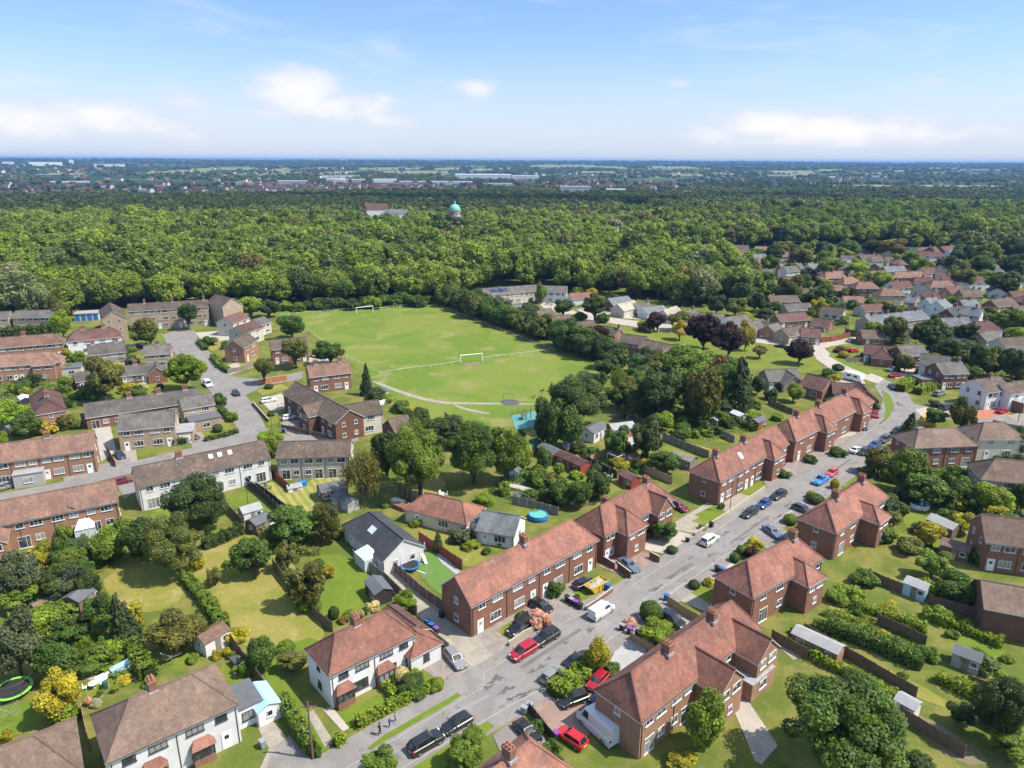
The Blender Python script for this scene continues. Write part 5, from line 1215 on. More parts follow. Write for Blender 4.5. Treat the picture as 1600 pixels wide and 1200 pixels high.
hs(B_, (115, 583), (150, 578), 4.4, 2.6, 7, 'gg', 'brick_dk', 'r_grey', 'low grey-roofed bungalow half hidden behind the blossoming tree', 'the half-hidden bungalow', units=1, storeys=1)
hs(S_, (68, 606), (74, 624), 7.4, 5.0, 7.5, 'hh', 'brick_or', 'r_dark', 'brick house with dark red hipped roof end-on to the view', 'the end-on brick house', units=2, chim=(.7,))
hs(T_, (131, 631), (309, 606), 5.6, 3.2, 8.0, 'gg', 'brick', 'r_grey', 'long low row of houses under one grey-brown roof', 'the long low row', units=5, storeys=1, front='b', chim=(.38, .64, .88))
hs(S_, (280, 621), (329, 613), 7.0, 5.0, 7.5, 'gg', 'stock', 'r_grey', 'buff brick house with flat-roofed extension on the street corner', 'the buff corner house', units=1, flat=((.55, -1, 7, 4.5, 2.8, 'stock', 'felt'),))
hs(S_, (186, 648), (273, 640), 7.4, 5.0, 9.0, 'gg', 'stock', 'r_grey', 'broad buff house with big mossy roof and side garage', 'the big mossy roof', units=2, flat=((0, 2, 3.5, 6, 2.7, 'stock', 'feltlt', 'whitep'),))
hs(T_, (-30, 697), (145, 674), 7.8, 5.1, 8.2, 'gg', 'brick_or', 'r_pink', 'orange brick terrace with faded red roof and one chimney', 'the orange brick terrace', units=4, chim=(.58,), flat=((.4, -1, 5, 2.5, 2.8, 'greyr', 'feltlt'),))
hs(T_, (-30, 788), (178, 749), 7.8, 5.1, 8.2, 'gg', 'brick_or', 'r_pink', 'orange brick terrace with large lawnless back gardens', 'the orange terrace above the overgrown gardens', units=4, front='b', cons=((.72, -1, 3, 2.2),), wings=((-.44, -1, 4.2, 5, 5.6, 4.2, 'g'),))
hs(S_, (350, 496), (376, 487), 7.0, 5.0, 8.0, 'gg', 'cream', 'r_dark', 'pale house with dark roof nearest the flats', 'the pale house by the flats', units=1)
hs(S_, (368, 510), (398, 501), 6.8, 4.8, 8.0, 'gg', 'cream', 'r_dark', 'pale gabled house, second along from the flats', 'the second pale house', units=1)
hs(S_, (396, 499), (412, 494), 6.0, 4.2, 7.0, 'gg', 'cream', 'r_grey', 'pale low-roofed house beside the field', 'the pale house beside the field', units=1)
hs(S_, (364, 531), (386, 519), 7.6, 5.1, 7.5, 'gg', 'brick_or', 'r_brown', 'bright orange brick house with gable towards the viewer', 'the orange gabled house', units=1)
# close along the football field
hs(T_, (752, 451), (845, 444), 7.4, 5.0, 8, 'gg', 'cream', 'r_grey', 'long pale terrace with solar panels at the wood edge', 'the solar-panelled terrace', units=6, solar=(.12, .4, .2, .7))
hs(T_, (849, 446), (886, 447), 7.4, 5.0, 8, 'gg', 'white', 'r_grey', 'white gable-ended houses beside the red-roofed bungalow', 'the white gable-ended houses', units=2)
hs(S_, (757, 468), (795, 466), 6.8, 4.8, 8, 'gg', 'white', 'r_brown', 'white-walled house behind the field hedge', 'the white house behind the hedge', units=2)
hs(S_, (740, 458), (756, 453), 6.5, 4.5, 7, 'gg', 'brick_dk', 'r_brown', 'brown brick gable at the corner of the field', 'the brown gable by the field', units=1)
hs(B_, (891, 458), (930, 456), 5, 2.9, 8, 'gg', 'white', 'r_red', 'white bungalow with bright red roof at the cul-de-sac', 'the bright red roof', units=1, storeys=1)
hs(B_, (950, 466), (981, 462), 5.5, 3, 9, 'gg', 'brick_dk', 'r_slate', 'bungalow with steep slate-grey roof', 'the slate-grey bungalow', units=1, storeys=1)
hs(B_, (965, 475), (990, 469), 5.4, 3, 8, 'gg', 'cream', 'r_pale', 'bungalow with pale gable and brown boarding', 'the brown-boarded bungalow', units=1, storeys=1)
hs(B_, (990, 474), (1014, 472), 4.6, 2.8, 8, 'gg', 'cream', 'r_grey', 'low grey roof with chimney between pale gables', 'the low grey roof', units=1, storeys=1, chim=(.9,), pots=2)
hs(B_, (1004, 481), (1036, 477), 4.4, 2.7, 8, 'gg', 'white', 'r_slate', 'low white garage range with pale roof', 'the white garage range', units=2, storeys=1)
hs(B_, (1036, 484), (1057, 478), 5.4, 3, 8, 'gg', 'cream', 'r_pale', 'bungalow with sandy yellow roof', 'the sandy-roofed bungalow', units=1, storeys=1)
hs(B_, (1060, 487), (1085, 483), 5.2, 3, 8, 'gg', 'cream', 'r_grey', 'bungalow left of the great purple beeches, grey gable', 'the bungalow by the beeches', units=1, storeys=1, chim=(.9,), pots=2)
hs(B_, (1085, 490), (1130, 490), 4.8, 2.8, 8, 'gg', 'brick_dk', 'r_grey', 'long low bungalow behind the purple beeches', 'the bungalow behind the beeches', units=2, storeys=1)
hs(B_, (1132, 496), (1166, 491), 5.2, 2.9, 8, 'gg', 'white', 'r_grey', 'bungalow with clean grey-brown gable beyond the beeches', 'the clean gabled bungalow', units=1, storeys=1)
hs(B_, (1168, 504), (1192, 498), 5.2, 2.9, 8, 'gg', 'brick', 'r_grey', 'twin-gabled bungalow with car in front', 'the twin-gabled bungalow', units=1, storeys=1, wings=((.3, -1, 5, 2, 4.8, 2.8, 'g'),))
NG = 'houses backing onto the football field'
hs(S_, (790, 478), (822, 475), 6.8, 4.8, 7.5, 'gg', 'brick', 'r_slate', 'dark slate house with brick gable, first behind the field hedge', 'the dark slate house', units=1, group=NG)
hs(S_, (835, 487), (860, 481), 7, 4.9, 7.5, 'gg', 'brick', 'r_brown', 'brown-roofed brick gable house beside a blue-grey tree', 'the brick gable by the blue-grey tree', units=1, group=NG)
hs(S_, (858, 494), (890, 491), 6.6, 4.7, 7.5, 'gg', 'stock', 'r_brown', 'buff gabled house behind the field hedge', 'the buff gabled house', units=1, group=NG)
hs(S_, (893, 503), (928, 501), 7, 5, 7.5, 'gg', 'stock', 'r_brown', 'buff house with one white-edged gable by the purple shrub', 'the buff house by the purple shrub', units=2, group=NG)
hs(S_, (934, 508), (968, 513), 7, 5, 7.5, 'gg', 'brick', 'r_brown', 'brick house with chimney on its white-edged gable', 'the chimneyed brick gable', units=2, chim=(.97,), pots=2, group=NG)
hs(S_, (973, 521), (1011, 526), 7, 5, 7.5, 'gg', 'brick_or', 'r_brown', 'red-brown roofed house left of the white conservatory', 'the house by the conservatory', units=2, group=NG)
hs(S_, (1008, 530), (1060, 541), 7, 5, 8.5, 'gg', 'brick_or', 'r_brown', 'brick house with large white conservatory', 'the house with the white conservatory', units=2, cons=((.3, -1, 7, 4),), wings=((.3, -1, 4.5, 1.5, 6.4, 4.8, 'g'),), group=NG)
# east side of the bend
hs(B_, (1195, 577), (1245, 576), 5.2, 2.9, 8.5, 'gg', 'stock', 'r_grey', 'buff bungalow with two gables below the green', 'the bungalow below the green', units=2, storeys=1, wings=((.15, -1, 6, 2.5, 5.0, 2.8, 'g'),))
hs(B_, (1262, 583), (1298, 592), 5.8, 3.2, 8, 'gg', 'brick', 'r_dark', 'brick bungalow with steep brown gable below the green', 'the steep brown gable', units=1, storeys=1)
hs(B_, (1300, 597), (1350, 600), 4.8, 2.8, 7.5, 'gg', 'brick', 'r_dark', 'L-shaped brick bungalow at the road bend', 'the L-shaped bungalow', units=2, storeys=1, wings=((.36, -1, 6.5, 4.5, 5.4, 2.8, 'g'),))
hs(B_, (1352, 537), (1392, 541), 5.2, 3, 9, 'gg', 'brick', 'r_dark', 'brown-roofed house behind the wooden corner fence', 'the house behind the corner fence', units=1, storeys=1, wings=((.2, -1, 6, 4, 5, 2.9, 'h'),))
hs(S_, (1402, 540), (1440, 538), 6.6, 4.2, 9, 'gg', 'brick_dk', 'r_grey', 'dark gabled house with mossy roof', 'the dark gabled house', units=1)
hs(S_, (1440, 552), (1485, 557), 7, 4.8, 9, 'gg', 'white', 'r_grey', 'house with white boarded gable beside the bushy hedge', 'the white boarded gable', units=1)
hs(S_, (1462, 566), (1502, 565), 7.2, 4.9, 9, 'gg', 'brick_dk', 'r_grey', 'dark boarded house with broad chimney and garage', 'the dark boarded house', units=2, chim=(.9,), pots=2, flat=((0, -2, 5, 5, 2.7, 'brick_or', 'felt'),))
hs(S_, (1525, 593), (1562, 588), 7.4, 5, 9, 'gg', 'white', 'r_brown', 'white-fronted house with balcony beside the red driveway', 'the white-fronted house', units=2, win='dk', chim=(.6,), pots=2)
hs(S_, (1562, 600), (1600, 594), 6.4, 4.6, 8, 'gg', 'white', 'r_brown', 'house with white garage doors at the right edge', 'the garage-door house', units=1, flat=((.5, -1, 7, 3, 2.7, 'brick', 'feltlt', 'whitep'),))
hs(S_, (1436, 670), (1492, 668), 7.6, 5, 9, 'hh', 'brick', 'r_tan', 'brick hip-roofed house beside the yellow barriers', 'the house beside the yellow barriers', units=2, front='b')
hs(S_, (1538, 660), (1570, 660), 7.4, 5, 8.5, 'hh', 'cream', 'r_tan', 'pale hip-roofed house right of the yellow barriers', 'the pale hipped house', units=1)
hs(S_, (1556, 716), (1620, 722), 8, 5.1, 9, 'hh', 'stock', 'r_tan', 'tan hip-roofed house above the blurred gardens', 'the tan hipped house', units=2)
hs(S_, (1535, 803), (1640, 815), 8, 5.1, 9, 'gg', 'brick', 'r_tan', 'brick house with brown roof against the right edge', 'the brown roof at the right edge', units=2)
hs(S_, (1535, 906), (1640, 925), 6.4, 4.4, 9, 'gg', 'brick_dk', 'r_tan', 'brown building with windowless wall at the right edge', 'the windowless building', units=1, storeys=0)
# slate terrace and the houses uphill on the right
hs(T_, (1352, 494), (1440, 484), 7.6, 5.1, 9, 'gg', 'stock', 'r_slate', 'slate-roofed terrace with four dark chimneys', 'the slate terrace', units=5, chim=(.12, .38, .64, .9), chm='brick_dk', pots=3)
RH = 'red hipped houses on the hill'
for u0, v0, u1, v1, w_, lab, ref in [(1290, 425, 1312, 424, 'brick_dk', 'red hip-roofed house with grey flat neighbour, first of its row', 'the first red hipped house'), (1318, 433, 1332, 432, 'brick', 'red hip-roofed house second in the hillside row', 'the second red hipped house'), (1342, 440, 1362, 440, 'brick_dk', 'red pyramid-roofed house third in the hillside row', 'the third red hipped house'), (1380, 450, 1402, 450, 'stock', 'red hip-roofed house nearest the slate terrace', 'the red hipped house by the slate terrace'),
                                     (1400, 424, 1440, 424, 'brick', 'wide red-brown house behind the hillside row', 'the wide red-brown house'), (1430, 433, 1455, 433, 'brick_dk', 'brown hip-roofed house above the white gables', 'the brown hipped house'), (1458, 438, 1482, 438, 'white', 'white house with red-brown hipped roof on the hill', 'the white house on the hill')]:
    hs(S_, (u0, v0), (u1, v1), 7.6, 5, 8, 'hh', w_, 'r_pink' if 'red' in lab else 'r_dark', lab, ref, units=2, group=RH, chim=(.5,), pots=2)
for u0, v0, u1, v1, w_, r_, z_, lab, ref in [
    (1478, 448, 1500, 446, 'brick_or', 'r_dark', 6.4, 'orange brick house with dark gable on the hill', 'the dark gable on the hill'), (1500, 452, 1530, 452, 'brick_or', 'r_brown', 6.4, 'long orange brick gable end beneath the meadow', 'the orange gable end'),
    (1420, 460, 1436, 462, 'stock', 'r_slate', 7.4, 'house with slate roof and white dormer', 'the slate house with dormer'), (1446, 466, 1462, 464, 'white', 'r_slate', 7.4, 'white house with narrow slate roof, one of two white gables', 'the first white gable'), (1464, 470, 1476, 466, 'white', 'r_slate', 7.6, 'tall white gable with slate roof behind', 'the tall white gable'),
    (1502, 478, 1536, 482, 'white', 'r_slate', 7.0, 'broad white house with slate-grey gable', 'the broad white gable'), (1480, 482, 1500, 478, 'brick_dk', 'r_char', 6.4, 'dark-roofed house between the white gables', 'the dark house between the gables'), (1525, 502, 1548, 502, 'white', 'r_dark', 7.4, 'white house with brown hipped roof and white chimney', 'the white hipped house'),
    (1560, 528, 1600, 526, 'white', 'r_brown', 5.6, 'white bungalow with brown roof at the right edge', 'the white edge bungalow'), (1548, 468, 1580, 464, 'brick', 'r_brown', 6.4, 'brick house with brown roof right of the white gables', 'the brick house by the white gables'), (1582, 478, 1620, 476, 'brick', 'r_brown', 6.4, 'brick house cut by the right edge', 'the brick house at the edge'), (1578, 456, 1620, 454, 'brick', 'r_dark', 6.4, 'dark red house under trees at the right edge', 'the dark red house at the edge'),
    (1285, 478, 1320, 482, 'cream', 'r_brown', 4.8, 'low brown roof beside the white conservatory roofs', 'the low brown roof'), (1218, 452, 1262, 450, 'brick', 'r_brown', 5.0, 'brown-roofed bungalow below the wood on the right', 'the bungalow below the wood'), (1200, 462, 1245, 461, 'brick', 'r_brown', 5.0, 'second brown-roofed bungalow below the wood', 'the second bungalow below the wood'),
    (1225, 475, 1265, 473, 'stock', 'r_grey', 5.2, 'grey-roofed bungalow with buff gable', 'the grey-roofed buff bungalow'), (1212, 491, 1258, 488, 'brick', 'r_dark', 5.2, 'brown-roofed brick bungalow behind the yellow shrub', 'the bungalow behind the yellow shrub'), (1200, 508, 1216, 504, 'brick_or', 'r_grey', 5.2, 'small gabled brick house by the pale driveway', 'the small gabled brick house'),
    (1222, 513, 1250, 509, 'stock', 'r_brown', 5.4, 'bungalow with brown roof beside the purple shrub', 'the bungalow by the purple shrub'), (1252, 512, 1282, 514, 'brick', 'r_dark', 5.2, 'dark-roofed bungalow behind the long wooden fence', 'the bungalow behind the long fence'), (1272, 496, 1300, 500, 'brick', 'r_dark', 4.4, 'low dark garage block among hedges', 'the dark garage block'),
    (1222, 432, 1248, 431, 'brick', 'r_dark', 5.6, 'red-brown house tucked among trees', 'the red-brown house among trees'), (1262, 412, 1283, 411, 'white', 'r_slate', 6.6, 'white house with slate roof beside the wood', 'the white house beside the wood'), (1182, 440, 1210, 440, 'brick_dk', 'r_dark', 5.6, 'dark-roofed house at the wood corner', 'the house at the wood corner'),
    (1118, 402, 1142, 399, 'white', 'r_dark', 7, 'white-gabled house with brown roof by the wood', 'the white-gabled house by the wood'), (1165, 398, 1195, 396, 'greyr', 'r_slate', 7.2, 'grey hip-roofed house on the wood edge', 'the grey hipped house'), (1168, 408, 1190, 405, 'white', 'r_red', 7.2, 'white house with bright red roof on the wood edge', 'the white house with red roof'), (1140, 390, 1166, 389, 'brick', 'r_dark', 6, 'dark brown roof between tree crowns', 'the dark roof between crowns'),
    (966, 377, 985, 374, 'white', 'r_dark', 8, 'white and brown house alone in the woods', 'the lone woodland house'), (996, 373, 1010, 371, 'stock', 'r_dark', 8, 'buff house in the woods beside the slate one', 'the buff house in the woods'), (1020, 371, 1036, 369, 'greyr', 'r_slate', 8.5, 'tall slate-roofed house in the woods', 'the slate house in the woods'), (910, 379, 930, 377, 'brick', 'r_dark', 7, 'brown roof nearly hidden by trees in the woods', 'the hidden brown roof'),
    (1218, 412, 1252, 411, 'brick_or', 'r_grey', 7, 'orange brick house with grey roof under the far trees', 'the orange house under far trees'), (1250, 389, 1275, 387, 'greyr', 'r_slate', 6.5, 'grey house half covered in blue sheeting', 'the blue-sheeted house'), (1318, 406, 1342, 405, 'white', 'r_slate', 7, 'slate-roofed white gable among the hill trees', 'the slate gable among hill trees'), (1342, 398, 1375, 397, 'brick_dk', 'r_brown', 6.5, 'long brown roof among the hill trees', 'the long brown roof'),
    (1380, 416, 1412, 415, 'brick', 'r_slate', 6, 'low slate roof above the hillside row', 'the low slate roof'), (1432, 387, 1462, 385, 'white', 'r_dark', 6.6, 'white-ended long house by the far meadow', 'the white-ended long house'), (1470, 385, 1492, 383, 'brick_dk', 'r_dark', 6.6, 'brown house by the far meadow', 'the brown house by the meadow'), (1512, 385, 1528, 384, 'white', 'r_red', 7, 'small white house with red hipped roof by the far trees', 'the small white red-roofed house'),
    (1440, 406, 1475, 404, 'cream', 'r_slate', 6, 'pale slate-roofed bungalow on the hillside', 'the pale hillside bungalow'), (1530, 520, 1556, 517, 'cream', 'r_grey', 4.6, 'low pale roof behind the right-hand shrubs', 'the low pale roof'), (1590, 552, 1625, 550, 'cream', 'r_grey', 5, 'pale bungalow roof at the right edge', 'the pale edge roof'), (1470, 497, 1512, 495, 'brick', 'r_slate', 6.0, 'brick house with white panels and flat grey roof', 'the white-panelled brick house')]:
    two = z_ > 5.6
    hip = 'hipped' in lab
    hs(S_ if two else B_, (u0, v0), (u1, v1), z_, z_ - (2.6 if two else 2.2), 8, 'hh' if hip else 'gg', w_, r_, lab, ref, units=2 if abs(u1 - u0) > 24 else 1, storeys=2 if two else 1, chim=(.7,) if two else (), pots=2)
# more hillside houses packed below the woods
rq = random.Random(31); taken = [(o.location.x, o.location.y) for o in COL.objects if o.get('category') in ('house', 'flats')]
WN = {'white': 'white-walled', 'brick': 'red brick', 'cream': 'cream-walled', 'stock': 'buff brick', 'brick_dk': 'brown brick'}; RN = {'r_brown': 'brown', 'r_dark': 'dark red', 'r_grey': 'grey', 'r_slate': 'slate', 'r_pink': 'faded red'}
made = 0
for _ in range(900):
    if made >= 70: break
    u, v = rq.uniform(1110, 1610), rq.uniform(396, 545); p = P(u, v)
    if v > 470 and u < 1330 or any((p.x - x) ** 2 + (p.y - y) ** 2 < 150 for x, y in taken): continue
    w, r_ = rq.choice(list(WN) + ['white', 'cream']), rq.choice(list(RN)); two = rq.random() < .55; a = rq.choice([.15, .3, -.2, 1.3]) + rq.uniform(-.15, .15); L = rq.uniform(3.5, 6); e = rq.choice(['gg', 'gg', 'hh']); z = 7.2 if two else 5.0
    house(S_ if two else B_, (p.x - L * math.cos(a), p.y - L * math.sin(a)), (p.x + L * math.cos(a), p.y + L * math.sin(a)), z, z - (2.5 if two else 2.2), 8.2, e, w, r_, f"{WN[w]} {'two-storey house' if two else 'bungalow'} under {'a hipped' if e == 'hh' else 'a gabled'} {RN[r_]} roof, packed in below the woods", 'the packed hillside houses', units=2 if L > 4.6 else 1, storeys=2 if two else 1, chim=(.6,) if two else (), pots=2, px=False, group=f"{WN[w]} {'two-storey' if two else 'low'} {e} {RN[r_]} hillside houses"); LAND.pop(); taken.append((p.x, p.y)); made += 1
# ------------------------------------------------------------------ fences
FP = {}
def post_mesh(h, m):
    k = (round(h, 2), m)
    if k not in FP: b = MB(); b.box((-.055, -.055, 0), (.055, .055, h)); FP[k] = b.mesh('post', [M[m]])
    return FP[k]
def fence(pts, h=1.8, m='wood', pm='concrete', label='', bay=1.85, cat='fence', name='wooden_fence', px=True, group=None):
    W = [P(*p) if px else Vector((*p, 0)) for p in pts]; o = W[0]; root = empty(name, (o.x, o.y, 0)); b = MB(); rg_ = random.Random(int(o.x * 10)); np_ = 0
    tag(root, label, cat, group)
    for a, c in zip(W, W[1:]):
        u = c - a; L = u.length; nb = max(1, round(L / bay)); ang = math.atan2(u.y, u.x); u = u / L; nrm = Vector((-u.y, u.x, 0))
        for i in range(nb):
            s0, s1 = L * i / nb + .05, L * (i + 1) / nb - .05; hh = h + rg_.uniform(-.04, .04)
            kk = max(2, round((s1 - s0) / .3))
            for j in range(kk):
                q0 = a + u * (s0 + (s1 - s0) * j / kk) - o; q1 = a + u * (s0 + (s1 - s0) * (j + 1) / kk) - o; t = nrm * (.022 + (.012 if j % 2 else 0)); hz = Vector((0, 0, hh - .02 * (j % 2))); lo = Vector((0, 0, .03))
                b.poly([q0 - t + lo, q1 - t + lo, q1 - t + hz, q0 - t + hz]); b.poly([q1 + t + lo, q0 + t + lo, q0 + t + hz, q1 + t + hz]); b.poly([q0 - t + hz, q1 - t + hz, q1 + t + hz, q0 + t + hz])
            if np_ < 98: link('post', post_mesh(h + .12, pm), root, a + u * (L * i / nb) - o, ang); np_ += 1
    link('post', post_mesh(h + .12, pm), root, W[-1] - o)
    b.build('panel', M[m], root)
    LAND.append((W[len(W) // 2], None))
    return root
def rail(pts, h=1.05, bay=2.6, label='', m='fascia', name='rail_fence', mesh=False, rails=(1.0,)):
    W = [P(*p) for p in pts]; o = W[0]; root = empty(name, (o.x, o.y, 0)); tag(root, label, 'fence'); b = MB(); n_ = 0
    L_ = sum((c - a).length for a, c in zip(W, W[1:])); bay = max(bay, L_ / 95)
    for a, c in zip(W, W[1:]):
        u = c - a; L = u.length; nb = max(1, round(L / bay)); ang = math.atan2(u.y, u.x)
        for i in range(nb): link('post', post_mesh(h, m), root, a + u * (i / nb) - o, ang).scale = (.9, .9, 1)
        for r_ in rails: b.tube(a - o + Vector((0, 0, h * r_ - .04)), c - o + Vector((0, 0, h * r_ - .04)), .04, .04, 5)
    link('post', post_mesh(h, m), root, W[-1] - o); b.build('rail', M[m], root); return root
def wall_run(pts, h, m, label, name='garden_wall', t=.22):
    W = [P(*p) for p in pts]; o = W[0]; b = MB()
    for a, c in zip(W, W[1:]):
        u = (c - a).normalized(); nn = Vector((-u.y, u.x, 0)) * t / 2; q = [a - nn - o, c - nn - o, c + nn - o, a + nn - o]; up = Vector((0, 0, h))
        for i in range(4): b.poly([q[i], q[(i + 1) % 4], q[(i + 1) % 4] + up, q[i] + up])
        cp = [p + (p - (a + c) / 2 + o).normalized() * .04 for p in q]; u2 = Vector((0, 0, h + .07))
        b.poly([p + u2 for p in cp], 1)
        for i in range(4): b.poly([cp[i] + up, cp[(i + 1) % 4] + up, cp[(i + 1) % 4] + u2, cp[i] + u2], 1)
    ob = b.build(name, [M[m], M['concrete']], None, (o.x, o.y, 0)); tag(ob, label, 'wall'); LAND.append((W[len(W) // 2], None)); return ob

fence([(553, 874), (575, 890), (600, 908), (625, 932), (652, 962)], 1.7, 'woodgr', 'concrete', 'grey weathered fence along the left side of the gravel alley')
fence([(590, 868), (622, 898), (655, 928), (692, 955)], 1.8, 'wood', 'concrete', 'dark fence with concrete posts beside the artificial turf')
fence([(655, 845), (690, 868), (722, 890)], 1.8, 'woodred', 'wood', 'reddish fence along the far side of the artificial turf')
fence([(622, 768), (645, 784), (664, 798)], 1.7, 'wood', 'concrete', 'short brown fence left of the red-roofed bungalow')
fence([(427, 888), (445, 912), (470, 943), (500, 972), (520, 988)], 1.7, 'wood', 'wood', 'brown fence on the left side of the garden with the dark shed')
fence([(352, 792), (362, 806), (378, 822)], 1.7, 'wood', 'wood', 'dark fence between the two small lawns behind the white terrace')
fence([(385, 757), (408, 776), (434, 800)], 1.7, 'woodbl', 'wood', 'black fence with pale top beside the bright green lawn')
fence([(425, 744), (438, 755), (453, 768)], 1.6, 'woodred', 'wood', 'short red-brown fence left of the striped lawn')
fence([(400, 764), (422, 780), (447, 800)], 1.6, 'woodbl', 'concrete', 'dark fence with concrete posts left of the striped lawn')
fence([(350, 992), (378, 1030), (402, 1062), (425, 1095), (452, 1132)], 1.7, 'wood', 'wood', 'long brown fence dividing the sheds from the green side garden')
fence([(128, 1108), (134, 1140), (142, 1175)], 1.7, 'woodlt', 'wood', 'narrow pale fence between the two bottom-left houses')
fence([(640, 975), (660, 990), (690, 1012), (702, 1022)], 1.7, 'woodgr', 'concrete', 'grey fence behind the stored bins beside the white semi')
fence([(695, 655), (725, 676)], 1.9, 'woodgr', 'woodgr', 'freestanding grey board wall on the football ground', bay=1.2)
fence([(838, 752), (868, 768), (900, 786)], 1.7, 'woodgr', 'concrete', 'grey fence beside the long bushy garden')
fence([(800, 787), (835, 795), (872, 806)], 1.7, 'woodgr', 'concrete', 'grey fence behind the round blue pool')
fence([(917, 724), (940, 736), (964, 748)], 1.7, 'woodbl', 'concrete', 'black fence panels right of the long red summerhouse')
fence([(922, 724), (936, 716), (951, 711)], 1.7, 'woodlt', 'woodlt', 'new pale fence across the end of a narrow lawn')
fence([(951, 711), (1000, 735), (1050, 757)], 1.7, 'woodlt', 'concrete', 'long sandy fence leading down to the terrace with twin chimneys')
fence([(1035, 687), (1070, 702), (1107, 716)], 1.8, 'woodgr', 'concrete', 'tall grey fence between two terrace lawns')
fence([(1055, 654), (1080, 664), (1105, 672), (1147, 692)], 1.7, 'woodgr', 'concrete', 'grey fence running through the hedged gardens')
fence([(1122, 639), (1150, 652), (1185, 666)], 1.7, 'wood', 'concrete', 'brown fence above the small red shed')
fence([(957, 659), (985, 650), (1010, 668)], 1.7, 'wood', 'wood', 'dark fence under the tall garden trees')
fence([(1200, 631), (1218, 640), (1238, 648)], 1.6, 'wood', 'concrete', 'brown fence beside the narrow garden near the bend')
fence([(1280, 535), (1300, 533), (1328, 526)], 1.8, 'woodred', 'concrete', 'long red-brown fence along the pavement below the slate terrace')
fence([(1320, 520), (1343, 526)], 1.8, 'wood', 'wood', 'brown fence at the end of the slate terrace')
fence([(1322, 566), (1352, 565), (1356, 568)], 1.5, 'woodgr', 'concrete', 'grey corner fence with a lamp post in front')
fence([(404, 602), (425, 598), (448, 595)], 1.6, 'woodor', 'woodlt', 'bright orange fence along the side road')
fence([(356, 584), (378, 580), (398, 572)], 1.5, 'woodgr', 'woodgr', 'pale grey fence in front of the orange gabled house')
fence([(168, 705), (175, 720), (181, 730)], 1.6, 'woodred', 'wood', 'red-brown fence beside the parked cars near the orange terrace')
fence([(570, 640), (592, 634), (607, 630)], 1.4, 'whitep', 'whitep', 'white fence behind the dark conifer')
fence([(1550, 665), (1575, 672), (1620, 680)], 1.6, 'woodgr', 'concrete', 'long pale fence along the verge at the right edge')
fence([(1043, 944), (1075, 965), (1098, 978)], 1.4, 'woodlt', 'woodlt', 'sandy board fence beside the paved front garden')
fence([(827, 1113), (850, 1142), (868, 1162)], 1.3, 'woodbl', 'wood', 'low black fence with ivy beside the brick-paved drive')
fence([(985, 1000), (1005, 1012), (1020, 1020)], 1.3, 'woodlt', 'woodlt', 'short sandy fence beside the pale grey paving')
for a_, b_, l_ in [((1255, 990), (1430, 1092), 'longest dark fence across the blurred gardens'), ((1355, 905), (1415, 930), 'short dark fence above the narrow yellow lawn'), ((1450, 945), (1525, 966), 'dark fence left of the windowless building'), ((1408, 1125), (1505, 1185), 'bottom-most dark fence beside the bare earth plot'), ((1510, 1072), (1568, 1095), 'dark fence at the far end of the dry lawn'), ((1370, 975), (1445, 1010), 'brown fence between two yellow lawns'), ((1205, 1000), (1260, 1030), 'brown fence close behind the two-winged terrace')]:
    fence([a_, ((a_[0] + b_[0]) / 2, (a_[1] + b_[1]) / 2), b_], 1.7, 'wood', 'wood', l_)
wall_run([(915, 955), (930, 945), (957, 925)], .8, 'brick', 'low brick wall beside the yellow skip')
wall_run([(795, 1010), (815, 995), (850, 978)], .7, 'stock', 'low pale wall in front of the black van')
wall_run([(965, 890), (985, 905)], 1.3, 'brick_dk', 'short dark wall ending at a brick pier by the driveway')
wall_run([(1015, 872), (1030, 880)], 1.2, 'brick_dk', 'short dark wall left of the white car')
wall_run([(935, 875), (960, 890)], 1.2, 'brick_dk', 'dark wall left of the block-paved driveway')
wall_run([(1085, 838), (1110, 822), (1135, 806)], .7, 'stock', 'low buff front wall beside the small lawns')
wall_run([(1135, 806), (1165, 785), (1195, 765)], .7, 'stone', 'low stone front wall behind the black estate car')
wall_run([(285, 902), (310, 930), (352, 988)], .7, 'stone', 'tumbledown pale wall under the long garden hedge')
wall_run([(150, 878), (180, 868)], 1.0, 'stone', 'old stone wall at the head of the left lawn')
wall_run([(395, 632), (420, 660)], .9, 'brick', 'brick wall along the street corner')
wall_run([(440, 668), (510, 684)], .9, 'brick', 'brick wall in front of the blurred houses')
rail([(440, 494), (500, 489), (556, 485)], label='white rail fence left of the far goal', bay=3)
rail([(584, 485), (625, 480), (668, 474)], label='white rail fence right of the far goal', bay=3)
rail([(668, 474), (720, 493), (770, 513), (815, 530), (866, 549)], label='grey mesh and rail fence along the hedge side of the pitch', m='steel', bay=3)
rail([(594, 586), (640, 579), (690, 573), (721, 568)], label='white rail fence left of the near goal', bay=3)
rail([(754, 563), (800, 557), (866, 549)], label='white rail fence right of the near goal', bay=3)
rail([(475, 513), (510, 540), (550, 563), (594, 586)], label='low white rail along the street side of the pitch', bay=5)
rail([(800, 648), (838, 640)], label='grey railing behind the blue playground surface', m='dsteel', bay=2, rails=(1, .5), h=1.2)
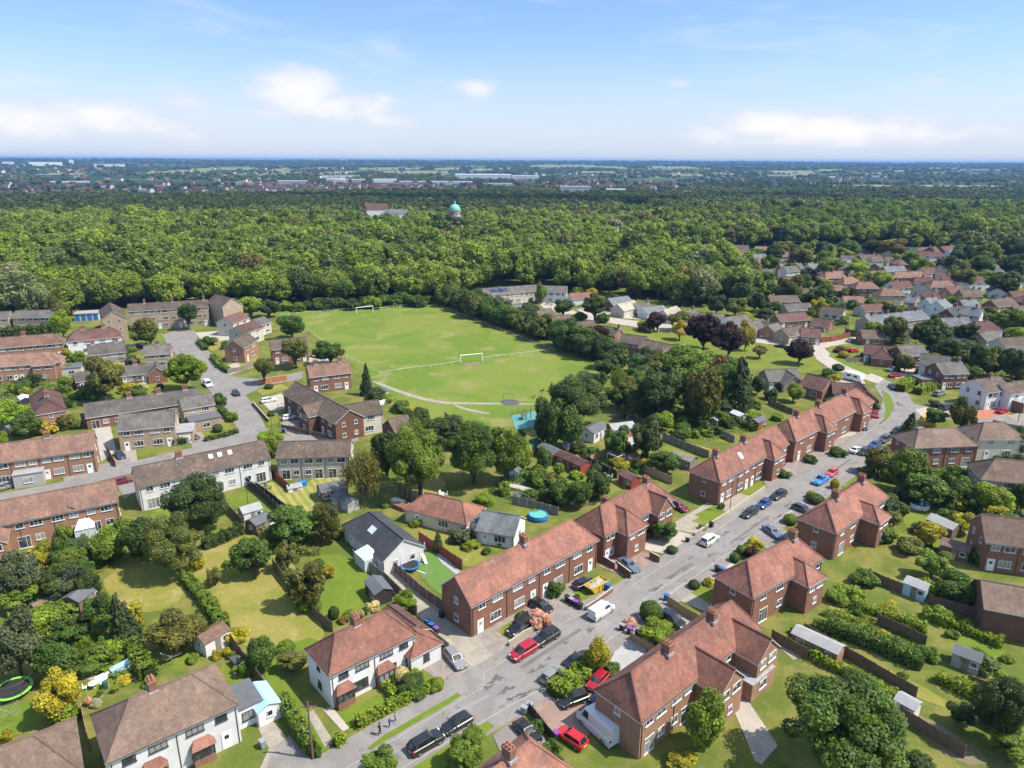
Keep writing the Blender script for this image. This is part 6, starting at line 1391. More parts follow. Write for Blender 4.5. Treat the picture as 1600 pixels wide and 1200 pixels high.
# ------------------------------------------------------------------ hedges
hedge([(488, 1180), (470, 1150), (452, 1122), (438, 1100)], 1.2, 1.9, 'lt', 'tall bright hedge beside the telegraph pole')
hedge([(557, 1136), (590, 1120), (625, 1102), (668, 1080)], 1.0, 1.2, 'br', 'bright front hedge along the pavement before the white semi')
hedge([(592, 1066), (606, 1080), (618, 1094)], .9, 1.1, 'br', 'short clipped hedge dividing the two front gardens')
hedge([(523, 1168), (538, 1158)], .9, 1.1, 'br', 'short front hedge between the two garden paths')
hedge([(290, 906), (310, 930), (335, 962), (352, 988)], 1.5, 1.5, 'lt', 'long ragged hedge between two dry lawns', loose=.25)
hedge([(318, 858), (350, 846), (377, 832)], 1.6, 1.7, 'dk', 'neat dark hedge under the two small lawns')
hedge([(867, 1092), (885, 1075), (905, 1060), (925, 1045)], 2.4, 1.5, 'br', 'thick bright hedge beside the parked red hatchback', loose=.2)
hedge([(1405, 612), (1418, 604), (1432, 600)], 2.6, 2.3, 'br', 'tall bright hedge at the street corner'); hedge([(1432, 616), (1455, 608), (1478, 600)], 2.5, 1.8, 'br', 'broad lower hedge in front of the dark boarded house')
hedge([(0, 528), (45, 524), (92, 519)], 4.0, 3.2, 'dk', 'tall dark hedge below the grey-roofed buff block', loose=.15)
hedge([(268, 696), (300, 690)], 1.5, 1.4, 'dk', 'dark clipped hedge under the street corner'); hedge([(320, 690), (350, 683), (372, 676)], 1.0, 1.0, 'md', 'low hedge round the street corner')
hedge([(332, 560), (345, 575), (358, 583)], 1.4, 1.5, 'lt', 'hedge beside the upper left street, near the orange gabled house'); hedge([(311, 536), (322, 548)], 1.4, 1.4, 'md', 'small hedge at the top of the left street')
hedge([(345, 642), (362, 660)], 1.3, 1.3, 'md', 'hedge beside the buff corner house'); hedge([(1282, 503), (1300, 508), (1322, 507)], 2, 1.6, 'dk', 'dark hedge below the hillside bungalows')
hedge([(1162, 745), (1190, 735)], 1.2, 1.1, 'md', 'low hedge in front of the white-side-window terrace')
hedge([(1478, 472), (1500, 475), (1520, 479)], 3, 2.4, 'br', 'bright hedge behind the white gables')
hedge([(208, 955), (214, 985)], 1.5, 1.6, 'ye', 'ragged yellow-green hedge strip in the left garden', loose=.4); hedge([(204, 1015), (222, 1045), (236, 1062)], 1.6, 1.7, 'lt', 'ivy-covered fence line beside the white patio', loose=.35)
hedge([(1290, 985), (1360, 1010), (1440, 1045)], 1.8, 1.9, 'md', 'thick green hedge across the blurred gardens', loose=.3); hedge([(1415, 925), (1470, 930), (1512, 942)], 2.0, 1.6, 'br', 'light green hedge near the windowless building', loose=.3)
hedge([(1050, 652), (1090, 665), (1118, 682)], 2.0, 1.8, 'md', 'bushy hedge along the grey garden fence', loose=.3); hedge([(1115, 652), (1150, 662), (1180, 674)], 1.8, 1.6, 'md', 'bushy hedge above the terrace with the white side window', loose=.3)
hedge([(1060, 505), (1085, 508)], 1.5, 1.2, 'md', 'small hedge left of the purple beeches')
# ------------------------------------------------------------------ trees and bushes: centre x, y, width, height in the photograph
TR = [
 # far left
 (26, 452, 62, 74, 'open', 'pa'), (60, 463, 44, 56, 'open', 'pa'), (93, 484, 34, 40, 'mid', 'ol'), (60, 481, 16, 12, 'small', 'br'), (96, 506, 30, 36, 'mid', 'br'), (5, 503, 34, 26, 'small', 'md'), (232, 515, 44, 40, 'mid', 'ol'), (292, 488, 33, 30, 'big', 'dk', 3.2), (286, 578, 62, 52, 'big', 'br', 1.5),
 (160, 590, 60, 58, 'mid', 'ol'), (184, 578, 24, 30, 'mid', 'yw'), (190, 561, 34, 18, 'small', 'dk'), (222, 603, 18, 13, 'small', 'wh'), (212, 586, 20, 16, 'small', 'ol'), (35, 597, 28, 20, 'small', 'dk'), (100, 598, 22, 28, 'small', 'lt'), (14, 645, 46, 34, 'mid', 'br'), (42, 662, 38, 34, 'mid', 'md'), (74, 665, 36, 20, 'small', 'gd'), (98, 658, 30, 28, 'small', 'ol'),
 (114, 617, 14, 13, 'clip', 'br'), (4, 682, 14, 20, 'small', 'br'), (390, 478, 38, 28, 'mid', 'br'), (411, 573, 32, 30, 'big', 'ol', 2.6), (455, 508, 40, 32, 'mid', 'md'), (460, 543, 46, 36, 'big', 'ol', 3.0), (514, 549, 42, 30, 'mid', 'md'), (572, 590, 28, 52, 'con', 'cn'), (590, 614, 30, 20, 'small', 'dk'), (422, 692, 40, 38, 'mid', 'br'),
 (350, 475, 30, 24, 'mid', 'md'), (420, 480, 34, 20, 'mid', 'dk'), (52, 590, 18, 14, 'small', 'md'), (250, 603, 12, 10, 'clip', 'dk'), (205, 612, 20, 9, 'small', 'md'), (340, 622, 20, 22, 'small', 'md'), (340, 668, 16, 14, 'clip', 'dk'), (365, 650, 14, 16, 'small', 'lt'), (325, 532, 24, 12, 'small', 'md'), (352, 538, 16, 14, 'small', 'md'), (207, 545, 14, 10, 'small', 'lt'), (420, 603, 14, 8, 'clip', 'dk'), (424, 645, 12, 10, 'clip', 'dk'), (212, 520, 22, 12, 'small', 'br'), (130, 616, 20, 16, 'small', 'md'), (20, 605, 16, 16, 'small', 'br'), (110, 575, 16, 20, 'small', 'br'), (158, 512, 16, 10, 'small', 'dk'),
 # behind the field path
 (625, 634, 30, 20, 'small', 'md'), (650, 648, 34, 26, 'mid', 'dk'), (666, 661, 24, 18, 'small', 'md'), (605, 622, 20, 14, 'small', 'br'), (640, 640, 18, 14, 'small', 'ye'),
 (604, 708, 46, 84, 'big', 'dk'), (655, 710, 100, 104, 'huge', 'lt'), (740, 700, 88, 92, 'huge', 'md'), (790, 706, 62, 84, 'big', 'lt'), (565, 735, 72, 84, 'weep', 'oc', 2.0), (700, 672, 60, 40, 'mid', 'dk'), (818, 712, 30, 56, 'mid', 'br'), (812, 680, 20, 26, 'small', 'dk'),
 (856, 660, 46, 70, 'mid', 'dk'), (890, 668, 52, 54, 'mid', 'md'), (910, 620, 104, 72, 'huge', 'dk'), (988, 628, 36, 46, 'con', 'oc'), (1035, 610, 76, 76, 'big', 'dk'), (1092, 612, 56, 84, 'mid', 'oc'), (1160, 597, 44, 74, 'cyp', 'cn'), (1072, 572, 90, 40, 'big', 'lt'), (1124, 577, 42, 48, 'big', 'bn', 3), (966, 592, 30, 46, 'weep', 'lt'), (985, 592, 26, 34, 'mid', 'md'), (862, 603, 8, 15, 'con', 'cn'),
 (1000, 575, 50, 30, 'mid', 'md'), (1030, 565, 44, 30, 'mid', 'dk'), (948, 570, 40, 28, 'mid', 'dk'), (1012, 592, 30, 40, 'mid', 'md'), (940, 590, 16, 22, 'small', 'md'),
 # the green
 (1102, 514, 58, 52, 'big', 'pu', 1.6), (1140, 527, 54, 52, 'big', 'pu', 1.6), (1166, 524, 26, 40, 'mid', 'ye'), (1063, 513, 26, 24, 'mid', 'yw', 1.5), (1028, 500, 30, 26, 'mid', 'pu', 1.5), (1060, 498, 36, 24, 'mid', 'ol'), (1010, 508, 30, 18, 'small', 'ol'), (929, 477, 40, 32, 'big', 'dk', 3.0), (846, 457, 20, 28, 'mid', 'lt'), (940, 497, 22, 13, 'small', 'dk'), (880, 480, 32, 20, 'mid', 'dk'), (930, 521, 42, 28, 'mid', 'pu'), (1188, 547, 24, 12, 'open', 'ol', 1.2), (1250, 548, 40, 30, 'mid', 'pu'), (1259, 525, 20, 17, 'small', 'pu'),
 (826, 486, 34, 22, 'mid', 'bl'), (918, 448, 18, 14, 'small', 'gd'), (960, 463, 18, 10, 'small', 'dk'), (1262, 500, 20, 16, 'small', 'ye'), (1228, 530, 14, 10, 'clip', 'dk'), (1236, 533, 14, 9, 'clip', 'lt'), (1075, 549, 10, 9, 'small', 'dk'), (988, 482, 14, 8, 'small', 'lt'),
 # right-hand slopes
 (1365, 514, 28, 26, 'big', 'br', 1.5), (1400, 512, 38, 40, 'big', 'ol', 1.5), (1456, 520, 54, 48, 'big', 'dk', 1.0), (1415, 566, 26, 24, 'mid', 'ol'), (1490, 546, 40, 34, 'mid', 'dk'), (1520, 556, 44, 40, 'mid', 'dk'), (1553, 556, 20, 36, 'con', 'ye'), (1586, 566, 40, 46, 'big', 'dk'), (1580, 500, 60, 36, 'big', 'lt'), (1590, 520, 30, 20, 'mid', 'br'),
 (1422, 664, 36, 40, 'con', 'dk'), (1462, 650, 34, 18, 'mid', 'md'), (1506, 648, 36, 46, 'mid', 'oc'), (1462, 630, 18, 12, 'small', 'dk'), (1500, 626, 14, 8, 'small', 'ye'), (1310, 573, 18, 10, 'clip', 'dk'), (1318, 553, 16, 12, 'clip', 'ye'), (1316, 545, 18, 7, 'small', 'bn'), (1296, 582, 22, 14, 'small', 'md'), (1306, 589, 18, 8, 'small', 'ye'), (1350, 556, 20, 12, 'small', 'dk'), (1440, 580, 20, 8, 'small', 'md'), (1402, 577, 12, 8, 'small', 'md'),
 (1235, 448, 34, 34, 'mid', 'ol'), (1255, 445, 30, 28, 'mid', 'md'), (1290, 457, 34, 24, 'mid', 'md'), (1322, 456, 22, 16, 'small', 'ol'), (1335, 475, 24, 16, 'small', 'md'), (1312, 478, 20, 12, 'small', 'md'), (1268, 487, 18, 16, 'small', 'lt'), (1383, 478, 24, 16, 'mid', 'ol'), (1275, 462, 30, 20, 'mid', 'dk'), (1230, 464, 20, 16, 'small', 'dk'), (1405, 446, 24, 14, 'mid', 'br'), (1375, 437, 34, 26, 'mid', 'br'), (1347, 430, 30, 22, 'mid', 'md'), (1425, 452, 26, 14, 'small', 'md'), (1464, 452, 14, 10, 'small', 'dk'), (1505, 430, 40, 32, 'mid', 'ol'), (1545, 432, 30, 22, 'mid', 'lt'), (1575, 440, 50, 34, 'big', 'dk'), (1590, 415, 46, 40, 'big', 'dk'), (1535, 415, 44, 36, 'big', 'md'), (1480, 412, 30, 24, 'mid', 'dk'), (1556, 458, 20, 10, 'small', 'md'), (1412, 440, 14, 12, 'small', 'dk'),
 (1300, 415, 36, 28, 'mid', 'lt'), (1340, 418, 32, 22, 'mid', 'br'), (1440, 415, 30, 22, 'mid', 'br'), (1410, 405, 30, 20, 'mid', 'lt'), (1255, 400, 40, 30, 'big', 'ol', 2), (1322, 386, 38, 28, 'big', 'md'), (1365, 385, 34, 26, 'big', 'dk'), (1210, 395, 30, 24, 'mid', 'dk'), (1285, 390, 30, 24, 'mid', 'dk'), (1240, 420, 26, 18, 'mid', 'dk'), (1395, 388, 40, 24, 'mid', 'bn'), (1505, 395, 36, 24, 'mid', 'dk'), (1545, 395, 40, 34, 'big', 'lt'), (1590, 390, 50, 40, 'big', 'dk'), (1450, 395, 20, 14, 'mid', 'dk'), (1270, 430, 24, 18, 'mid', 'pu'), (1200, 450, 30, 22, 'mid', 'md'), (1180, 470, 30, 26, 'mid', 'dk'), (1210, 478, 24, 16, 'mid', 'md'), (1195, 488, 26, 16, 'small', 'dk'), (1150, 478, 30, 24, 'mid', 'ol'), (1120, 475, 26, 26, 'mid', 'dk'), (1265, 470, 18, 12, 'small', 'md'), (1245, 500, 16, 8, 'small', 'ol'), (1318, 497, 16, 10, 'small', 'lt'), (1340, 462, 16, 10, 'small', 'dk'), (1155, 405, 26, 18, 'mid', 'dk'), (1205, 410, 26, 22, 'mid', 'md'), (1105, 395, 26, 20, 'mid', 'dk'), (1045, 385, 30, 20, 'mid', 'dk'), (950, 380, 30, 24, 'mid', 'dk'), (1005, 385, 22, 14, 'mid', 'md'), (985, 390, 30, 16, 'mid', 'md'),
 (1520, 470, 20, 12, 'small', 'ol'), (1500, 500, 30, 16, 'small', 'dk'), (1510, 520, 40, 22, 'mid', 'dk'), (1478, 525, 24, 24, 'mid', 'md'), (1405, 530, 20, 10, 'small', 'lt'), (1545, 575, 26, 16, 'mid', 'dk'), (1575, 545, 24, 16, 'small', 'br'),
 # gardens behind the terraces
 (1012, 684, 50, 56, 'mid', 'dk'), (966, 690, 44, 42, 'mid', 'md'), (1035, 655, 30, 28, 'mid', 'br'), (985, 703, 18, 18, 'small', 'br'), (1040, 722, 46, 34, 'mid', 'md'), (1065, 668, 30, 18, 'small', 'md'), (1055, 680, 20, 18, 'small', 'dk'), (1128, 655, 20, 16, 'small', 'lt'), (1163, 635, 10, 20, 'cyp', 'dk'), (1180, 650, 30, 18, 'small', 'br'), (1205, 615, 20, 20, 'small', 'dk'), (1240, 612, 26, 26, 'mid', 'br'), (1255, 610, 14, 16, 'small', 'wh'), (1215, 650, 20, 12, 'small', 'br'), (1130, 628, 24, 20, 'small', 'bn'), (1185, 600, 24, 26, 'mid', 'dk'), (1220, 600, 20, 18, 'small', 'md'), (1110, 640, 18, 18, 'small', 'md'), (1300, 625, 20, 10, 'small', 'md'), (1365, 635, 18, 14, 'small', 'dk'),
 (850, 718, 26, 34, 'mid', 'md'), (838, 745, 36, 30, 'small', 'md'), (880, 768, 40, 36, 'mid', 'md'), (905, 770, 36, 40, 'mid', 'md'), (935, 755, 40, 38, 'mid', 'dk'), (865, 748, 30, 20, 'small', 'bn'), (858, 775, 24, 24, 'small', 'dk'), (845, 772, 14, 20, 'cyp', 'md'), (925, 705, 26, 18, 'small', 'md'), (1008, 708, 14, 10, 'small', 'br'), (905, 698, 26, 18, 'small', 'dk'), (812, 738, 30, 20, 'small', 'md'), (828, 770, 20, 14, 'small', 'md'), (1000, 765, 14, 10, 'small', 'md'), (785, 845, 20, 14, 'small', 'br'), (760, 800, 16, 14, 'small', 'md'), (835, 800, 16, 10, 'small', 'br'), (900, 735, 16, 12, 'small', 'dk'), (990, 735, 18, 12, 'small', 'md'), (1100, 735, 14, 10, 'small', 'md'), (960, 720, 20, 14, 'small', 'lt'), (870, 722, 14, 10, 'small', 'md'),
 (684, 845, 20, 32, 'cyp', 'dk'), (720, 835, 34, 26, 'small', 'bl'), (738, 850, 24, 18, 'small', 'br'), (650, 817, 16, 14, 'small', 'br'), (757, 778, 30, 22, 'small', 'br'), (788, 760, 18, 24, 'small', 'br'), (600, 785, 20, 12, 'small', 'md'), (760, 860, 16, 12, 'small', 'dk'), (705, 828, 12, 10, 'small', 'wh'),
 # foreground left
 (304, 788, 96, 98, 'huge', 'dk', .6), (216, 840, 54, 64, 'mid', 'dk'), (274, 850, 88, 88, 'huge', 'ol'), (24, 898, 66, 84, 'big', 'bl'), (62, 872, 44, 46, 'mid', 'ye'), (104, 868, 42, 48, 'mid', 'md'), (100, 830, 26, 30, 'small', 'lt'), (394, 870, 58, 58, 'mid', 'md'), (455, 820, 76, 52, 'mid', 'md'), (511, 816, 38, 76, 'mid', 'oc'), (478, 912, 64, 66, 'mid', 'oc'), (448, 866, 36, 44, 'open', 'ol'), (482, 940, 40, 30, 'small', 'br'), (425, 840, 34, 24, 'small', 'lt'), (335, 898, 26, 28, 'open', 'ol'), (355, 880, 16, 12, 'small', 'lt'),
 (22, 1006, 66, 96, 'mid', 'bl'), (82, 1032, 64, 54, 'mid', 'md'), (90, 1084, 66, 66, 'mid', 'ye'), (98, 1112, 40, 36, 'small', 'br'), (104, 988, 44, 34, 'mid', 'md'), (126, 975, 40, 36, 'mid', 'dk'), (155, 955, 46, 56, 'mid', 'md'), (188, 966, 56, 76, 'con', 'cn', .4), (60, 965, 60, 34, 'small', 'br'), (85, 955, 50, 26, 'small', 'lt'), (136, 912, 34, 44, 'mid', 'dk'), (118, 928, 26, 24, 'small', 'br'), (280, 988, 80, 62, 'mid', 'oc', .6), (150, 1022, 56, 26, 'small', 'lt'), (140, 1040, 40, 20, 'small', 'md'), (176, 1010, 40, 22, 'small', 'br'), (165, 1000, 30, 24, 'small', 'md'), (160, 860, 50, 28, 'small', 'lt'), (195, 820, 30, 30, 'small', 'lt'), (170, 830, 26, 20, 'small', 'br'), (130, 845, 26, 24, 'small', 'md'), (20, 838, 26, 30, 'small', 'ye'), (42, 890, 36, 40, 'mid', 'md'),
 (370, 990, 34, 26, 'small', 'ye'), (408, 1022, 46, 46, 'mid', 'md'), (388, 1040, 26, 30, 'small', 'md'), (338, 1022, 14, 16, 'small', 'ye'), (354, 1018, 14, 14, 'small', 'ye'), (300, 1028, 20, 16, 'small', 'lt'), (445, 1010, 26, 20, 'small', 'lt'), (455, 1035, 44, 34, 'mid', 'ol'), (195, 1060, 22, 14, 'small', 'ye'), (150, 1098, 18, 10, 'small', 'wh'), (232, 1065, 20, 18, 'small', 'lt'), (305, 880, 24, 22, 'small', 'ye'), (10, 1150, 20, 26, 'small', 'ye'),
 (521, 956, 17, 22, 'clip', 'dk'), (632, 938, 36, 30, 'mid', 'br'), (583, 946, 20, 18, 'small', 'wh'), (536, 968, 16, 10, 'small', 'bn'), (527, 830, 24, 20, 'small', 'md'), (510, 892, 30, 22, 'open', 'gd'), (495, 880, 24, 18, 'small', 'md'), (545, 960, 20, 12, 'small', 'lt'),
 # front gardens and roadside
 (627, 1052, 24, 26, 'clip', 'wh'), (634, 1070, 32, 28, 'mid', 'dk'), (648, 1064, 28, 26, 'mid', 'md'), (683, 1067, 22, 22, 'clip', 'br'), (652, 1078, 32, 16, 'small', 'md'), (672, 1072, 24, 14, 'small', 'lt'), (615, 1058, 14, 18, 'small', 'md'), (598, 1052, 10, 10, 'small', 'br'), (497, 1172, 14, 20, 'small', 'md'), (628, 1092, 18, 12, 'small', 'lt'), (645, 1048, 20, 10, 'small', 'br'),
 (1018, 953, 36, 36, 'clip', 'md'), (1027, 986, 52, 34, 'mid', 'br'), (934, 1023, 38, 44, 'mid', 'ye'), (733, 1171, 70, 64, 'big', 'lt'), (596, 1195, 60, 34, 'mid', 'lt'), (864, 1166, 28, 28, 'small', 'md'), (842, 965, 34, 30, 'small', 'pk'), (985, 972, 20, 14, 'small', 'pk'), (840, 1132, 20, 22, 'small', 'md'), (1085, 912, 18, 16, 'clip', 'dk'), (1107, 908, 16, 14, 'small', 'ye'), (1160, 858, 18, 16, 'clip', 'lt'), (1175, 862, 24, 22, 'small', 'pu'), (1180, 848, 26, 16, 'small', 'ye'), (1148, 870, 16, 16, 'clip', 'md'), (1235, 810, 22, 18, 'clip', 'lt'), (1275, 778, 26, 18, 'clip', 'dk'), (1268, 772, 16, 14, 'clip', 'ye'), (1305, 755, 14, 18, 'clip', 'gd'), (1375, 718, 46, 36, 'mid', 'oc'), (1392, 700, 18, 18, 'clip', 'ye'), (1355, 735, 24, 18, 'small', 'ol'), (955, 1045, 30, 16, 'small', 'md'), (900, 935, 16, 14, 'small', 'dk'), (1050, 858, 18, 14, 'clip', 'dk'), (1098, 823, 14, 10, 'small', 'lt'), (1040, 828, 40, 24, 'mid', 'md'), (1008, 830, 28, 22, 'small', 'dk'), (868, 920, 26, 26, 'small', 'md'), (815, 960, 20, 14, 'small', 'md'), (1128, 790, 12, 10, 'small', 'md'), (1310, 705, 24, 14, 'small', 'md'), (1265, 715, 20, 14, 'small', 'dk'), (1225, 740, 20, 12, 'small', 'md'),
 # bottom right
 (1320, 1130, 200, 165, 'huge', 'md'), (1104, 1128, 66, 84, 'mid', 'lt'), (1570, 1110, 90, 110, 'huge', 'dk'), (1450, 760, 60, 46, 'mid', 'md'), (1420, 735, 60, 60, 'mid', 'lt'), (1505, 770, 40, 40, 'mid', 'md'), (1555, 780, 54, 44, 'mid', 'br'), (1600, 775, 30, 40, 'mid', 'dk'), (1490, 915, 60, 46, 'mid', 'md'), (1460, 880, 50, 40, 'mid', 'lt'), (1530, 690, 30, 24, 'mid', 'dk'), (1590, 690, 30, 40, 'mid', 'md'), (1415, 770, 36, 30, 'small', 'dk'), (1380, 830, 40, 30, 'small', 'lt'), (1350, 900, 40, 26, 'small', 'md'), (1310, 930, 36, 24, 'small', 'lt'), (1420, 850, 40, 26, 'small', 'ol'), (1400, 1010, 30, 24, 'mid', 'dk'), (1455, 1020, 30, 24, 'small', 'md'), (1530, 1030, 50, 34, 'small', 'md'), (1500, 1110, 40, 34, 'mid', 'dk'), (1560, 960, 44, 34, 'mid', 'dk'), (1285, 975, 26, 20, 'small', 'lt'), (1250, 985, 26, 22, 'small', 'md'), (1470, 700, 26, 18, 'small', 'dk'), (1500, 745, 24, 24, 'small', 'dk'), (1580, 1170, 60, 40, 'mid', 'lt'), (1440, 1190, 40, 24, 'small', 'dk'), (1065, 1190, 40, 24, 'small', 'ye'), (1475, 960, 36, 24, 'small', 'lt'), (1390, 950, 30, 20, 'small', 'ye'), (1350, 1060, 24, 18, 'small', 'dk'), (1530, 870, 30, 24, 'small', 'md'), (1590, 870, 30, 30, 'small', 'dk'), (870, 1195, 30, 30, 'small', 'dk'),
]
for t_ in TR:
    tree(*t_[:6], gap=t_[6] if len(t_) > 6 else None)
# the hedgerow of trees between the pitch and the close
rb = random.Random(3)
belt = [(690, 468), (720, 478), (750, 488), (785, 500), (815, 512), (845, 524), (892, 538), (934, 553), (966, 566)]
for i in range(58):
    t = i / 57 * (len(belt) - 1.001); a, b_ = belt[int(t)], belt[int(t) + 1]; f = t - int(t)
    u, v = a[0] + (b_[0] - a[0]) * f + rb.uniform(-5, 9), a[1] + (b_[1] - a[1]) * f + rb.uniform(-9, 1); w = rb.uniform(27, 44) * (.8 + .35 * t / 8)
    if i % 11 == 5: w *= .7
    tree(u, v - 7, w, w * rb.uniform(.7, .95), 'mid', rb.choice(['dk', 'dk', 'md', 'md', 'ol', 'dk']), .4, label='dark bushy tree in the hedgerow along the long side of the pitch', group='hedgerow beside the football pitch')
# low planting between pitch and woods
for i in range(14):
    u = 445 + i * 17 + rb.uniform(-4, 4); w = rb.uniform(20, 34)
    tree(u, 478 - i * .9 + rb.uniform(-3, 2), w, w * .6, 'small', rb.choice(['md', 'lt', 'dk']), label='low bushes at the foot of the woods behind the far goal', group='bushes behind the far goal')
undergrowth([(10, 950), (110, 900), (130, 950), (100, 1010), (20, 990)], 5200, 'lt', label='tangled green growth between the left garden trees', hmax=1.6)
undergrowth([(110, 1005), (190, 985), (215, 1050), (180, 1062), (125, 1045)], 4200, 'lt', label='overgrown borders around the winding path', hmax=1.0)
undergrowth([(120, 870), (190, 850), (200, 872), (150, 898)], 2600, 'br', label='rough growth below the old stone wall', hmax=1.1)
undergrowth([(400, 835), (470, 800), (505, 830), (500, 870), (440, 870)], 5600, 'ol', label='wild scrub between the two middle gardens', hmax=1.4)
undergrowth([(760, 770), (800, 730), (850, 735), (860, 770), (820, 790)], 3000, 'md', label='shrubby borders behind the terraces', hmax=1.2)
undergrowth([(1040, 640), (1110, 640), (1190, 670), (1120, 690), (1050, 680)], 2600, 'lt', label='mixed border plants in the terrace gardens', hmax=1.1)
undergrowth([(1400, 740), (1470, 720), (1530, 760), (1440, 800)], 3000, 'md', label='thick garden growth on the right', hmax=1.5)
undergrowth([(1280, 960), (1330, 950), (1460, 1020), (1430, 1040)], 2600, 'lt', label='low plants along the blurred gardens', hmax=.8)
undergrowth([(830, 740), (900, 770), (940, 775), (930, 790), (860, 790)], 2400, 'md', label='leafy beds beside the bushy garden fence', hmax=1.0)
# trees and shrubs scattered through the hillside and close gardens
rh = random.Random(21)
HB = [(o.location.x, o.location.y) for o in COL.objects if o.get('category') in ('house', 'flats')]
def scatter(poly, n_, w0, w1, typs, cols):
    Wp = np.array(poly, float); k = 0
    for _ in range(n_ * 12):
        if k >= n_: break
        u, v = rh.uniform(Wp[:, 0].min(), Wp[:, 0].max()), rh.uniform(Wp[:, 1].min(), Wp[:, 1].max())
        if not inpoly(np.array([[u, v]]), Wp)[0]: continue
        p = P(u, v)
        if any((p.x - x) ** 2 + (p.y - y) ** 2 < 81 for x, y in HB): continue
        w = rh.uniform(w0, w1); k += 1; tree(u, v - w * .4, w, w * rh.uniform(.65, .95), rh.choice(typs), rh.choice(cols))
scatter([(1100, 400), (1280, 392), (1600, 392), (1600, 420), (1300, 430), (1200, 425), (1110, 412)], 36, 14, 30, ['mid', 'mid', 'big'], ['br', 'md', 'ol', 'lt', 'lt'])
scatter([(1185, 430), (1300, 425), (1420, 455), (1600, 460), (1600, 500), (1450, 500), (1300, 500), (1190, 500)], 34, 10, 24, ['mid', 'small', 'mid'], ['dk', 'md', 'ol', 'lt', 'ye'])
scatter([(1380, 510), (1600, 490), (1600, 600), (1500, 590), (1440, 560)], 22, 12, 28, ['mid', 'small', 'mid'], ['dk', 'md', 'ol', 'lt'])
scatter([(1090, 600), (1200, 590), (1300, 600), (1210, 640), (1120, 690), (1050, 690)], 30, 10, 24, ['small', 'small', 'mid'], ['dk', 'md', 'lt', 'br', 'ye'])
scatter([(830, 730), (1000, 700), (1040, 740), (930, 780), (850, 790)], 16, 12, 24, ['small', 'small', 'mid'], ['dk', 'md', 'lt', 'br', 'ye'])
scatter([(968, 580), (1020, 556), (1090, 562), (1180, 592), (1140, 636), (1040, 650), (960, 640)], 20, 36, 60, ['big', 'mid', 'mid'], ['dk', 'md', 'md', 'lt', 'ol'])
for a_, w_ in (([(1330, 948), (1385, 966), (1445, 988)], 'yellow lawn behind the hipped house'), ([(1240, 1012), (1330, 1060), (1422, 1112)], 'longest dark fence'), ([(1440, 962), (1500, 985), (1565, 1012)], 'windowless building'), ([(1462, 1062), (1510, 1085), (1562, 1112)], 'grey shed among the blurred gardens'), ([(1300, 925), (1350, 938)], 'square of dry grass behind the terrace')): hedge(a_, 1.3, 1.3, 'br', f'low loose hedge dividing narrow plots near the {w_}', loose=.3)
scatter([(1240, 960), (1340, 900), (1590, 960), (1590, 1130), (1440, 1090)], 12, 12, 22, ['small'], ['br', 'md', 'lt', 'lt', 'ye'])
scatter([(1380, 720), (1600, 720), (1600, 880), (1400, 880)], 22, 22, 44, ['small', 'mid', 'mid'], ['dk', 'md', 'lt', 'ol', 'ye'])
scatter([(0, 560), (120, 540), (270, 600), (120, 680), (0, 680)], 22, 12, 26, ['small', 'small', 'mid'], ['dk', 'md', 'lt', 'ol', 'ye'])
scatter([(0, 860), (140, 830), (220, 860), (150, 930), (0, 960)], 14, 30, 60, ['mid', 'small', 'mid'], ['dk', 'md', 'lt', 'bl', 'ye'])
scatter([(740, 440), (940, 440), (1190, 480), (1180, 520), (1000, 520), (850, 500)], 18, 10, 22, ['small', 'mid'], ['dk', 'md', 'lt', 'ye'])
undergrowth([(1110, 418), (1600, 400), (1610, 500), (1450, 505), (1340, 512), (1190, 520)], 9000, 'md', label='hedges and borders filling the hillside gardens', hmax=1.5, leaf=.42)
undergrowth([(1400, 545), (1480, 520), (1610, 510), (1610, 600), (1500, 580)], 4000, 'dk', label='garden growth behind the houses east of the bend', hmax=1.5, leaf=.32)
undergrowth([(0, 560), (110, 560), (190, 590), (120, 640), (0, 660)], 4000, 'md', label='garden growth among the left estate houses', hmax=1.2, leaf=.28)
undergrowth([(740, 448), (880, 452), (1100, 488), (1180, 500), (1080, 506), (940, 488), (800, 470)], 4000, 'md', label='shrubbery between the bungalows of the close', hmax=1.2, leaf=.34)
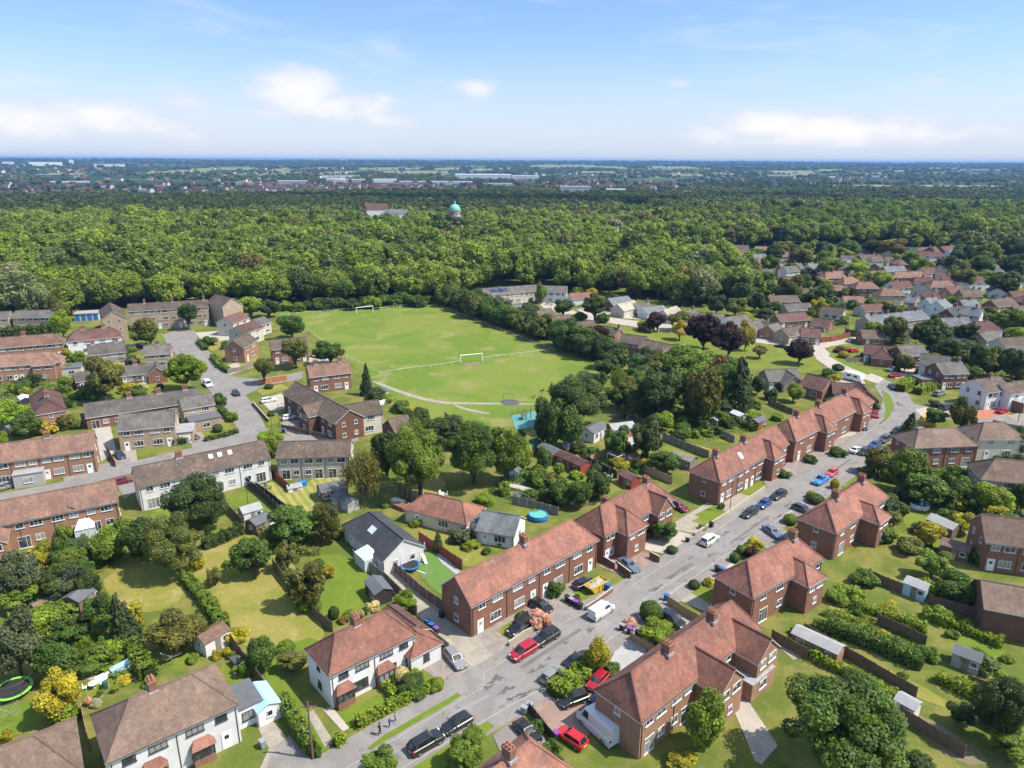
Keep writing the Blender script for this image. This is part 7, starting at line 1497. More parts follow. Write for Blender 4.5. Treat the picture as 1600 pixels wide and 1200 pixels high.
# ------------------------------------------------------------------ cars
for a in [
 ('suv', 666, 1166, 690, 1152, 'black', 'black car nearest the viewer, parked behind another black car'), ('hatch', 714, 1136, 690, 1150, 'black', 'black car facing down the road on the grass-verged side, second from the viewer'),
 ('estate', 711, 1034, 728, 1055, 'silver', 'silver-grey car on the driveway of the white semi'), ('mpv', 818, 1023, 795, 1037, 'cherry', 'bright red people carrier parked at the left kerb'), ('suv', 853, 1001, 830, 1015, 'black', 'black car parked behind the red people carrier'),
 ('van', 814, 985, 795, 999, 'black', 'black van on the front yard behind the low pale wall'), ('hatch', 845, 951, 866, 962, 'black', 'black car tucked behind the pink blossom'), ('van', 939, 960, 962, 945, 'white', 'small white van moving along the road'),
 ('hatch', 913, 916, 935, 908, 'navy', 'dark blue car beside the yellow skip'), ('saloon', 983, 887, 999, 899, 'gblue', 'grey-blue car on the block-paved driveway'), ('suv', 1108, 848, 1128, 834, 'white', 'white car parked alone on the main road'),
 ('estate', 1171, 805, 1155, 815, 'black', 'black estate car leading the row of four parked cars'), ('hatch', 1193, 791, 1178, 801, 'blue', 'dark blue car, second of the row of four'), ('estate', 1216, 777, 1200, 786, 'black', 'black estate car, last of the row of four'),
 ('pickup', 1282, 754, 1266, 764, 'bblue', 'bright blue car parked in front of the red one'), ('hatch', 1299, 742, 1285, 752, 'oran', 'orange-red car behind the bright blue one'), ('saloon', 1337, 706, 1354, 696, 'white', 'white car passing the parked row near the bend'),
 ('hatch', 1349, 709, 1336, 717, 'black', 'black car level with the white one near the bend'), ('saloon', 1366, 698, 1352, 707, 'blue', 'blue car between two dark cars near the bend'), ('suv', 1381, 690, 1369, 698, 'dgrey', 'dark grey car third from the bend'), ('hatch', 1401, 676, 1389, 684, 'black', 'black car closest to the bend, beside the dark conifer'),
 ('saloon', 1207, 835, 1222, 846, 'gblue', 'dark slate car on a forecourt across the road'), ('hatch', 1253, 799, 1268, 805, 'dgrey', 'dark car half hidden on the forecourt beside the yellow-topped bushes'), ('hatch', 864, 1060, 883, 1047, 'silver', 'silver hatchback parked by the bright hedge'), ('saloon', 901, 1036, 920, 1024, 'black', 'black saloon parked ahead of the silver hatchback'),
 ('hatch', 934, 1069, 921, 1083, 'cherry', 'red hatchback behind the bright hedge'), ('hatch', 896, 1098, 875, 1106, 'black', 'black car on the brick-paved drive'), ('bigvan', 934, 1142, 906, 1116, 'white', 'big white high-roofed van on the brick-paved drive'), ('hatch', 893, 1158, 872, 1144, 'red', 'red car half hidden beside the big white van'),
 ('sports', 824, 1148, 845, 1170, 'black', 'black car with its nose to the bottom hedge'), ('suv', 1050, 974, 1068, 985, 'black', 'black car on the paved drive behind the bright bush'), ('hatch', 941, 1092, 928, 1104, 'navy', 'dark car behind the red hatchback'),
 ('pickup', 306, 565, 296, 553, 'silver', 'silver pick-up on the left street'), ('van', 325, 603, 337, 617, 'white', 'white van parked on the left street'), ('hatch', 369, 617, 378, 627, 'black', 'small black car driving down the left street'), ('suv', 215, 544, 225, 542, 'black', 'black car behind the mossy buff house'),
 ('hatch', 98, 551, 96, 558, 'black', 'black car beside the white side garage'), ('hatch', 116, 551, 116, 558, 'grey', 'grey car in front of the white semi with dark roof'), ('hatch', 300, 686, 312, 688, 'dgrey', 'dark car in front of the white garage door'), ('saloon', 188, 714, 197, 724, 'navy', 'dark blue car beside the red-brown fence'), ('hatch', 192, 755, 202, 753, 'maroon', 'maroon car behind the white terrace'),
 ('estate', 420, 628, 432, 626, 'white', 'white estate car by the corner gardens'), ('hatch', 492, 558, 499, 562, 'white', 'white car beside the house behind the street trees'), ('hatch', 452, 655, 462, 653, 'white', 'white car in front of the blurred pale houses'), ('saloon', 1329, 534, 1341, 531, 'silver', 'silver car below the slate terrace'),
 ('saloon', 1220, 543, 1206, 541, 'black', 'black car beside the green'), ('hatch', 1333, 550, 1341, 549, 'red', 'red car on the corner driveway'), ('saloon', 1396, 579, 1408, 577, 'white', 'white car on the pale driveway by the street corner'), ('saloon', 1398, 589, 1410, 588, 'cherry', 'red car on the pale driveway by the street corner'),
 ('saloon', 1395, 607, 1404, 615, 'black', 'dark car driving round the bend'), ('van', 1479, 640, 1493, 637, 'black', 'black people carrier parked on the side road'), ('saloon', 1565, 645, 1574, 642, 'cherry', 'red car on the red driveway'), ('saloon', 1437, 600, 1449, 602, 'dgrey', 'dark car behind the tall corner hedge'), ('suv', 1467, 618, 1478, 615, 'grey', 'grey car beside the white-fronted house'),
 ('hatch', 1194, 527, 1203, 525, 'white', 'white car in front of the twin-gabled bungalow'), ('suv', 998, 494, 1007, 492, 'black', 'black car outside the white garage range'), ('hatch', 1366, 651, 1372, 661, 'cherry', 'red car at the end of the terrace by the bend'), ('hatch', 1345, 670, 1353, 676, 'navy', 'navy car on a front yard by the bend'), ('hatch', 1062, 795, 1075, 803, 'maroon', 'maroon car between the two long brick terraces'),
 ('hatch', 868, 470, 876, 469, 'white', 'white car on the pale forecourt of the close'), ('hatch', 1480, 602, 1490, 600, 'dgrey', 'dark car under the dark boarded house'), ('hatch', 5, 765, 16, 762, 'grey', 'grey car at the left end of the cross street'), ('hatch', 60, 740, 72, 737, 'navy', 'navy car in the front yard of the orange brick terrace'), ('saloon', 92, 733, 104, 730, 'silver', 'silver car in the front yard of the orange brick terrace')]:
    car(*a)
# ------------------------------------------------------------------ small things
def dirz(u, v, fu, fv): a, b = P(u, v), P(fu, fv); return a, math.atan2(b.y - a.y, b.x - a.x)
def thing(name, u, v, label, cat, fu=None, fv=None, group=None):
    a, rz = dirz(u, v, fu if fu is not None else u + 10, fv if fv is not None else v); o = empty(name, (a.x, a.y, 0), rz); tag(o, label, cat, group); return o
def shed(u, v, fu, fv, L, Wd, h, wall, roof, label, kind='g', name='garden_shed', cat='shed', glazed=False):
    o = thing(name, u, v, label, cat, fu, fv); w, r = MB(), MB(); I = Matrix.Identity(4)
    rise = Wd * (.22 if kind == 'g' else .1)
    if kind == 'g':
        add_walls(w, I, -L / 2, L / 2, Wd, h + rise, h, 'g', 'g'); add_roof(r, I, L, Wd, h + rise, h, 'g', 'g', .15, .15, False, th=.06)
    else:
        w.box((-L / 2, -Wd / 2, -.1), (L / 2, Wd / 2, h)); z0, z1 = h + .02, h + .02 + rise
        q = [(-L / 2 - .15, -Wd / 2 - .15, z0), (L / 2 + .15, -Wd / 2 - .15, z0), (L / 2 + .15, Wd / 2 + .15, z1), (-L / 2 - .15, Wd / 2 + .15, z1)]; lo = [(x, y, z - .08) for x, y, z in q]
        r.poly(q); r.poly(lo[::-1])
        for i in range(4): r.poly([lo[i], lo[(i + 1) % 4], q[(i + 1) % 4], q[i]])
        for yy in (Wd / 2,): w.poly([(-L / 2, yy, h), (L / 2, yy, h), (L / 2, yy, z1 - .1), (-L / 2, yy, z1 - .1)])
    w.build('wall', M[wall], o); r.build('roof', M[roof], o)
    d = MB(); d.box((-.4, -Wd / 2 - .04, 0), (.4, -Wd / 2, min(1.85, h - .1))); d.build('door', M['woodgr' if not glazed else 'upvc'], o)
    if L > 2.4: put_window(o, L * .3, -Wd / 2, h * .45, 0, .8, h * .38, 'w', True)
    if L > 4: put_window(o, -L * .3, -Wd / 2, h * .35, 0, 1.1, h * .5, 'w', True)
    if h > 1.5: put_window(o, -L / 2, 0, h * .45, R(-90), .7, h * .36, 'w', True)
    LAND.append((o.location.copy(), None)); return o
for a in [
 (592, 933, 603, 947, 4.0, 2.6, 2.1, 'woodbl', 'felt', 'dark shed with a bright grey roof on the lush lawn'), (333, 1010, 350, 1000, 3.6, 2.8, 2.2, 'white', 'r_pink', 'white shed with peeling red and white roof'), (130, 945, 142, 936, 4, 3, 2.1, 'wood', 'felt', 'shed with grey felt roof among the left garden trees'),
 (73, 952, 84, 947, 3.2, 1.6, 1.5, 'wood', 'wood', 'low dark brown store beside the tangled growth'), (18, 678, 26, 675, 2.4, 2, 2.0, 'wood', 'felt', 'little brown shed at the left edge above the orange terrace'), (147, 660, 158, 658, 5, 3, 2.2, 'woodor', 'felt', 'orange timber cabin behind the big mossy roof'), (168, 652, 180, 650, 4, 3, 2.2, 'greyr', 'felt', 'grey shed beside the orange timber cabin'),
 (520, 775, 534, 772, 5, 4, 2.1, 'wood', 'felt', 'broad shed with black felt roof below the birch'), (540, 792, 552, 798, 5, 2.6, 2.0, 'greyr', 'felt', 'grey lean-to shed beside the charcoal bungalow'), (392, 808, 405, 804, 3.4, 3, 1.9, 'white', 'feltlt', 'cream-roofed summerhouse at the end of the bright lawn'), (408, 826, 420, 820, 4, 3, 2.0, 'wood', 'felt', 'dark shed beside the cream-roofed summerhouse'),
 (828, 706, 840, 701, 4.5, 2.6, 2.2, 'woodbl', 'green', 'black shed with dark green roof by the playground tree'), (860, 716, 872, 722, 5.5, 3, 2.2, 'wood', 'felt', 'dark timber shed joined to the long red summerhouse'), (895, 732, 908, 738, 7.5, 3, 2.3, 'woodred', 'r_dark', 'long red summerhouse with white glazed doors'), (927, 684, 940, 677, 6, 4, 2.5, 'white', 'felt', 'white summerhouse with dark roof'),
 (969, 680, 984, 678, 6, 4, 2.4, 'woodor', 'feltlt', 'orange-brown cabin with pale flat roof'), (889, 699, 896, 697, 2.2, 1.8, 1.8, 'white', 'feltlt', 'tiny white playhouse behind the long red summerhouse'), (805, 748, 810, 741, 2.2, 2, 2.0, 'white', 'felt', 'white playhouse at the end of a stone path'), (983, 758, 994, 764, 3.8, 2.6, 2.1, 'woodred', 'r_dark', 'red garden shed close to the twin-chimney terrace'),
 (987, 722, 995, 720, 2.6, 2, 1.6, 'wood', 'r_pink', 'low pink-roofed store on the narrow lawn'), (1183, 668, 1192, 664, 4, 2.4, 2.1, 'woodred', 'felt', 'bright red shed in the upper terrace gardens'), (1153, 658, 1162, 662, 3.4, 2.4, 2.0, 'greyr', 'metalroof', 'grey metal shed in the upper terrace gardens'), (1118, 664, 1126, 660, 2.6, 1.8, 1.8, 'wood', 'feltlt', 'small shed with curved pale roof in the hedged garden'),
 (1068, 727, 1082, 732, 5, 3, 2.1, 'woodgr', 'woodgr', 'slatted grey pergola-roofed store behind the terrace'), (903, 790, 914, 786, 3.2, 2.2, 2.0, 'wood', 'feltlt', 'pale-roofed store near the round blue pool'), (412, 1112, 402, 1097, 4.4, 2.6, 2.2, 'white', 'skyblue', 'white outbuilding with pale blue roof'), 
 (1472, 832, 1486, 838, 4.5, 3, 2.1, 'wood', 'feltlt', 'pale-roofed shed in the blurred garden, nearer the right edge'), (1508, 1040, 1524, 1046, 3, 2.4, 2.0, 'greyr', 'felt', 'grey shed among the long blurred gardens'), (1275, 1020, 1296, 1030, 6, 2.4, 2.2, 'brick_or', 'feltlt', 'pale flat-roofed outbuilding behind the brick terrace'), (1430, 930, 1440, 934, 3, 2.4, 2.1, 'skyblue', 'feltlt', 'light blue shed by the yellow lawn'),
  (1415, 1115, 1424, 1120, 2.2, 2, 1.9, 'white', 'feltlt', 'small pale shed at the bottom of the dark fence'), (1560, 1135, 1570, 1140, 3, 2.4, 2.0, 'wood', 'feltlt', 'shed with grey roof beside the bottom-right trees'), (1490, 868, 1504, 872, 4, 3, 2.1, 'wood', 'r_tan', 'brown store left of the right-edge houses'),
 (108, 606, 116, 604, 3, 2, 1.9, 'greyr', 'felt', 'grey store behind the end-on brick house'), (40, 632, 46, 640, 4, 2.2, 2.0, 'woodbl', 'metalroof', 'dark store beside the end-on brick house'), (592, 622, 600, 620, 4.5, 3, 2.1, 'greyr', 'felt', 'black-roofed store by the white fence'), (460, 765, 470, 763, 2.6, 2, .9, 'whitep', 'feltlt', 'low white cold frame on the striped lawn')]:
    shed(*a)
def garages(u0, v0, u1, v1, n, h, wall, door, roof, label):
    a, b = P(u0, v0), P(u1, v1); L = (b - a).length; c = (a + b) / 2; o = empty('garage_block', (c.x, c.y, 0), math.atan2(b.y - a.y, b.x - a.x)); tag(o, label, 'garages'); w = MB(); w.box((-L / 2, 0, -.2), (L / 2, 6, h)); w.build('wall', M[wall], o)
    r = MB(); r.box((-L / 2 - .2, -.3, h), (L / 2 + .2, 6.2, h + .25)); r.build('roof', M[roof], o); d = MB(); dw = L / n - .5; d.box((-dw / 2, -.05, 0), (dw / 2, 0, h - .35)); me = d.mesh('garage_door', [M[door]])
    for i in range(n): link('garage_door', me, o, (-L / 2 + L * (i + .5) / n, 0, 0))
    LAND.append((c, None))
garages(117, 502, 155, 500, 4, 2.8, 'cream', 'blue', 'conc' if False else 'feltlt', 'row of garages with deep blue doors beside the gable block')
garages(262, 508, 285, 506, 2, 2.6, 'stock', 'dkframe', 'felt', 'dark garage openings under the long block of flats')

def bin_meshes():
    b = MB(); b.poly([(-.24, -.28, .06), (.24, -.28, .06), (.29, -.36, .98), (-.29, -.36, .98)]); b.poly([(.24, .26, .06), (-.24, .26, .06), (-.29, .34, .98), (.29, .34, .98)]); b.poly([(.24, -.28, .06), (.24, .26, .06), (.29, .34, .98), (.29, -.36, .98)]); b.poly([(-.24, .26, .06), (-.24, -.28, .06), (-.29, -.36, .98), (-.29, .34, .98)]); b.tube((-.3, .42, .95), (.3, .42, .95), .025, m=0)
    l = MB(); l.box((-.31, -.4, .98), (.31, .4, 1.04)); w = MB(); w.tube((-.3, .25, .1), (-.24, .25, .1), .1, n=10)
    return b.mesh('bin_body', [M['any']]), l.mesh('lid', [M['any']]), w.mesh('wheel', [M['black']])
BB = bin_meshes(); BK, BL, PU, GY, GN_ = (.025, .025, .028), (.02, .12, .35), (.22, .05, .32), (.25, .26, .27), (.03, .12, .05)
def wbin(u, v, fu, fv, c, lid, label, group=None):
    o = thing('wheelie_bin', u, v, label, 'bin', fu, fv, group); o.rotation_euler.z += rt.uniform(-.3, .3); b = link('bin_body', BB[0], o); b.color = (*c, 1); l = link('lid', BB[1], o); l.color = (*lid, 1); link('wheel', BB[2], o); link('wheel', BB[2], o, (.54, 0, 0))
for (u, v, fu, fv, cols, where, grp) in [(886, 940, 906, 952, [(BK, BK), (BK, GY), (BK, PU), (BK, BK)], 'in the row beside the skip garden', 'bins by the skip garden'), (1120, 893, 1142, 902, [(BK, BK), (BK, BL), (BK, PU), (BK, BK)], 'in the row on the concrete drive', 'bins on the concrete drive'), (972, 985, 996, 996, [(BK, GY), (BK, PU), (BK, BK)], 'in the row beside the pink blossom bush', 'bins by the pink bush')]:
    for i, (c, l) in enumerate(cols):
        k = i / max(1, len(cols) - 1); nm = {BK: 'black', GY: 'grey', PU: 'purple', BL: 'blue'}[l]; dup = [j for j, q in enumerate(cols) if q[1] == l]
        wbin(u + (fu - u) * k, v + (fv - v) * k, u + (fu - u) * k + 8, v + (fv - v) * k - 6, c, l, f'black wheelie bin with {nm} lid ' + ('at one end ' if len(dup) > 1 and i == dup[0] else 'at the far end ' if len(dup) > 1 else '') + where.replace('in the row ', ''), grp)
for u, v, c, l, lab in [(819, 1115, GY, GY, 'pale grey wheelie bin at the drive entrance, nearer the road centre'), (828, 1110, BK, GY, 'grey-lidded wheelie bin beside the pale grey one'), (868, 1155, BK, PU, 'purple-lidded wheelie bin by the big white van'), (949, 922, BL, BL, 'blue wheelie bin behind the yellow skip'), (1041, 938, BL, BL, 'blue wheelie bin at the end of the sandy board fence'), (411, 1168, GY, GY, 'grey wheelie bin on the slab path at lower left'), (1111, 824, BK, BK, 'black wheelie bin behind the low buff wall'), (1074, 847, BK, GY, 'grey-topped bin on a driveway by the white car'), (683, 1080, BK, BK, 'black bin beside the clipped bush on the pavement'), (668, 978, BK, BL, 'blue-lidded bin stored beside the white semi'), (674, 984, BK, BL, 'second stored bin with blue lid beside the white semi'), (682, 990, BK, PU, 'purple-lidded bin stored beside the white semi'), (690, 965, BK, BK, 'black bin against the plain brick gable'), (443, 676, BK, BL, 'blue-lidded bin on the street corner pavement')]:
    wbin(u, v, u + 8, v - 6, c, l, lab)
def trampoline(u, v, r, ringm, net, label):
    o = thing('trampoline', u, v, label, 'trampoline'); a = MB(); a.lathe((0, 0, .8), [(0, 0), (r * .86, 0)], 28); a.build('mat', M['black'], o); b = MB(); b.lathe((0, 0, .82), [(r * .84, 0), (r, .03), (r * 1.02, -.05), (r * .86, -.06)], 28); b.build('pad_ring', M[ringm], o)
    l = MB(); l.tube((r * .9, 0, 0), (r * .9, 0, .78), .03); me = l.mesh('leg', [M['steel']]); p = MB(); p.tube((r * 1.03, 0, .1), (r * 1.03, 0, 2.5), .03); pm = p.mesh('net_pole', [M['dsteel']])
    for k in range(6): link('leg', me, o, (0, 0, 0), k * 1.047); link('net_pole', pm, o, (0, 0, 0), k * 1.047 + .5)
    if net: q = MB(); q.ring((0, 0, 2.5), r * 1.03, .02, 28, 4); q.ring((0, 0, 1.7), r * 1.03, .01, 28, 3); q.build('net_rim', M['dsteel'], o)
trampoline(22, 1084, 2.1, 'lime', True, 'big black trampoline with lime green edge'); trampoline(641, 889, 1.55, 'blue', False, 'round trampoline with blue edge on the artificial turf')
o = thing('swimming_pool', 841, 810, 'round above-ground pool with blue wall and green water', 'pool'); b = MB(); b.lathe((0, 0, 0), [(1.75, 0), (1.85, .5), (1.75, 1.0), (1.66, 1.0), (1.66, .8)], 28); b.build('pool_wall', M['blue'], o); b = MB(); b.lathe((0, 0, .86), [(0, 0), (1.67, 0)], 28); wm_ = plain('green_pool_water', (.1, .36, .3), .08, .6, dirt=.1); b.build('pool_water', wm_, o)
o = thing('swimming_pool', 1436, 792, 'round pool with pale rim in the blurred garden', 'pool'); b = MB(); b.lathe((0, 0, 0), [(1.7, 0), (1.75, .8), (1.5, .8), (1.5, .6)], 24); b.build('pool_wall', M['whitep'], o); b = MB(); b.lathe((0, 0, .66), [(0, 0), (1.51, 0)], 24); b.build('pool_water', plain('blue_pool_water', (.08, .25, .4), .1), o)
o = thing('skip', 931, 921, 'yellow builder skip filled with rubble on the small front lawn', 'skip', 945, 913); b = MB(); L0, L1, w0 = 1.2, 1.9, .85
b.poly([(-L1, -w0, 1.2), (-L0, -w0, .15), (L0, -w0, .15), (L1, -w0, 1.2)]); b.poly([(L1, w0, 1.2), (L0, w0, .15), (-L0, w0, .15), (-L1, w0, 1.2)]); b.poly([(L0, -w0, .15), (L0, w0, .15), (L1, w0, 1.2), (L1, -w0, 1.2)]); b.poly([(-L0, w0, .15), (-L0, -w0, .15), (-L1, -w0, 1.2), (-L1, w0, 1.2)])
for s in (-1, 1): b.tube((-L1, s * w0, 1.2), (L1, s * w0, 1.2), .06); b.box((-.3, s * w0 - .1, .1), (-.1, s * w0 + .1, 1.2)); b.box((.5, s * w0 - .1, .1), (.7, s * w0 + .1, 1.2))
for s in (-1, 1): b.tube((s * L1, -w0, 1.2), (s * L1, w0, 1.2), .06)
b.build('skip_body', M['yellow'], o); b = MB(); rr_ = random.Random(2)
hgt = [[.95 + rr_.uniform(-.12, .22) for _ in range(7)] for _ in range(5)]
X6 = lambda i: -1.7 + 3.4 * i / 6; Y4 = lambda j: -.8 + 1.6 * j / 4
for i in range(6):
    for j in range(4): b.poly([(X6(i), Y4(j), hgt[j][i]), (X6(i + 1), Y4(j), hgt[j][i + 1]), (X6(i + 1), Y4(j + 1), hgt[j + 1][i + 1]), (X6(i), Y4(j + 1), hgt[j + 1][i])])
b.build('rubble', M['gravel'], o)
def goal(u0, v0, u1, v1, label):
    a, c = P(u0, v0), P(u1, v1); u = (c - a).normalized(); m_ = (a + c) / 2; o = empty('football_goal', (m_.x, m_.y, 0), math.atan2(u.y, u.x)); tag(o, label, 'goal'); b = MB(); b.tube((0, 0, 0), (0, 0, 2.5), .13, n=8); me = b.mesh('goal_post', [M['whitep']]); link('goal_post', me, o, (-3.66, 0, 0)); link('goal_post', me, o, (3.66, 0, 0)); b = MB(); b.tube((-3.75, 0, 2.5), (3.75, 0, 2.5), .13, n=8); b.build('crossbar', M['whitep'], o)
goal(557, 490, 583, 487, 'white football goal at the woods end of the pitch'); goal(721, 567, 752, 564, 'white football goal at the nearer end of the pitch, worn mouth in front')
def pole(u, v, h, label, lamp=True, m='dsteel', name='lamp_post', r=.08, arm=0.0):
    o = thing(name, u, v, label, 'pole'); b = MB(); b.tube((0, 0, 0), (0, 0, h), r, r * .65, 8); b.build('post', M[m], o)
    if lamp: b = MB(); b.tube((0, 0, h - .1), (1.2, 0, h + .05), .04); b.box((.9, -.12, h), (1.6, .12, h + .14)); b.build('lamp_head', M['feltlt'], o)
    else: b = MB(); b.box((-.9, -.06, h - .7), (.9, .06, h - .58)); b.build('cross_arm', M[m], o); 
pole(489, 1186, 7.6, 'brown wooden telegraph pole at the end of the tall hedge', False, 'wood', 'telegraph_pole', .14)
for a in [(427, 692, 7, 'lamp post on the street corner by the bright bush'), (1336, 569, 6, 'lamp post in front of the grey corner fence'), (258, 536, 6.5, 'lamp post at the head of the left street'), (1525, 655, 6.5, 'tall thin post on the verge beside the red driveway'), (204, 592, 6.0, 'slim pole beside the bungalow row'), (389, 800, 6.0, 'slim pole on the bright green lawn'), (1342, 520, 6, 'lamp post outside the slate terrace'), (1590, 660, 6.5, 'lamp post near the right edge'), (989, 500, 6, 'lamp post beside the white garage range'), (115, 838, 6, 'pale pole in the overgrown garden'), (437, 668, 6, 'second lamp post on the street corner'), (1140, 800, 7, 'lamp post beside the low buff wall')]: pole(*a)
# people on the pavement
def person(u, v, h, cols, label, face, walk):
    a = P(u, v); o_mat, n, out = newmat('clothing'); gz = n.node('ShaderNodeSeparateXYZ', {0: n.node('ShaderNodeTexCoord').outputs['Object']}).outputs[2]
    c = n.mix(n.m('GREATER_THAN', gz, .05 * h), (.02, .02, .02, 1), (*cols[1], 1)); c = n.mix(n.m('GREATER_THAN', gz, .5 * h), c, (*cols[0], 1)); c = n.mix(n.m('GREATER_THAN', gz, .845 * h), c, (.45, .27, .19, 1)); finish(n, out, c, .8)
    V, E, Rd = [], [], []
    def add(p, r, par=None): V.append(tuple(x * h for x in p)); Rd.append(r * h); i = len(V) - 1; (E.append((par, i)) if par is not None else None); return i
    pel = add((0, 0, .52), .075); ch = add((0.01, 0, .68), .08, pel); sh = add((0, 0, .8), .068, ch); nk = add((.005, 0, .86), .032, sh); hd = add((.015, 0, .92), .056, nk); add((.01, 0, .975), .045, hd)
    for s, w in ((1, walk), (-1, -walk)):
        hp = add((0, s * .05, .49), .06, pel); kn = add((w * .5 + .02, s * .052, .27), .042, hp); an = add((w * .9, s * .055, .045), .026, kn); add((w * .9 + .08, s * .06, .02), .02, an)
        so_ = add((0, s * .11, .79), .04, sh); eb = add((-w * .3, s * .135, .63), .03, so_); wr_ = add((-w * .5 + .03, s * .14, .5), .02, eb); pm_ = add((-w * .5 + .045, s * .14, .465), .019, wr_)
        for k in range(4): f1 = add((-w * .5 + .03 + .012 * k, s * .143, .43), .0055, pm_); add((-w * .5 + .035 + .012 * k, s * .138, .405 + .004 * abs(k - 1.5)), .0045, f1)
        add((-w * .5 + .075, s * .13, .45), .006, pm_)
    me = bpy.data.meshes.new('person'); me.from_pydata(V, E, []); me.materials.append(o_mat)
    ob = link('person', me, None, (a.x, a.y, .11), face); m1 = ob.modifiers.new('skin', 'SKIN'); sv = me.skin_vertices[0].data if me.skin_vertices else None
    if sv is None:
        import bmesh
        bm_ = bmesh.new(); bm_.from_mesh(me); bm_.verts.layers.skin.verify(); bm_.to_mesh(me); bm_.free(); sv = me.skin_vertices[0].data
    for i, r_ in enumerate(Rd): sv[i].radius = (r_, r_); sv[i].use_root = (i == 0)
    m2 = ob.modifiers.new('smooth', 'SUBSURF'); m2.levels = m2.render_levels = 2; tag(ob, label, 'person')
    b = MB(); b.lathe((0, 0, 0), [(.062 * h, -.04 * h), (.066 * h, 0), (.05 * h, .045 * h), (0, .065 * h)], 10); hr = b.build('hair', plain('brown_hair', (.05, .03, .02), .7), ob, (.0, 0, .94 * h)); hr.rotation_euler = (0, R(-14), 0)
    return ob
person(594, 1149, 1.72, ((.02, .02, .03), (.015, .015, .025)), 'adult in dark clothes walking on the pavement', R(200), .1); person(609, 1137, 1.2, ((.03, .06, .35), (.03, .06, .3)), 'child in blue clothes on the pavement', R(210), .09); person(618, 1128, 1.25, ((.3, .3, .32), (.03, .03, .06)), 'child in pale top and dark trousers, farthest along the pavement', R(205), .08)
# garden furniture and play things
def table_set(u, v, label, m='whitep', n_=4):
    o = thing('garden_table', u, v, label + ' table with chairs set round it', 'table'); b = MB(); b.lathe((0, 0, 0), [(.3, 0), (.04, .05), (.04, .7), (.55, .7), (.55, .74), (0, .74)], 14); b.build('table_top', M[m], o); c = MB(); c.box((-.22, -.22, .4), (.22, .22, .45)); c.box((-.22, .18, .45), (.22, .23, .88)); me = c.mesh('seat', [M[m]]); l = MB(); l.box((-.02, -.02, 0), (.02, .02, .4)); lm = l.mesh('leg', [M[m]])
    p = P(u, v)
    for k in range(n_):
        t = k * 6.283 / n_ + .4; q = empty('garden_chair', (p.x + .95 * math.cos(t), p.y + .95 * math.sin(t), 0), t - math.pi / 2); tag(q, f'{label} chair drawn up to its round table', 'chair', label + ' chairs'); link('seat', me, q)
        for sx_ in (-.19, .19):
            for sy_ in (-.19, .19): link('leg', lm, q, (sx_, sy_, 0))
table_set(949, 748, 'white plastic garden'); table_set(653, 857, 'pale patio'); table_set(147, 1075, 'white metal garden', n_=2); table_set(690, 776, 'small white bungalow'); table_set(415, 765, 'dark rattan', 'dsteel')
o = thing('pergola_frame', 962, 724, 'open white cube frame over garden seats', 'frame', 972, 728); b = MB(); b.tube((0, 0, 0), (0, 0, 2.3), .05); me = b.mesh('post', [M['whitep']])
for sx_ in (-1.4, 1.4):
    for sy_ in (-1.2, 1.2): link('post', me, o, (sx_, sy_, 0))
b = MB()
for s in (-1.2, 1.2): b.tube((-1.4, s, 2.3), (1.4, s, 2.3), .05)
for s in (-1.4, 1.4): b.tube((s, -1.2, 2.3), (s, 1.2, 2.3), .05)
b.build('top_rail', M['whitep'], o)
o = thing('slide', 663, 878, 'little white and green slide on the artificial turf', 'slide', 668, 884); b = MB(); b.poly([(-.6, -.22, 1.1), (.9, -.22, .15), (.9, .22, .15), (-.6, .22, 1.1)]); b.box((-.9, -.22, 1.0), (-.6, .22, 1.06)); b.build('chute', M['whitep'], o); b = MB()
for s in (-.2, .2): b.tube((-.9, s, 0), (-.9, s, 1.5), .03); b.tube((-.6, s, 0), (-.6, s, 1.0), .03)
b.build('ladder', M['lime'], o)
def swing(u, v, fu, fv, m, label, n_=2):
    o = thing('garden_swing', u, v, label, 'swing', fu, fv); b = MB()
    for s in (-1.4, 1.4): b.tube((s, -.8, 0), (s, 0, 2.2), .045); b.tube((s, .8, 0), (s, 0, 2.2), .045)
    b.tube((-1.4, 0, 2.2), (1.4, 0, 2.2), .045); b.build('frame', M[m], o)
    for k in range(n_): x = -.6 + 1.2 * k; c = MB(); c.box((x - .22, -.1, .5), (x + .22, .1, .54)); c.tube((x - .2, 0, .5), (x - .2, 0, 2.2), .012, n=4); c.tube((x + .2, 0, .5), (x + .2, 0, 2.2), .012, n=4); c.build('swing_seat', M['blue'], o)
swing(986, 662, 994, 660, 'steel', 'grey swing frame under the garden trees'); swing(818, 788, 826, 792, 'steel', 'grey swing frame beside the round blue pool'); swing(795, 627, 803, 627, 'dsteel', 'basket swing frame on the football ground', 1)
o = thing('swing_mat', 797, 629, 'dark round rubber mat under the basket swing', 'mat'); b = MB(); b.lathe((0, 0, .06), [(2.6, -.03), (2.6, 0), (0, 0.01)], 24); b.build('rubber_surface', M['tar'], o)
for u, v, m, lab in [(833, 622, 'woodor', 'orange springer toy beside the path'), (847, 613, 'tar', 'black springer toy at the field edge')]:
    o = thing('spring_rider', u, v, lab, 'play equipment'); b = MB(); b.tube((0, 0, 0), (0, 0, .45), .12, n=8); b.build('spring', M['dsteel'], o); b = MB(); b.box((-.6, -.1, .45), (.6, .1, .7)); b.box((.35, -.08, .7), (.6, .08, 1.15)); b.tube((.3, -.35, 1.0), (.3, .35, 1.0), .03); b.build('seat', M[m], o)
o = thing('climbing_frame', 822, 655, 'dark climbing frame on the blue playground surface', 'play equipment'); b = MB()
for x in (-1.2, 0, 1.2):
    for y in (-.9, .9): b.tube((x, y, 0), (x, y, 2.0), .06)
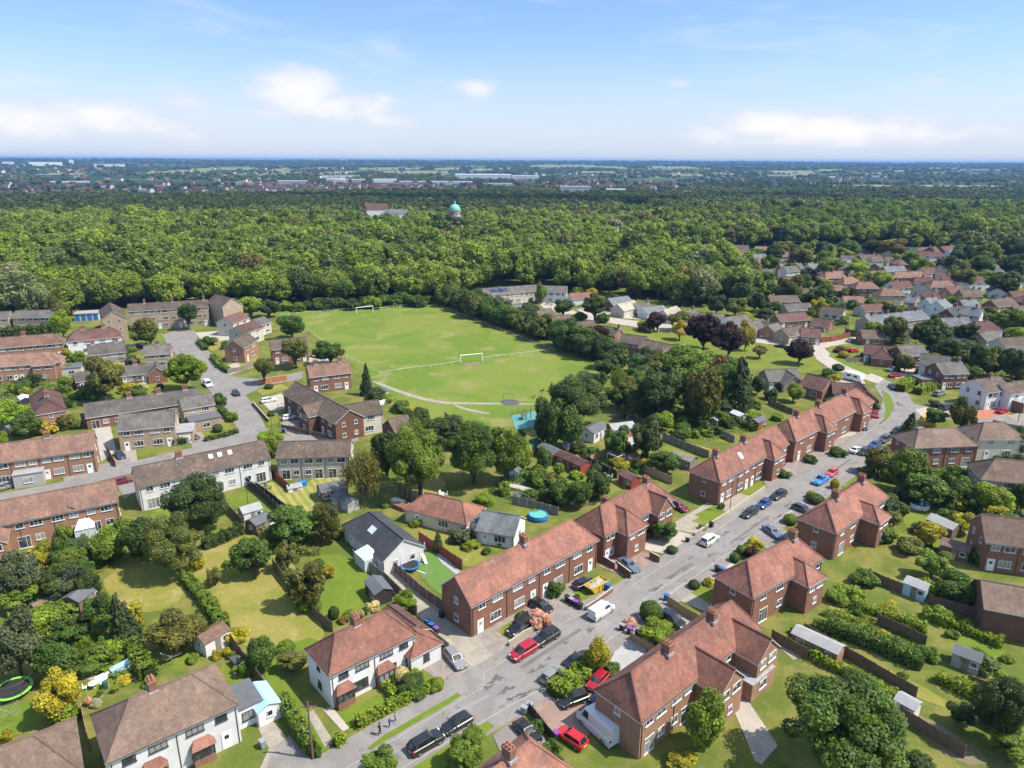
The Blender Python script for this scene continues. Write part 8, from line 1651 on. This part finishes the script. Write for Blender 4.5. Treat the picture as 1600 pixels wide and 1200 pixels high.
for x in (-1.2, 0, 1.2): b.tube((x, -.9, 2), (x, .9, 2), .05); b.tube((x, -.9, 1.1), (x, .9, 1.1), .05)
for y in (-.9, .9): b.tube((-1.2, y, 2), (1.2, y, 2), .05)
b.build('frame', M['dsteel'], o); b = MB(); b.box((-1.2, -.9, 1.05), (0, .9, 1.12)); b.build('platform', M['wood'], o)
for u, v, lab in [(666, 908, 'rotary washing line on the artificial turf'), (20, 1128, 'rotary washing line below the big trampoline'), (270, 1040, 'rotary washing line on the lawn behind the wide white semi')]:
    o = thing('rotary_washing_line', u, v, lab, 'washing line'); b = MB(); b.tube((0, 0, 0), (0, 0, 1.5), .03); b.build('pole', M['steel'], o); c = MB()
    for k in range(4): t = k * 1.571; c.tube((0, 0, 1.35), (1.4 * math.cos(t), 1.4 * math.sin(t), 1.9), .02, n=5)
    for q_ in (.5, .75, 1.0):
        for k in range(4): t, t2 = k * 1.571, (k + 1) * 1.571; z = 1.35 + .55 * q_; c.tube((1.4 * q_ * math.cos(t), 1.4 * q_ * math.sin(t), z), (1.4 * q_ * math.cos(t2), 1.4 * q_ * math.sin(t2), z), .012, n=4, caps=False)
    c.build('line_arms', M['steel'], o)
def crate(name, u, v, fu, fv, dims, m, label, cat):
    a, rz = dirz(u, v, fu, fv); b = MB(); L, w, h = dims; b.box((-L / 2, -w / 2, 0), (L / 2, w / 2, h)); b.box((-L / 2 - .05, -w / 2 - .05, h), (L / 2 + .05, w / 2 + .05, h + .08)); tag(b.build(name, M[m], None, (a.x, a.y, .03), rz), label, cat)
crate('covered_bench', 190, 1048, 202, 1042, (2.4, .9, .8), 'skyblue', 'teal covered bench in the overgrown garden', 'bench'); crate('storage_box', 163, 1060, 172, 1055, (2.0, .6, .5), 'whitep', 'long white box beside the winding path', 'box'); crate('storage_box', 118, 905, 128, 903, (2.4, 1.6, 1.1), 'whitep', 'white covered box under the left trees', 'box')
crate('raised_bed', 812, 765, 830, 770, (5.0, 1.6, .4), 'concrete', 'long raised bed on the stone patio', 'planter'); crate('raised_bed', 627, 795, 640, 800, (3, 1.4, .7), 'brick', 'red brick planter beside the charcoal bungalow', 'planter'); crate('raised_bed', 622, 785, 632, 788, (2.6, 1.2, .4), 'white', 'white-edged planter behind the charcoal bungalow', 'planter'); crate('storage_box', 370, 1040, 376, 1046, (1.6, .9, .9), 'dsteel', 'black barbecue box beside the white shed', 'box'); crate('storage_box', 470, 760, 478, 758, (2.2, 1.2, .8), 'blue', 'blue covered heap on the striped lawn', 'box')
crate('yellow_barrier', 1443, 656, 1446, 650, (6.0, .5, 1.0), 'yellow', 'upright yellow barrier at the junction', 'barrier'); crate('yellow_barrier', 1478, 652, 1490, 653, (9.0, .4, .9), 'yellow', 'long yellow barrier behind the dark cypress', 'barrier'); crate('yellow_barrier', 1446, 664, 1456, 666, (4.0, .4, .9), 'yellow', 'short yellow barrier nearest the hip-roofed house', 'barrier')
o = tag(empty('water_butt', P(165, 1076)), 'dark green water butt on the garden path', 'water butt'); b = MB(); b.lathe((0, 0, 0), [(.3, 0), (.36, .5), (.3, 1.0), (.05, 1.03), (0, 1.03)], 14); b.build('butt_body', M['green'], o)
for i, (u, v, m) in enumerate([(362, 1030, 'pot'), (368, 1052, 'whitep'), (376, 1036, 'pot'), (140, 1102, 'pot'), (158, 1090, 'stone'), (180, 1082, 'pot'), (186, 1076, 'lead'), (566, 965, 'pot'), (575, 960, 'stone')]):
    o = tag(empty('flower_pot', P(u, v)), ['terracotta flower pot by the white shed', 'white flower pot by the white shed', 'terracotta flower pot under the brown dividing fence', 'terracotta flower pot nearest the corner house', 'stone flower pot on the patio edge', 'terracotta flower pot on the grey rear strip', 'grey flower pot on the grey rear strip', 'terracotta flower pot behind the white semi', 'stone flower pot behind the white semi'][i], 'plant pot'); b = MB(); b.lathe((0, 0, 0), [(.2, 0), (.3, .42), (.25, .42), (.24, .36), (0, .36)], 12); b.build('pot', M[m], o); q = link('plant', VAR['small'][i % 4], o, (0, 0, .65)); q.scale = (.4, .4, .4); q.color = (*G[['lt', 'br', 'gd', 'pk'][i % 4]], 1)
o = thing('touring_caravan', 1333, 595, 'white touring caravan on the drive at the bend', 'caravan', 1345, 598); b = MB(); pr = [(-2.6, .5), (-2.75, 1.2), (-2.6, 2.35), (-2.2, 2.55), (2.0, 2.55), (2.5, 2.2), (2.75, 1.2), (2.5, .5)]
b.poly([(x, -1.1, z) for x, z in pr]); b.poly([(x, 1.1, z) for x, z in pr[::-1]])
for (x, z), (x2, z2) in zip(pr, pr[1:] + pr[:1]): b.poly([(x2, -1.1, z2), (x, -1.1, z), (x, 1.1, z), (x2, 1.1, z2)])
b.build('body', M['whitep'], o); b = MB(); b.box((-1.6, -1.13, 1.4), (-.4, -1.1, 2.0)); b.box((.4, -1.13, 1.4), (1.6, -1.1, 2.0)); b.build('window', M['carglass'], o); b = MB(); b.tube((0, -1.1, .35), (0, -.85, .35), .35, n=14); b.build('wheel', M['black'], o)
# the side range of the white bay-windowed semi, and other built-on parts
def attach(host_ref, ext, name):
    host = [o for o in COL.objects if o.get('label') == host_ref][0]; Mh = Matrix.Translation(host.location) @ Matrix.Rotation(host.rotation_euler.z, 4, 'Z'); ext.parent = host; ext.matrix_parent_inverse = Mh.inverted(); ext.name = name
    for k in ('label', 'category', 'group'):
        if k in ext: del ext[k]
WS = 'white semi with red hipped roof, bay windows and tall chimney'
attach(WS, house('side_extension', (646, 983), (652, 988), 4.2, 2.7, 4.6, 'hh', 'white', 'r_red', 'x', units=1, storeys=1, win='dk', front='b'), 'side_extension'); LAND.pop()
attach(WS, house('rear_passage', (607, 945), (657, 982), 3.2, 2.6, 2.6, 'gg', 'brick_dk', 'r_dark', 'x', storeys=0), 'rear_passage'); LAND.pop()
# ------------------------------------------------------------------ far country
def PT(u, v):
    """where the ray through (u, v) meets the rolling land"""
    d = CR @ Vector(((u - CX) / F, (CY - v) / F, -1)); d.normalize(); t = 200.0
    while t < 21000:
        p = Vector((0, 0, H)) + d * t
        if p.z <= float(land_z(p.x, p.y)): return p
        t *= 1.012
    return Vector((0, 0, H)) + d * 12000
CLEARS = []
def far_building(u0, u1, vt, vb, m, label, name='warehouse', cat='building', d=None, roof='metalroof', dep=.5, pitch=.12, chim=None, px=False):
    uc = (u0 + u1) / 2
    if d is None: p = PT(uc, vb); d_ = math.hypot(p.x, p.y)
    else:
        q = P(uc, 400); a = math.atan2(q.x, q.y); p = Vector((d * math.sin(a), d * math.cos(a), 0)); p.z = float(land_z(p.x, p.y)); d_ = d
    k = depth(p) / F; w = (u1 - u0) * k; h = max(3.0, (vb - vt) * k)
    if d is not None: ry = CR @ Vector(((uc - CX) / F, (CY - vt) / F, -1)); h = H + ry.z / ry.y * p.y - p.z
    dp = max(8, w * dep); o = empty(name, p, -math.atan2(p.x, p.y)); tag(o, label, cat)
    hw = h * (1 - pitch); b = MB(); b.box((-w / 2, -dp / 2, -3), (w / 2, dp / 2, hw)); b.build('wall', M[m], o)
    r = MB(); n_ = max(1, round(w / 60)) if pitch < .3 else 1
    for i in range(n_):
        x0, x1 = -w / 2 + w * i / n_, -w / 2 + w * (i + 1) / n_; xm = (x0 + x1) / 2
        r.poly([(x0, -dp / 2 - .3, hw), (x1, -dp / 2 - .3, hw), (x1, 0, h), (x0, 0, h)]); r.poly([(x1, dp / 2, hw), (x0, dp / 2, hw), (x0, 0, h), (x1, 0, h)]); r.poly([(x1, -dp / 2 - .3, hw), (x1, dp / 2, hw), (x1, 0, h)]); r.poly([(x0, dp / 2, hw), (x0, -dp / 2 - .3, hw), (x0, 0, h)])
    r.build('roof', M[roof], o)
    for x_, vt2 in (chim or ()):
        ht = (vb - vt2) * k; c = MB(); c.tube((x_ * w, 0, 0), (x_ * w, 0, ht), w * .05, w * .042, 10); c.build('chimney', M['feltlt'], o)
    CLEARS.append((p.x, p.y, w * .6 + 15, dp * .6 + 20)); CLEARS.append((p.x * .94, p.y * .94, w * .55, d_ * .06))
    return o
far_building(511, 541, 279, 288, 'white', 'power station with three tall pale chimneys on the far plain', 'power_station', 'power station', chim=((-.3, 268), (-.05, 267), (.2, 268)), dep=.8)
for a in [(5, 21, 253, 257, 'white', 'cluster of white blocks at the far left skyline'), (50, 94, 253.5, 259, 'white', 'wide white blocks on the left skyline'), (150, 193, 256.5, 260, 'white', 'long pale shed below the left skyline'), (80, 136, 283, 286, 'greyr', 'long grey roof among dark woods at left'), (195, 228, 295, 299, 'greyr', 'blue-grey shed left of the far town'),
          (435, 480, 282, 288, 'greyr', 'blue-grey sheds left of the power station'), (542, 571, 280, 284.5, 'greyr', 'dark-fronted shed right of the power station'), (583, 620, 279.5, 285, 'white', 'white warehouse right of the power station'), (622, 665, 283, 287, 'greyr', 'low grey warehouse beside the white one'), (672, 738, 283, 288, 'white', 'long white factory in the middle of the far plain'),
          (712, 798, 272, 279, 'white', 'vast white depot below the far hills'), (756, 800, 286, 290, 'white', 'low white shed left of the grey block'), (800, 842, 274.5, 281, 'white', 'white depot end beside the vast one'), (502, 562, 274.5, 277.5, 'white', 'long thin white roof behind the power station'), (407, 446, 300, 303, 'white', 'low white building among the far town houses'),
          (947, 977, 295, 302, 'white', 'white box-like hall beside the hospital'), (1505, 1565, 265, 267.5, 'white', 'pale greenhouses on the right horizon'), (1200, 1250, 273.5, 276, 'white', 'thin white sheds under the pale green hill'), (1353, 1384, 275, 278, 'white', 'small white shed row on the right plain'), (1295, 1304, 276, 282, 'white', 'lone white house block on the right plain')]:
    far_building(*a)
far_building(820, 836, 284, 292, 'stock', 'grey tower block on the far plain', 'tower_block', 'tower block', dep=.8, pitch=.04, roof='feltlt')
far_building(875, 923, 291, 302, 'white', 'white hospital-like complex at the edge of the woods', 'office_complex', 'offices', pitch=.05, roof='feltlt'); far_building(109, 115, 250, 257, 'white', 'single pale tower on the left skyline', 'tower_block', 'tower block', dep=.9, pitch=.03)
far_building(577, 610, 318, 334, 'white', 'mansion with red roof rising above the woods', 'mansion', 'house', d=760, roof='r_dark', pitch=.3, dep=.3); far_building(604, 640, 327, 336, 'white', 'low white wing beside the red-roofed mansion', 'mansion_wing', 'building', d=740, roof='r_slate', pitch=.25); far_building(574, 588, 317, 330, 'brick', 'small red gabled block left of the mansion', 'lodge', 'house', d=775, roof='r_dark', pitch=.2)
# domed church
q = P(712, 400); a_ = math.atan2(q.x, q.y); dd_ = 700; cx_, cy_ = dd_ * math.sin(a_), dd_ * math.cos(a_)
o = empty('domed_church', (cx_, cy_, 0)); tag(o, 'domed church with green copper dome above the woods', 'church'); zt = H - dd_ * math.tan(R(2.98)); rd = 5.4
b = MB(); b.lathe((0, 0, 0), [(rd * 1.12, 0), (rd * 1.12, zt - 14.5), (rd * 1.2, zt - 14.5), (rd * 1.2, zt - 14), (rd * .98, zt - 14), (rd * .98, zt - 9.2), (rd * 1.08, zt - 9), (rd * 1.08, zt - 8.6), (rd, zt - 8.6)], 28); b.build('drum', M['stone'], o)
b = MB(); b.lathe((0, 0, zt - 8.6), [(rd * math.cos(t), rd * 1.02 * math.sin(t)) for t in [R(x) for x in range(0, 91, 9)]], 28); do_ = b.build('dome', M['copper'], o); b = MB(); b.lathe((0, 0, zt - 3.3), [(.9, 0), (.9, 1.8), (1.1, 1.9), (.6, 2.4), (0, 3.0)], 12); b.build('lantern', M['copper'], do_); b = MB(); b.tube((0, 0, zt - .5), (0, 0, zt + 1.2), .12); b.build('finial', M['copper'], do_)
wme = MB(); wme.box((-.5, -.25, 0), (.5, .1, 2.6)); wm2 = wme.mesh('window', [M['glass']])
for k in range(12): t = k * math.tau / 12; link('window', wm2, o, (rd * .98 * math.sin(t), -rd * .98 * math.cos(t), zt - 13), t)
WCLEAR = [(cx_, cy_, 9)]
o = thing('chapel_spire', 964, 392, 'small white spire by the woodland house', 'spire'); b = MB(); b.box((-1.3, -1.3, 0), (1.3, 1.3, 10)); b.build('tower', M['white'], o); b = MB(); b.poly([(-1.5, -1.5, 10), (1.5, -1.5, 10), (0, 0, 17)]); b.poly([(1.5, -1.5, 10), (1.5, 1.5, 10), (0, 0, 17)]); b.poly([(1.5, 1.5, 10), (-1.5, 1.5, 10), (0, 0, 17)]); b.poly([(-1.5, 1.5, 10), (-1.5, -1.5, 10), (0, 0, 17)]); b.build('spire', M['white'], o)
# the far town: single houses, nearest first
def town_mesh(wall, roof):
    b = MB(); r_ = MB(); I = Matrix.Identity(4); add_walls(b, I, -6, 6, 8, 8, 5, 'g', 'g'); n0 = len(b.f); add_roof(b, I, 12, 8, 8.1, 5.1, 'g', 'g', ridge=False)
    b.m = [0] * n0 + [1 + (x > 0) for x in b.m[n0:]]; return b.mesh('distant_house', [M[wall], M[roof], M['fascia']])
TM = [town_mesh('brick', 'r_pink'), town_mesh('brick_dk', 'r_dark'), town_mesh('white', 'r_dark'), town_mesh('brick_dk', 'r_brown'), town_mesh('cream', 'r_brown')]
rgt = random.Random(9); spots = []
for (u0, v0, u1, v1, n_) in [(0, 299, 140, 309, 30), (280, 289, 460, 308, 50), (400, 289, 720, 302, 80), (870, 288, 1000, 294, 18), (1032, 299, 1075, 306, 12), (70, 267, 130, 273, 10), (960, 284, 1100, 290, 14), (0, 284, 60, 290, 8), (850, 272, 940, 280, 16)]:
    for _ in range(n_): p = PT(rgt.uniform(u0, u1), rgt.uniform(v0, v1)); spots.append(p)
    p, p2 = PT((u0 + u1) / 2, v0), PT((u0 + u1) / 2, v1); c = (p + p2) / 2; CLEARS.append((c.x, c.y, (u1 - u0) / 2 * depth(c) / F, (p - p2).length / 2 + 60))
for p in spots:
    o = link('distant_house', rgt.choice(TM), None, p, rgt.uniform(-.6, .6)); s = rgt.uniform(.75, 1.15); o.scale = (s * 1.2, s, s); tag(o, 'tiny roof among the far-off town houses on the plain', 'house', 'far-off town houses')
tp = [PT(rgt.uniform(a, b), rgt.uniform(c, d)) for a, b, c, d, k in [(0, 460, 288, 306, 80), (400, 760, 288, 301, 90), (800, 1110, 284, 297, 90), (0, 420, 258, 284, 100), (420, 1100, 262, 280, 150), (1100, 1600, 264, 290, 80)] for _ in range(k)]
k_ = len(tp); sc_ = np.array([[rgt.uniform(.8, 1.3) * (1 + p.y / 9000)] * 3 for p in tp])
gn_scatter('distant_town', np.array([tuple(p) for p in tp]), sc_, np.ones((k_, 4)), np.array([rgt.uniform(-.8, .8) for _ in tp]), np.array([rgt.choice([0, 1, 2, 2, 3, 4, 4]) for _ in tp]), TM, 'scattered far-off town of tiny pale and red roofs across the plain', 'town')
for p in tp[::3]: CLEARS.append((p.x * .985, p.y * .985, 26, 70))
# pale fields
FIELDS = [(232, 325, 266, 272, 'meadow'), (1205, 1272, 267, 274, 'hay'), (1280, 1315, 264, 268, 'meadow'), (1295, 1400, 289.5, 292.5, 'hay'), (1440, 1567, 290, 293, 'hay'), (975, 1033, 322, 333, 'meadow'), (300, 400, 262, 266, 'meadow'), (430, 455, 264, 269, 'hay'), (560, 640, 262, 266, 'meadow'), (600, 700, 268, 272, 'hay'), (640, 660, 262, 265, 'hay'), (880, 930, 258, 262, 'hay'), (830, 880, 258, 262, 'hay'), (930, 980, 260, 264, 'meadow'), (1015, 1090, 260, 264, 'meadow'), (1120, 1150, 270, 274, 'meadow'), (1100, 1110, 262, 265, 'hay'), (0, 30, 273, 278, 'meadow'), (400, 450, 270, 276, 'meadow'), (500, 560, 268, 273, 'hay'), (740, 770, 264, 268, 'hay'), (1380, 1420, 266, 269, 'hay'), (60, 130, 271, 274, 'hay'), (470, 520, 262, 265, 'meadow'), (680, 720, 262, 266, 'hay'), (1440, 1500, 262, 264, 'meadow'), (1330, 1390, 270, 273, 'hay'), (1040, 1100, 272, 276, 'meadow'), (900, 960, 268, 271, 'hay'), (340, 380, 272, 276, 'meadow')]
for i, (u0, u1, v0, v1, m) in enumerate(FIELDS):
    b = MB(); k = 7; j = random.Random(i); sk = j.uniform(-6, 6)
    rows = [[PT(u0 + (u1 - u0) * x / k + sk * (1 - 2 * y / 3) , v0 + (v1 - v0) * y / 3 + j.uniform(-.15, .15)) for x in range(k + 1)] for y in range(4)]; o0 = rows[1][3]
    L = lambda p: (p.x - o0.x, p.y - o0.y, float(land_z(p.x, p.y)) - o0.z + 1.2 + i * .02)
    for y in range(3):
        for x in range(k): b.poly([L(rows[y + 1][x]), L(rows[y + 1][x + 1]), L(rows[y][x + 1]), L(rows[y][x])])
    tag(b.build('field', M[m], None, o0), kind='structure')
    c = PT((u0 + u1) / 2, (v0 + v1) / 2); n0, f0 = PT((u0 + u1) / 2, v1), PT((u0 + u1) / 2, v0); dn = math.hypot(n0.x, n0.y); df = math.hypot(f0.x, f0.y); mid_ = (n0 * .93 + f0) / 2
    CLEARS.append((mid_.x, mid_.y, (u1 - u0) / 2 * depth(c) / F * 1.02, (f0 - n0 * .93).length / 2))
dist_woods(CLEARS)
# fair-weather clouds overhead, above and beyond the frame, whose shade lies on the woods and town
cm, n, out = newmat('cloud'); d_ = n.node('ShaderNodeBsdfDiffuse', {0: (.9, .9, .9, 1)}); t_ = n.node('ShaderNodeBsdfTransparent'); ms = n.node('ShaderNodeMixShader', {0: .24}); n.l.new(t_.outputs[0], ms.inputs[1]); n.l.new(d_.outputs[0], ms.inputs[2]); n.l.new(ms.outputs[0], out.inputs[0])
def cloud(x, y, rx, ry, z, seed):
    """a cumulus whose shade is centred on ground point (x, y)"""
    j = random.Random(seed); import bmesh
    off = Vector((SUN.x, SUN.y)) / SUN.z * z; bm_ = bmesh.new(); bmesh.ops.create_icosphere(bm_, subdivisions=5, radius=1)
    ph = [j.uniform(0, 6) for _ in range(9)]
    for v in bm_.verts:
        c = v.co; a = math.atan2(c.y, c.x)
        k = 1 + .1 * math.sin(a * 3 + ph[0]) + .09 * math.sin(a * 5 + ph[1]) + .06 * math.sin(a * 9 + ph[2]) + .05 * math.sin(a * 17 + ph[3]) + .05 * math.sin(c.z * 9 + a * 4 + ph[4])
        v.co = Vector((c.x * k * rx, c.y * k * ry, (c.z * .5 if c.z > 0 else c.z * .08) * min(rx, ry) * (1 + .2 * math.sin(a * 6 + ph[5]))))
    me = bpy.data.meshes.new('cloud'); bm_.to_mesh(me); bm_.free(); me.materials.append(cm); me.polygons.foreach_set('use_smooth', [True] * len(me.polygons))
    tag(link('cloud', me, None, (x + off.x, y + off.y, z)), kind='structure')
cloud(-420, 1080, 620, 260, 1250, 1); cloud(430, 760, 330, 150, 1050, 2); cloud(120, 1350, 520, 260, 1450, 3); cloud(-700, 1900, 700, 420, 1600, 4); cloud(900, 1500, 420, 300, 1500, 5); cloud(300, 2300, 700, 240, 1700, 6)
# ------------------------------------------------------------------ labels for plants not named by hand
def finish_labels():
    named = [(p, r) for p, r in LAND if r]
    used = {}
    for o in list(COL.objects):
        if o.get('label'): used[o['label']] = 1
    infos = []
    for o, typ, col, rad in PEND:
        p = o.location; order = sorted(named, key=lambda q: (q[0].x - p.x) ** 2 + (q[0].y - p.y) ** 2)[:4]
        infos.append([o, typ, col, rad, order])
    def rel(p, q):
        dp, dq = math.hypot(p.x, p.y), math.hypot(q.x, q.y); da = math.atan2(p.x, p.y) - math.atan2(q.x, q.y); lat = da * dp
        if abs(dp - dq) > abs(lat): return 'behind' if dp > dq else 'in front of'
        return 'right of' if lat > 0 else 'left of'
    def phrase(info, lvl):
        o, typ, col, rad, order = info; tone = GW.get(col, 'green'); what = TW.get(typ, 'hedge'); size = 'small ' if rad < 1.1 else 'large ' if rad > 5.5 else ''
        s = f"{size}{tone} {what} {rel(o.location, order[0][0])} {order[0][1]}"
        if lvl == 1: s = f"{size}{tone} {what} {rel(o.location, order[0][0])} {order[0][1]}, towards {order[1][1]}"
        if lvl == 2: s = f"{tone} {what} between {order[0][1]} and {order[2][1]}"
        if lvl == 3: s = f"{tone} {what} {rel(o.location, order[1][0])} {order[1][1]}"
        if lvl == 4: s = f"{tone} {what} {rel(o.location, order[3][0])} {order[3][1]}"
        return s
    from collections import Counter
    left = infos; base = {phrase(i, 0) for i in infos}
    for lvl in range(5):
        c = Counter(phrase(i, lvl) for i in left); nxt = []
        for i in left:
            s = phrase(i, lvl)
            if c[s] == 1 and s not in used and (lvl == 0 or s not in base) and len(s.split()) <= 16: i[0]['label'] = s; used[s] = 1
            else: nxt.append(i)
        left = nxt
    groups = {}
    for i in left: groups.setdefault(phrase(i, 0), []).append(i)
    for s, L in groups.items():
        L.sort(key=lambda i: -i[3])
        if len(L) <= 3:
            for i, w in zip(L, ['largest', 'next largest', 'least']):
                t = f"{w} {s}"
                if len(L) == 2 and w == 'next largest': t = 'lesser ' + s
                t = t if 'small ' in s or 'large ' in s else t.replace('largest', 'biggest')
                i[0]['label'] = ' '.join(t.split()[:16])
        else:
            for i in L: i[0]['label'] = ' '.join(s.split()[:16]); i[0]['group'] = 'look-alike plants: ' + s
        for i in L: used[i[0]['label']] = 1
    if left: print('UNRESOLVED', len(left), [i[0]['label'] for i in left][:10])
finish_labels()
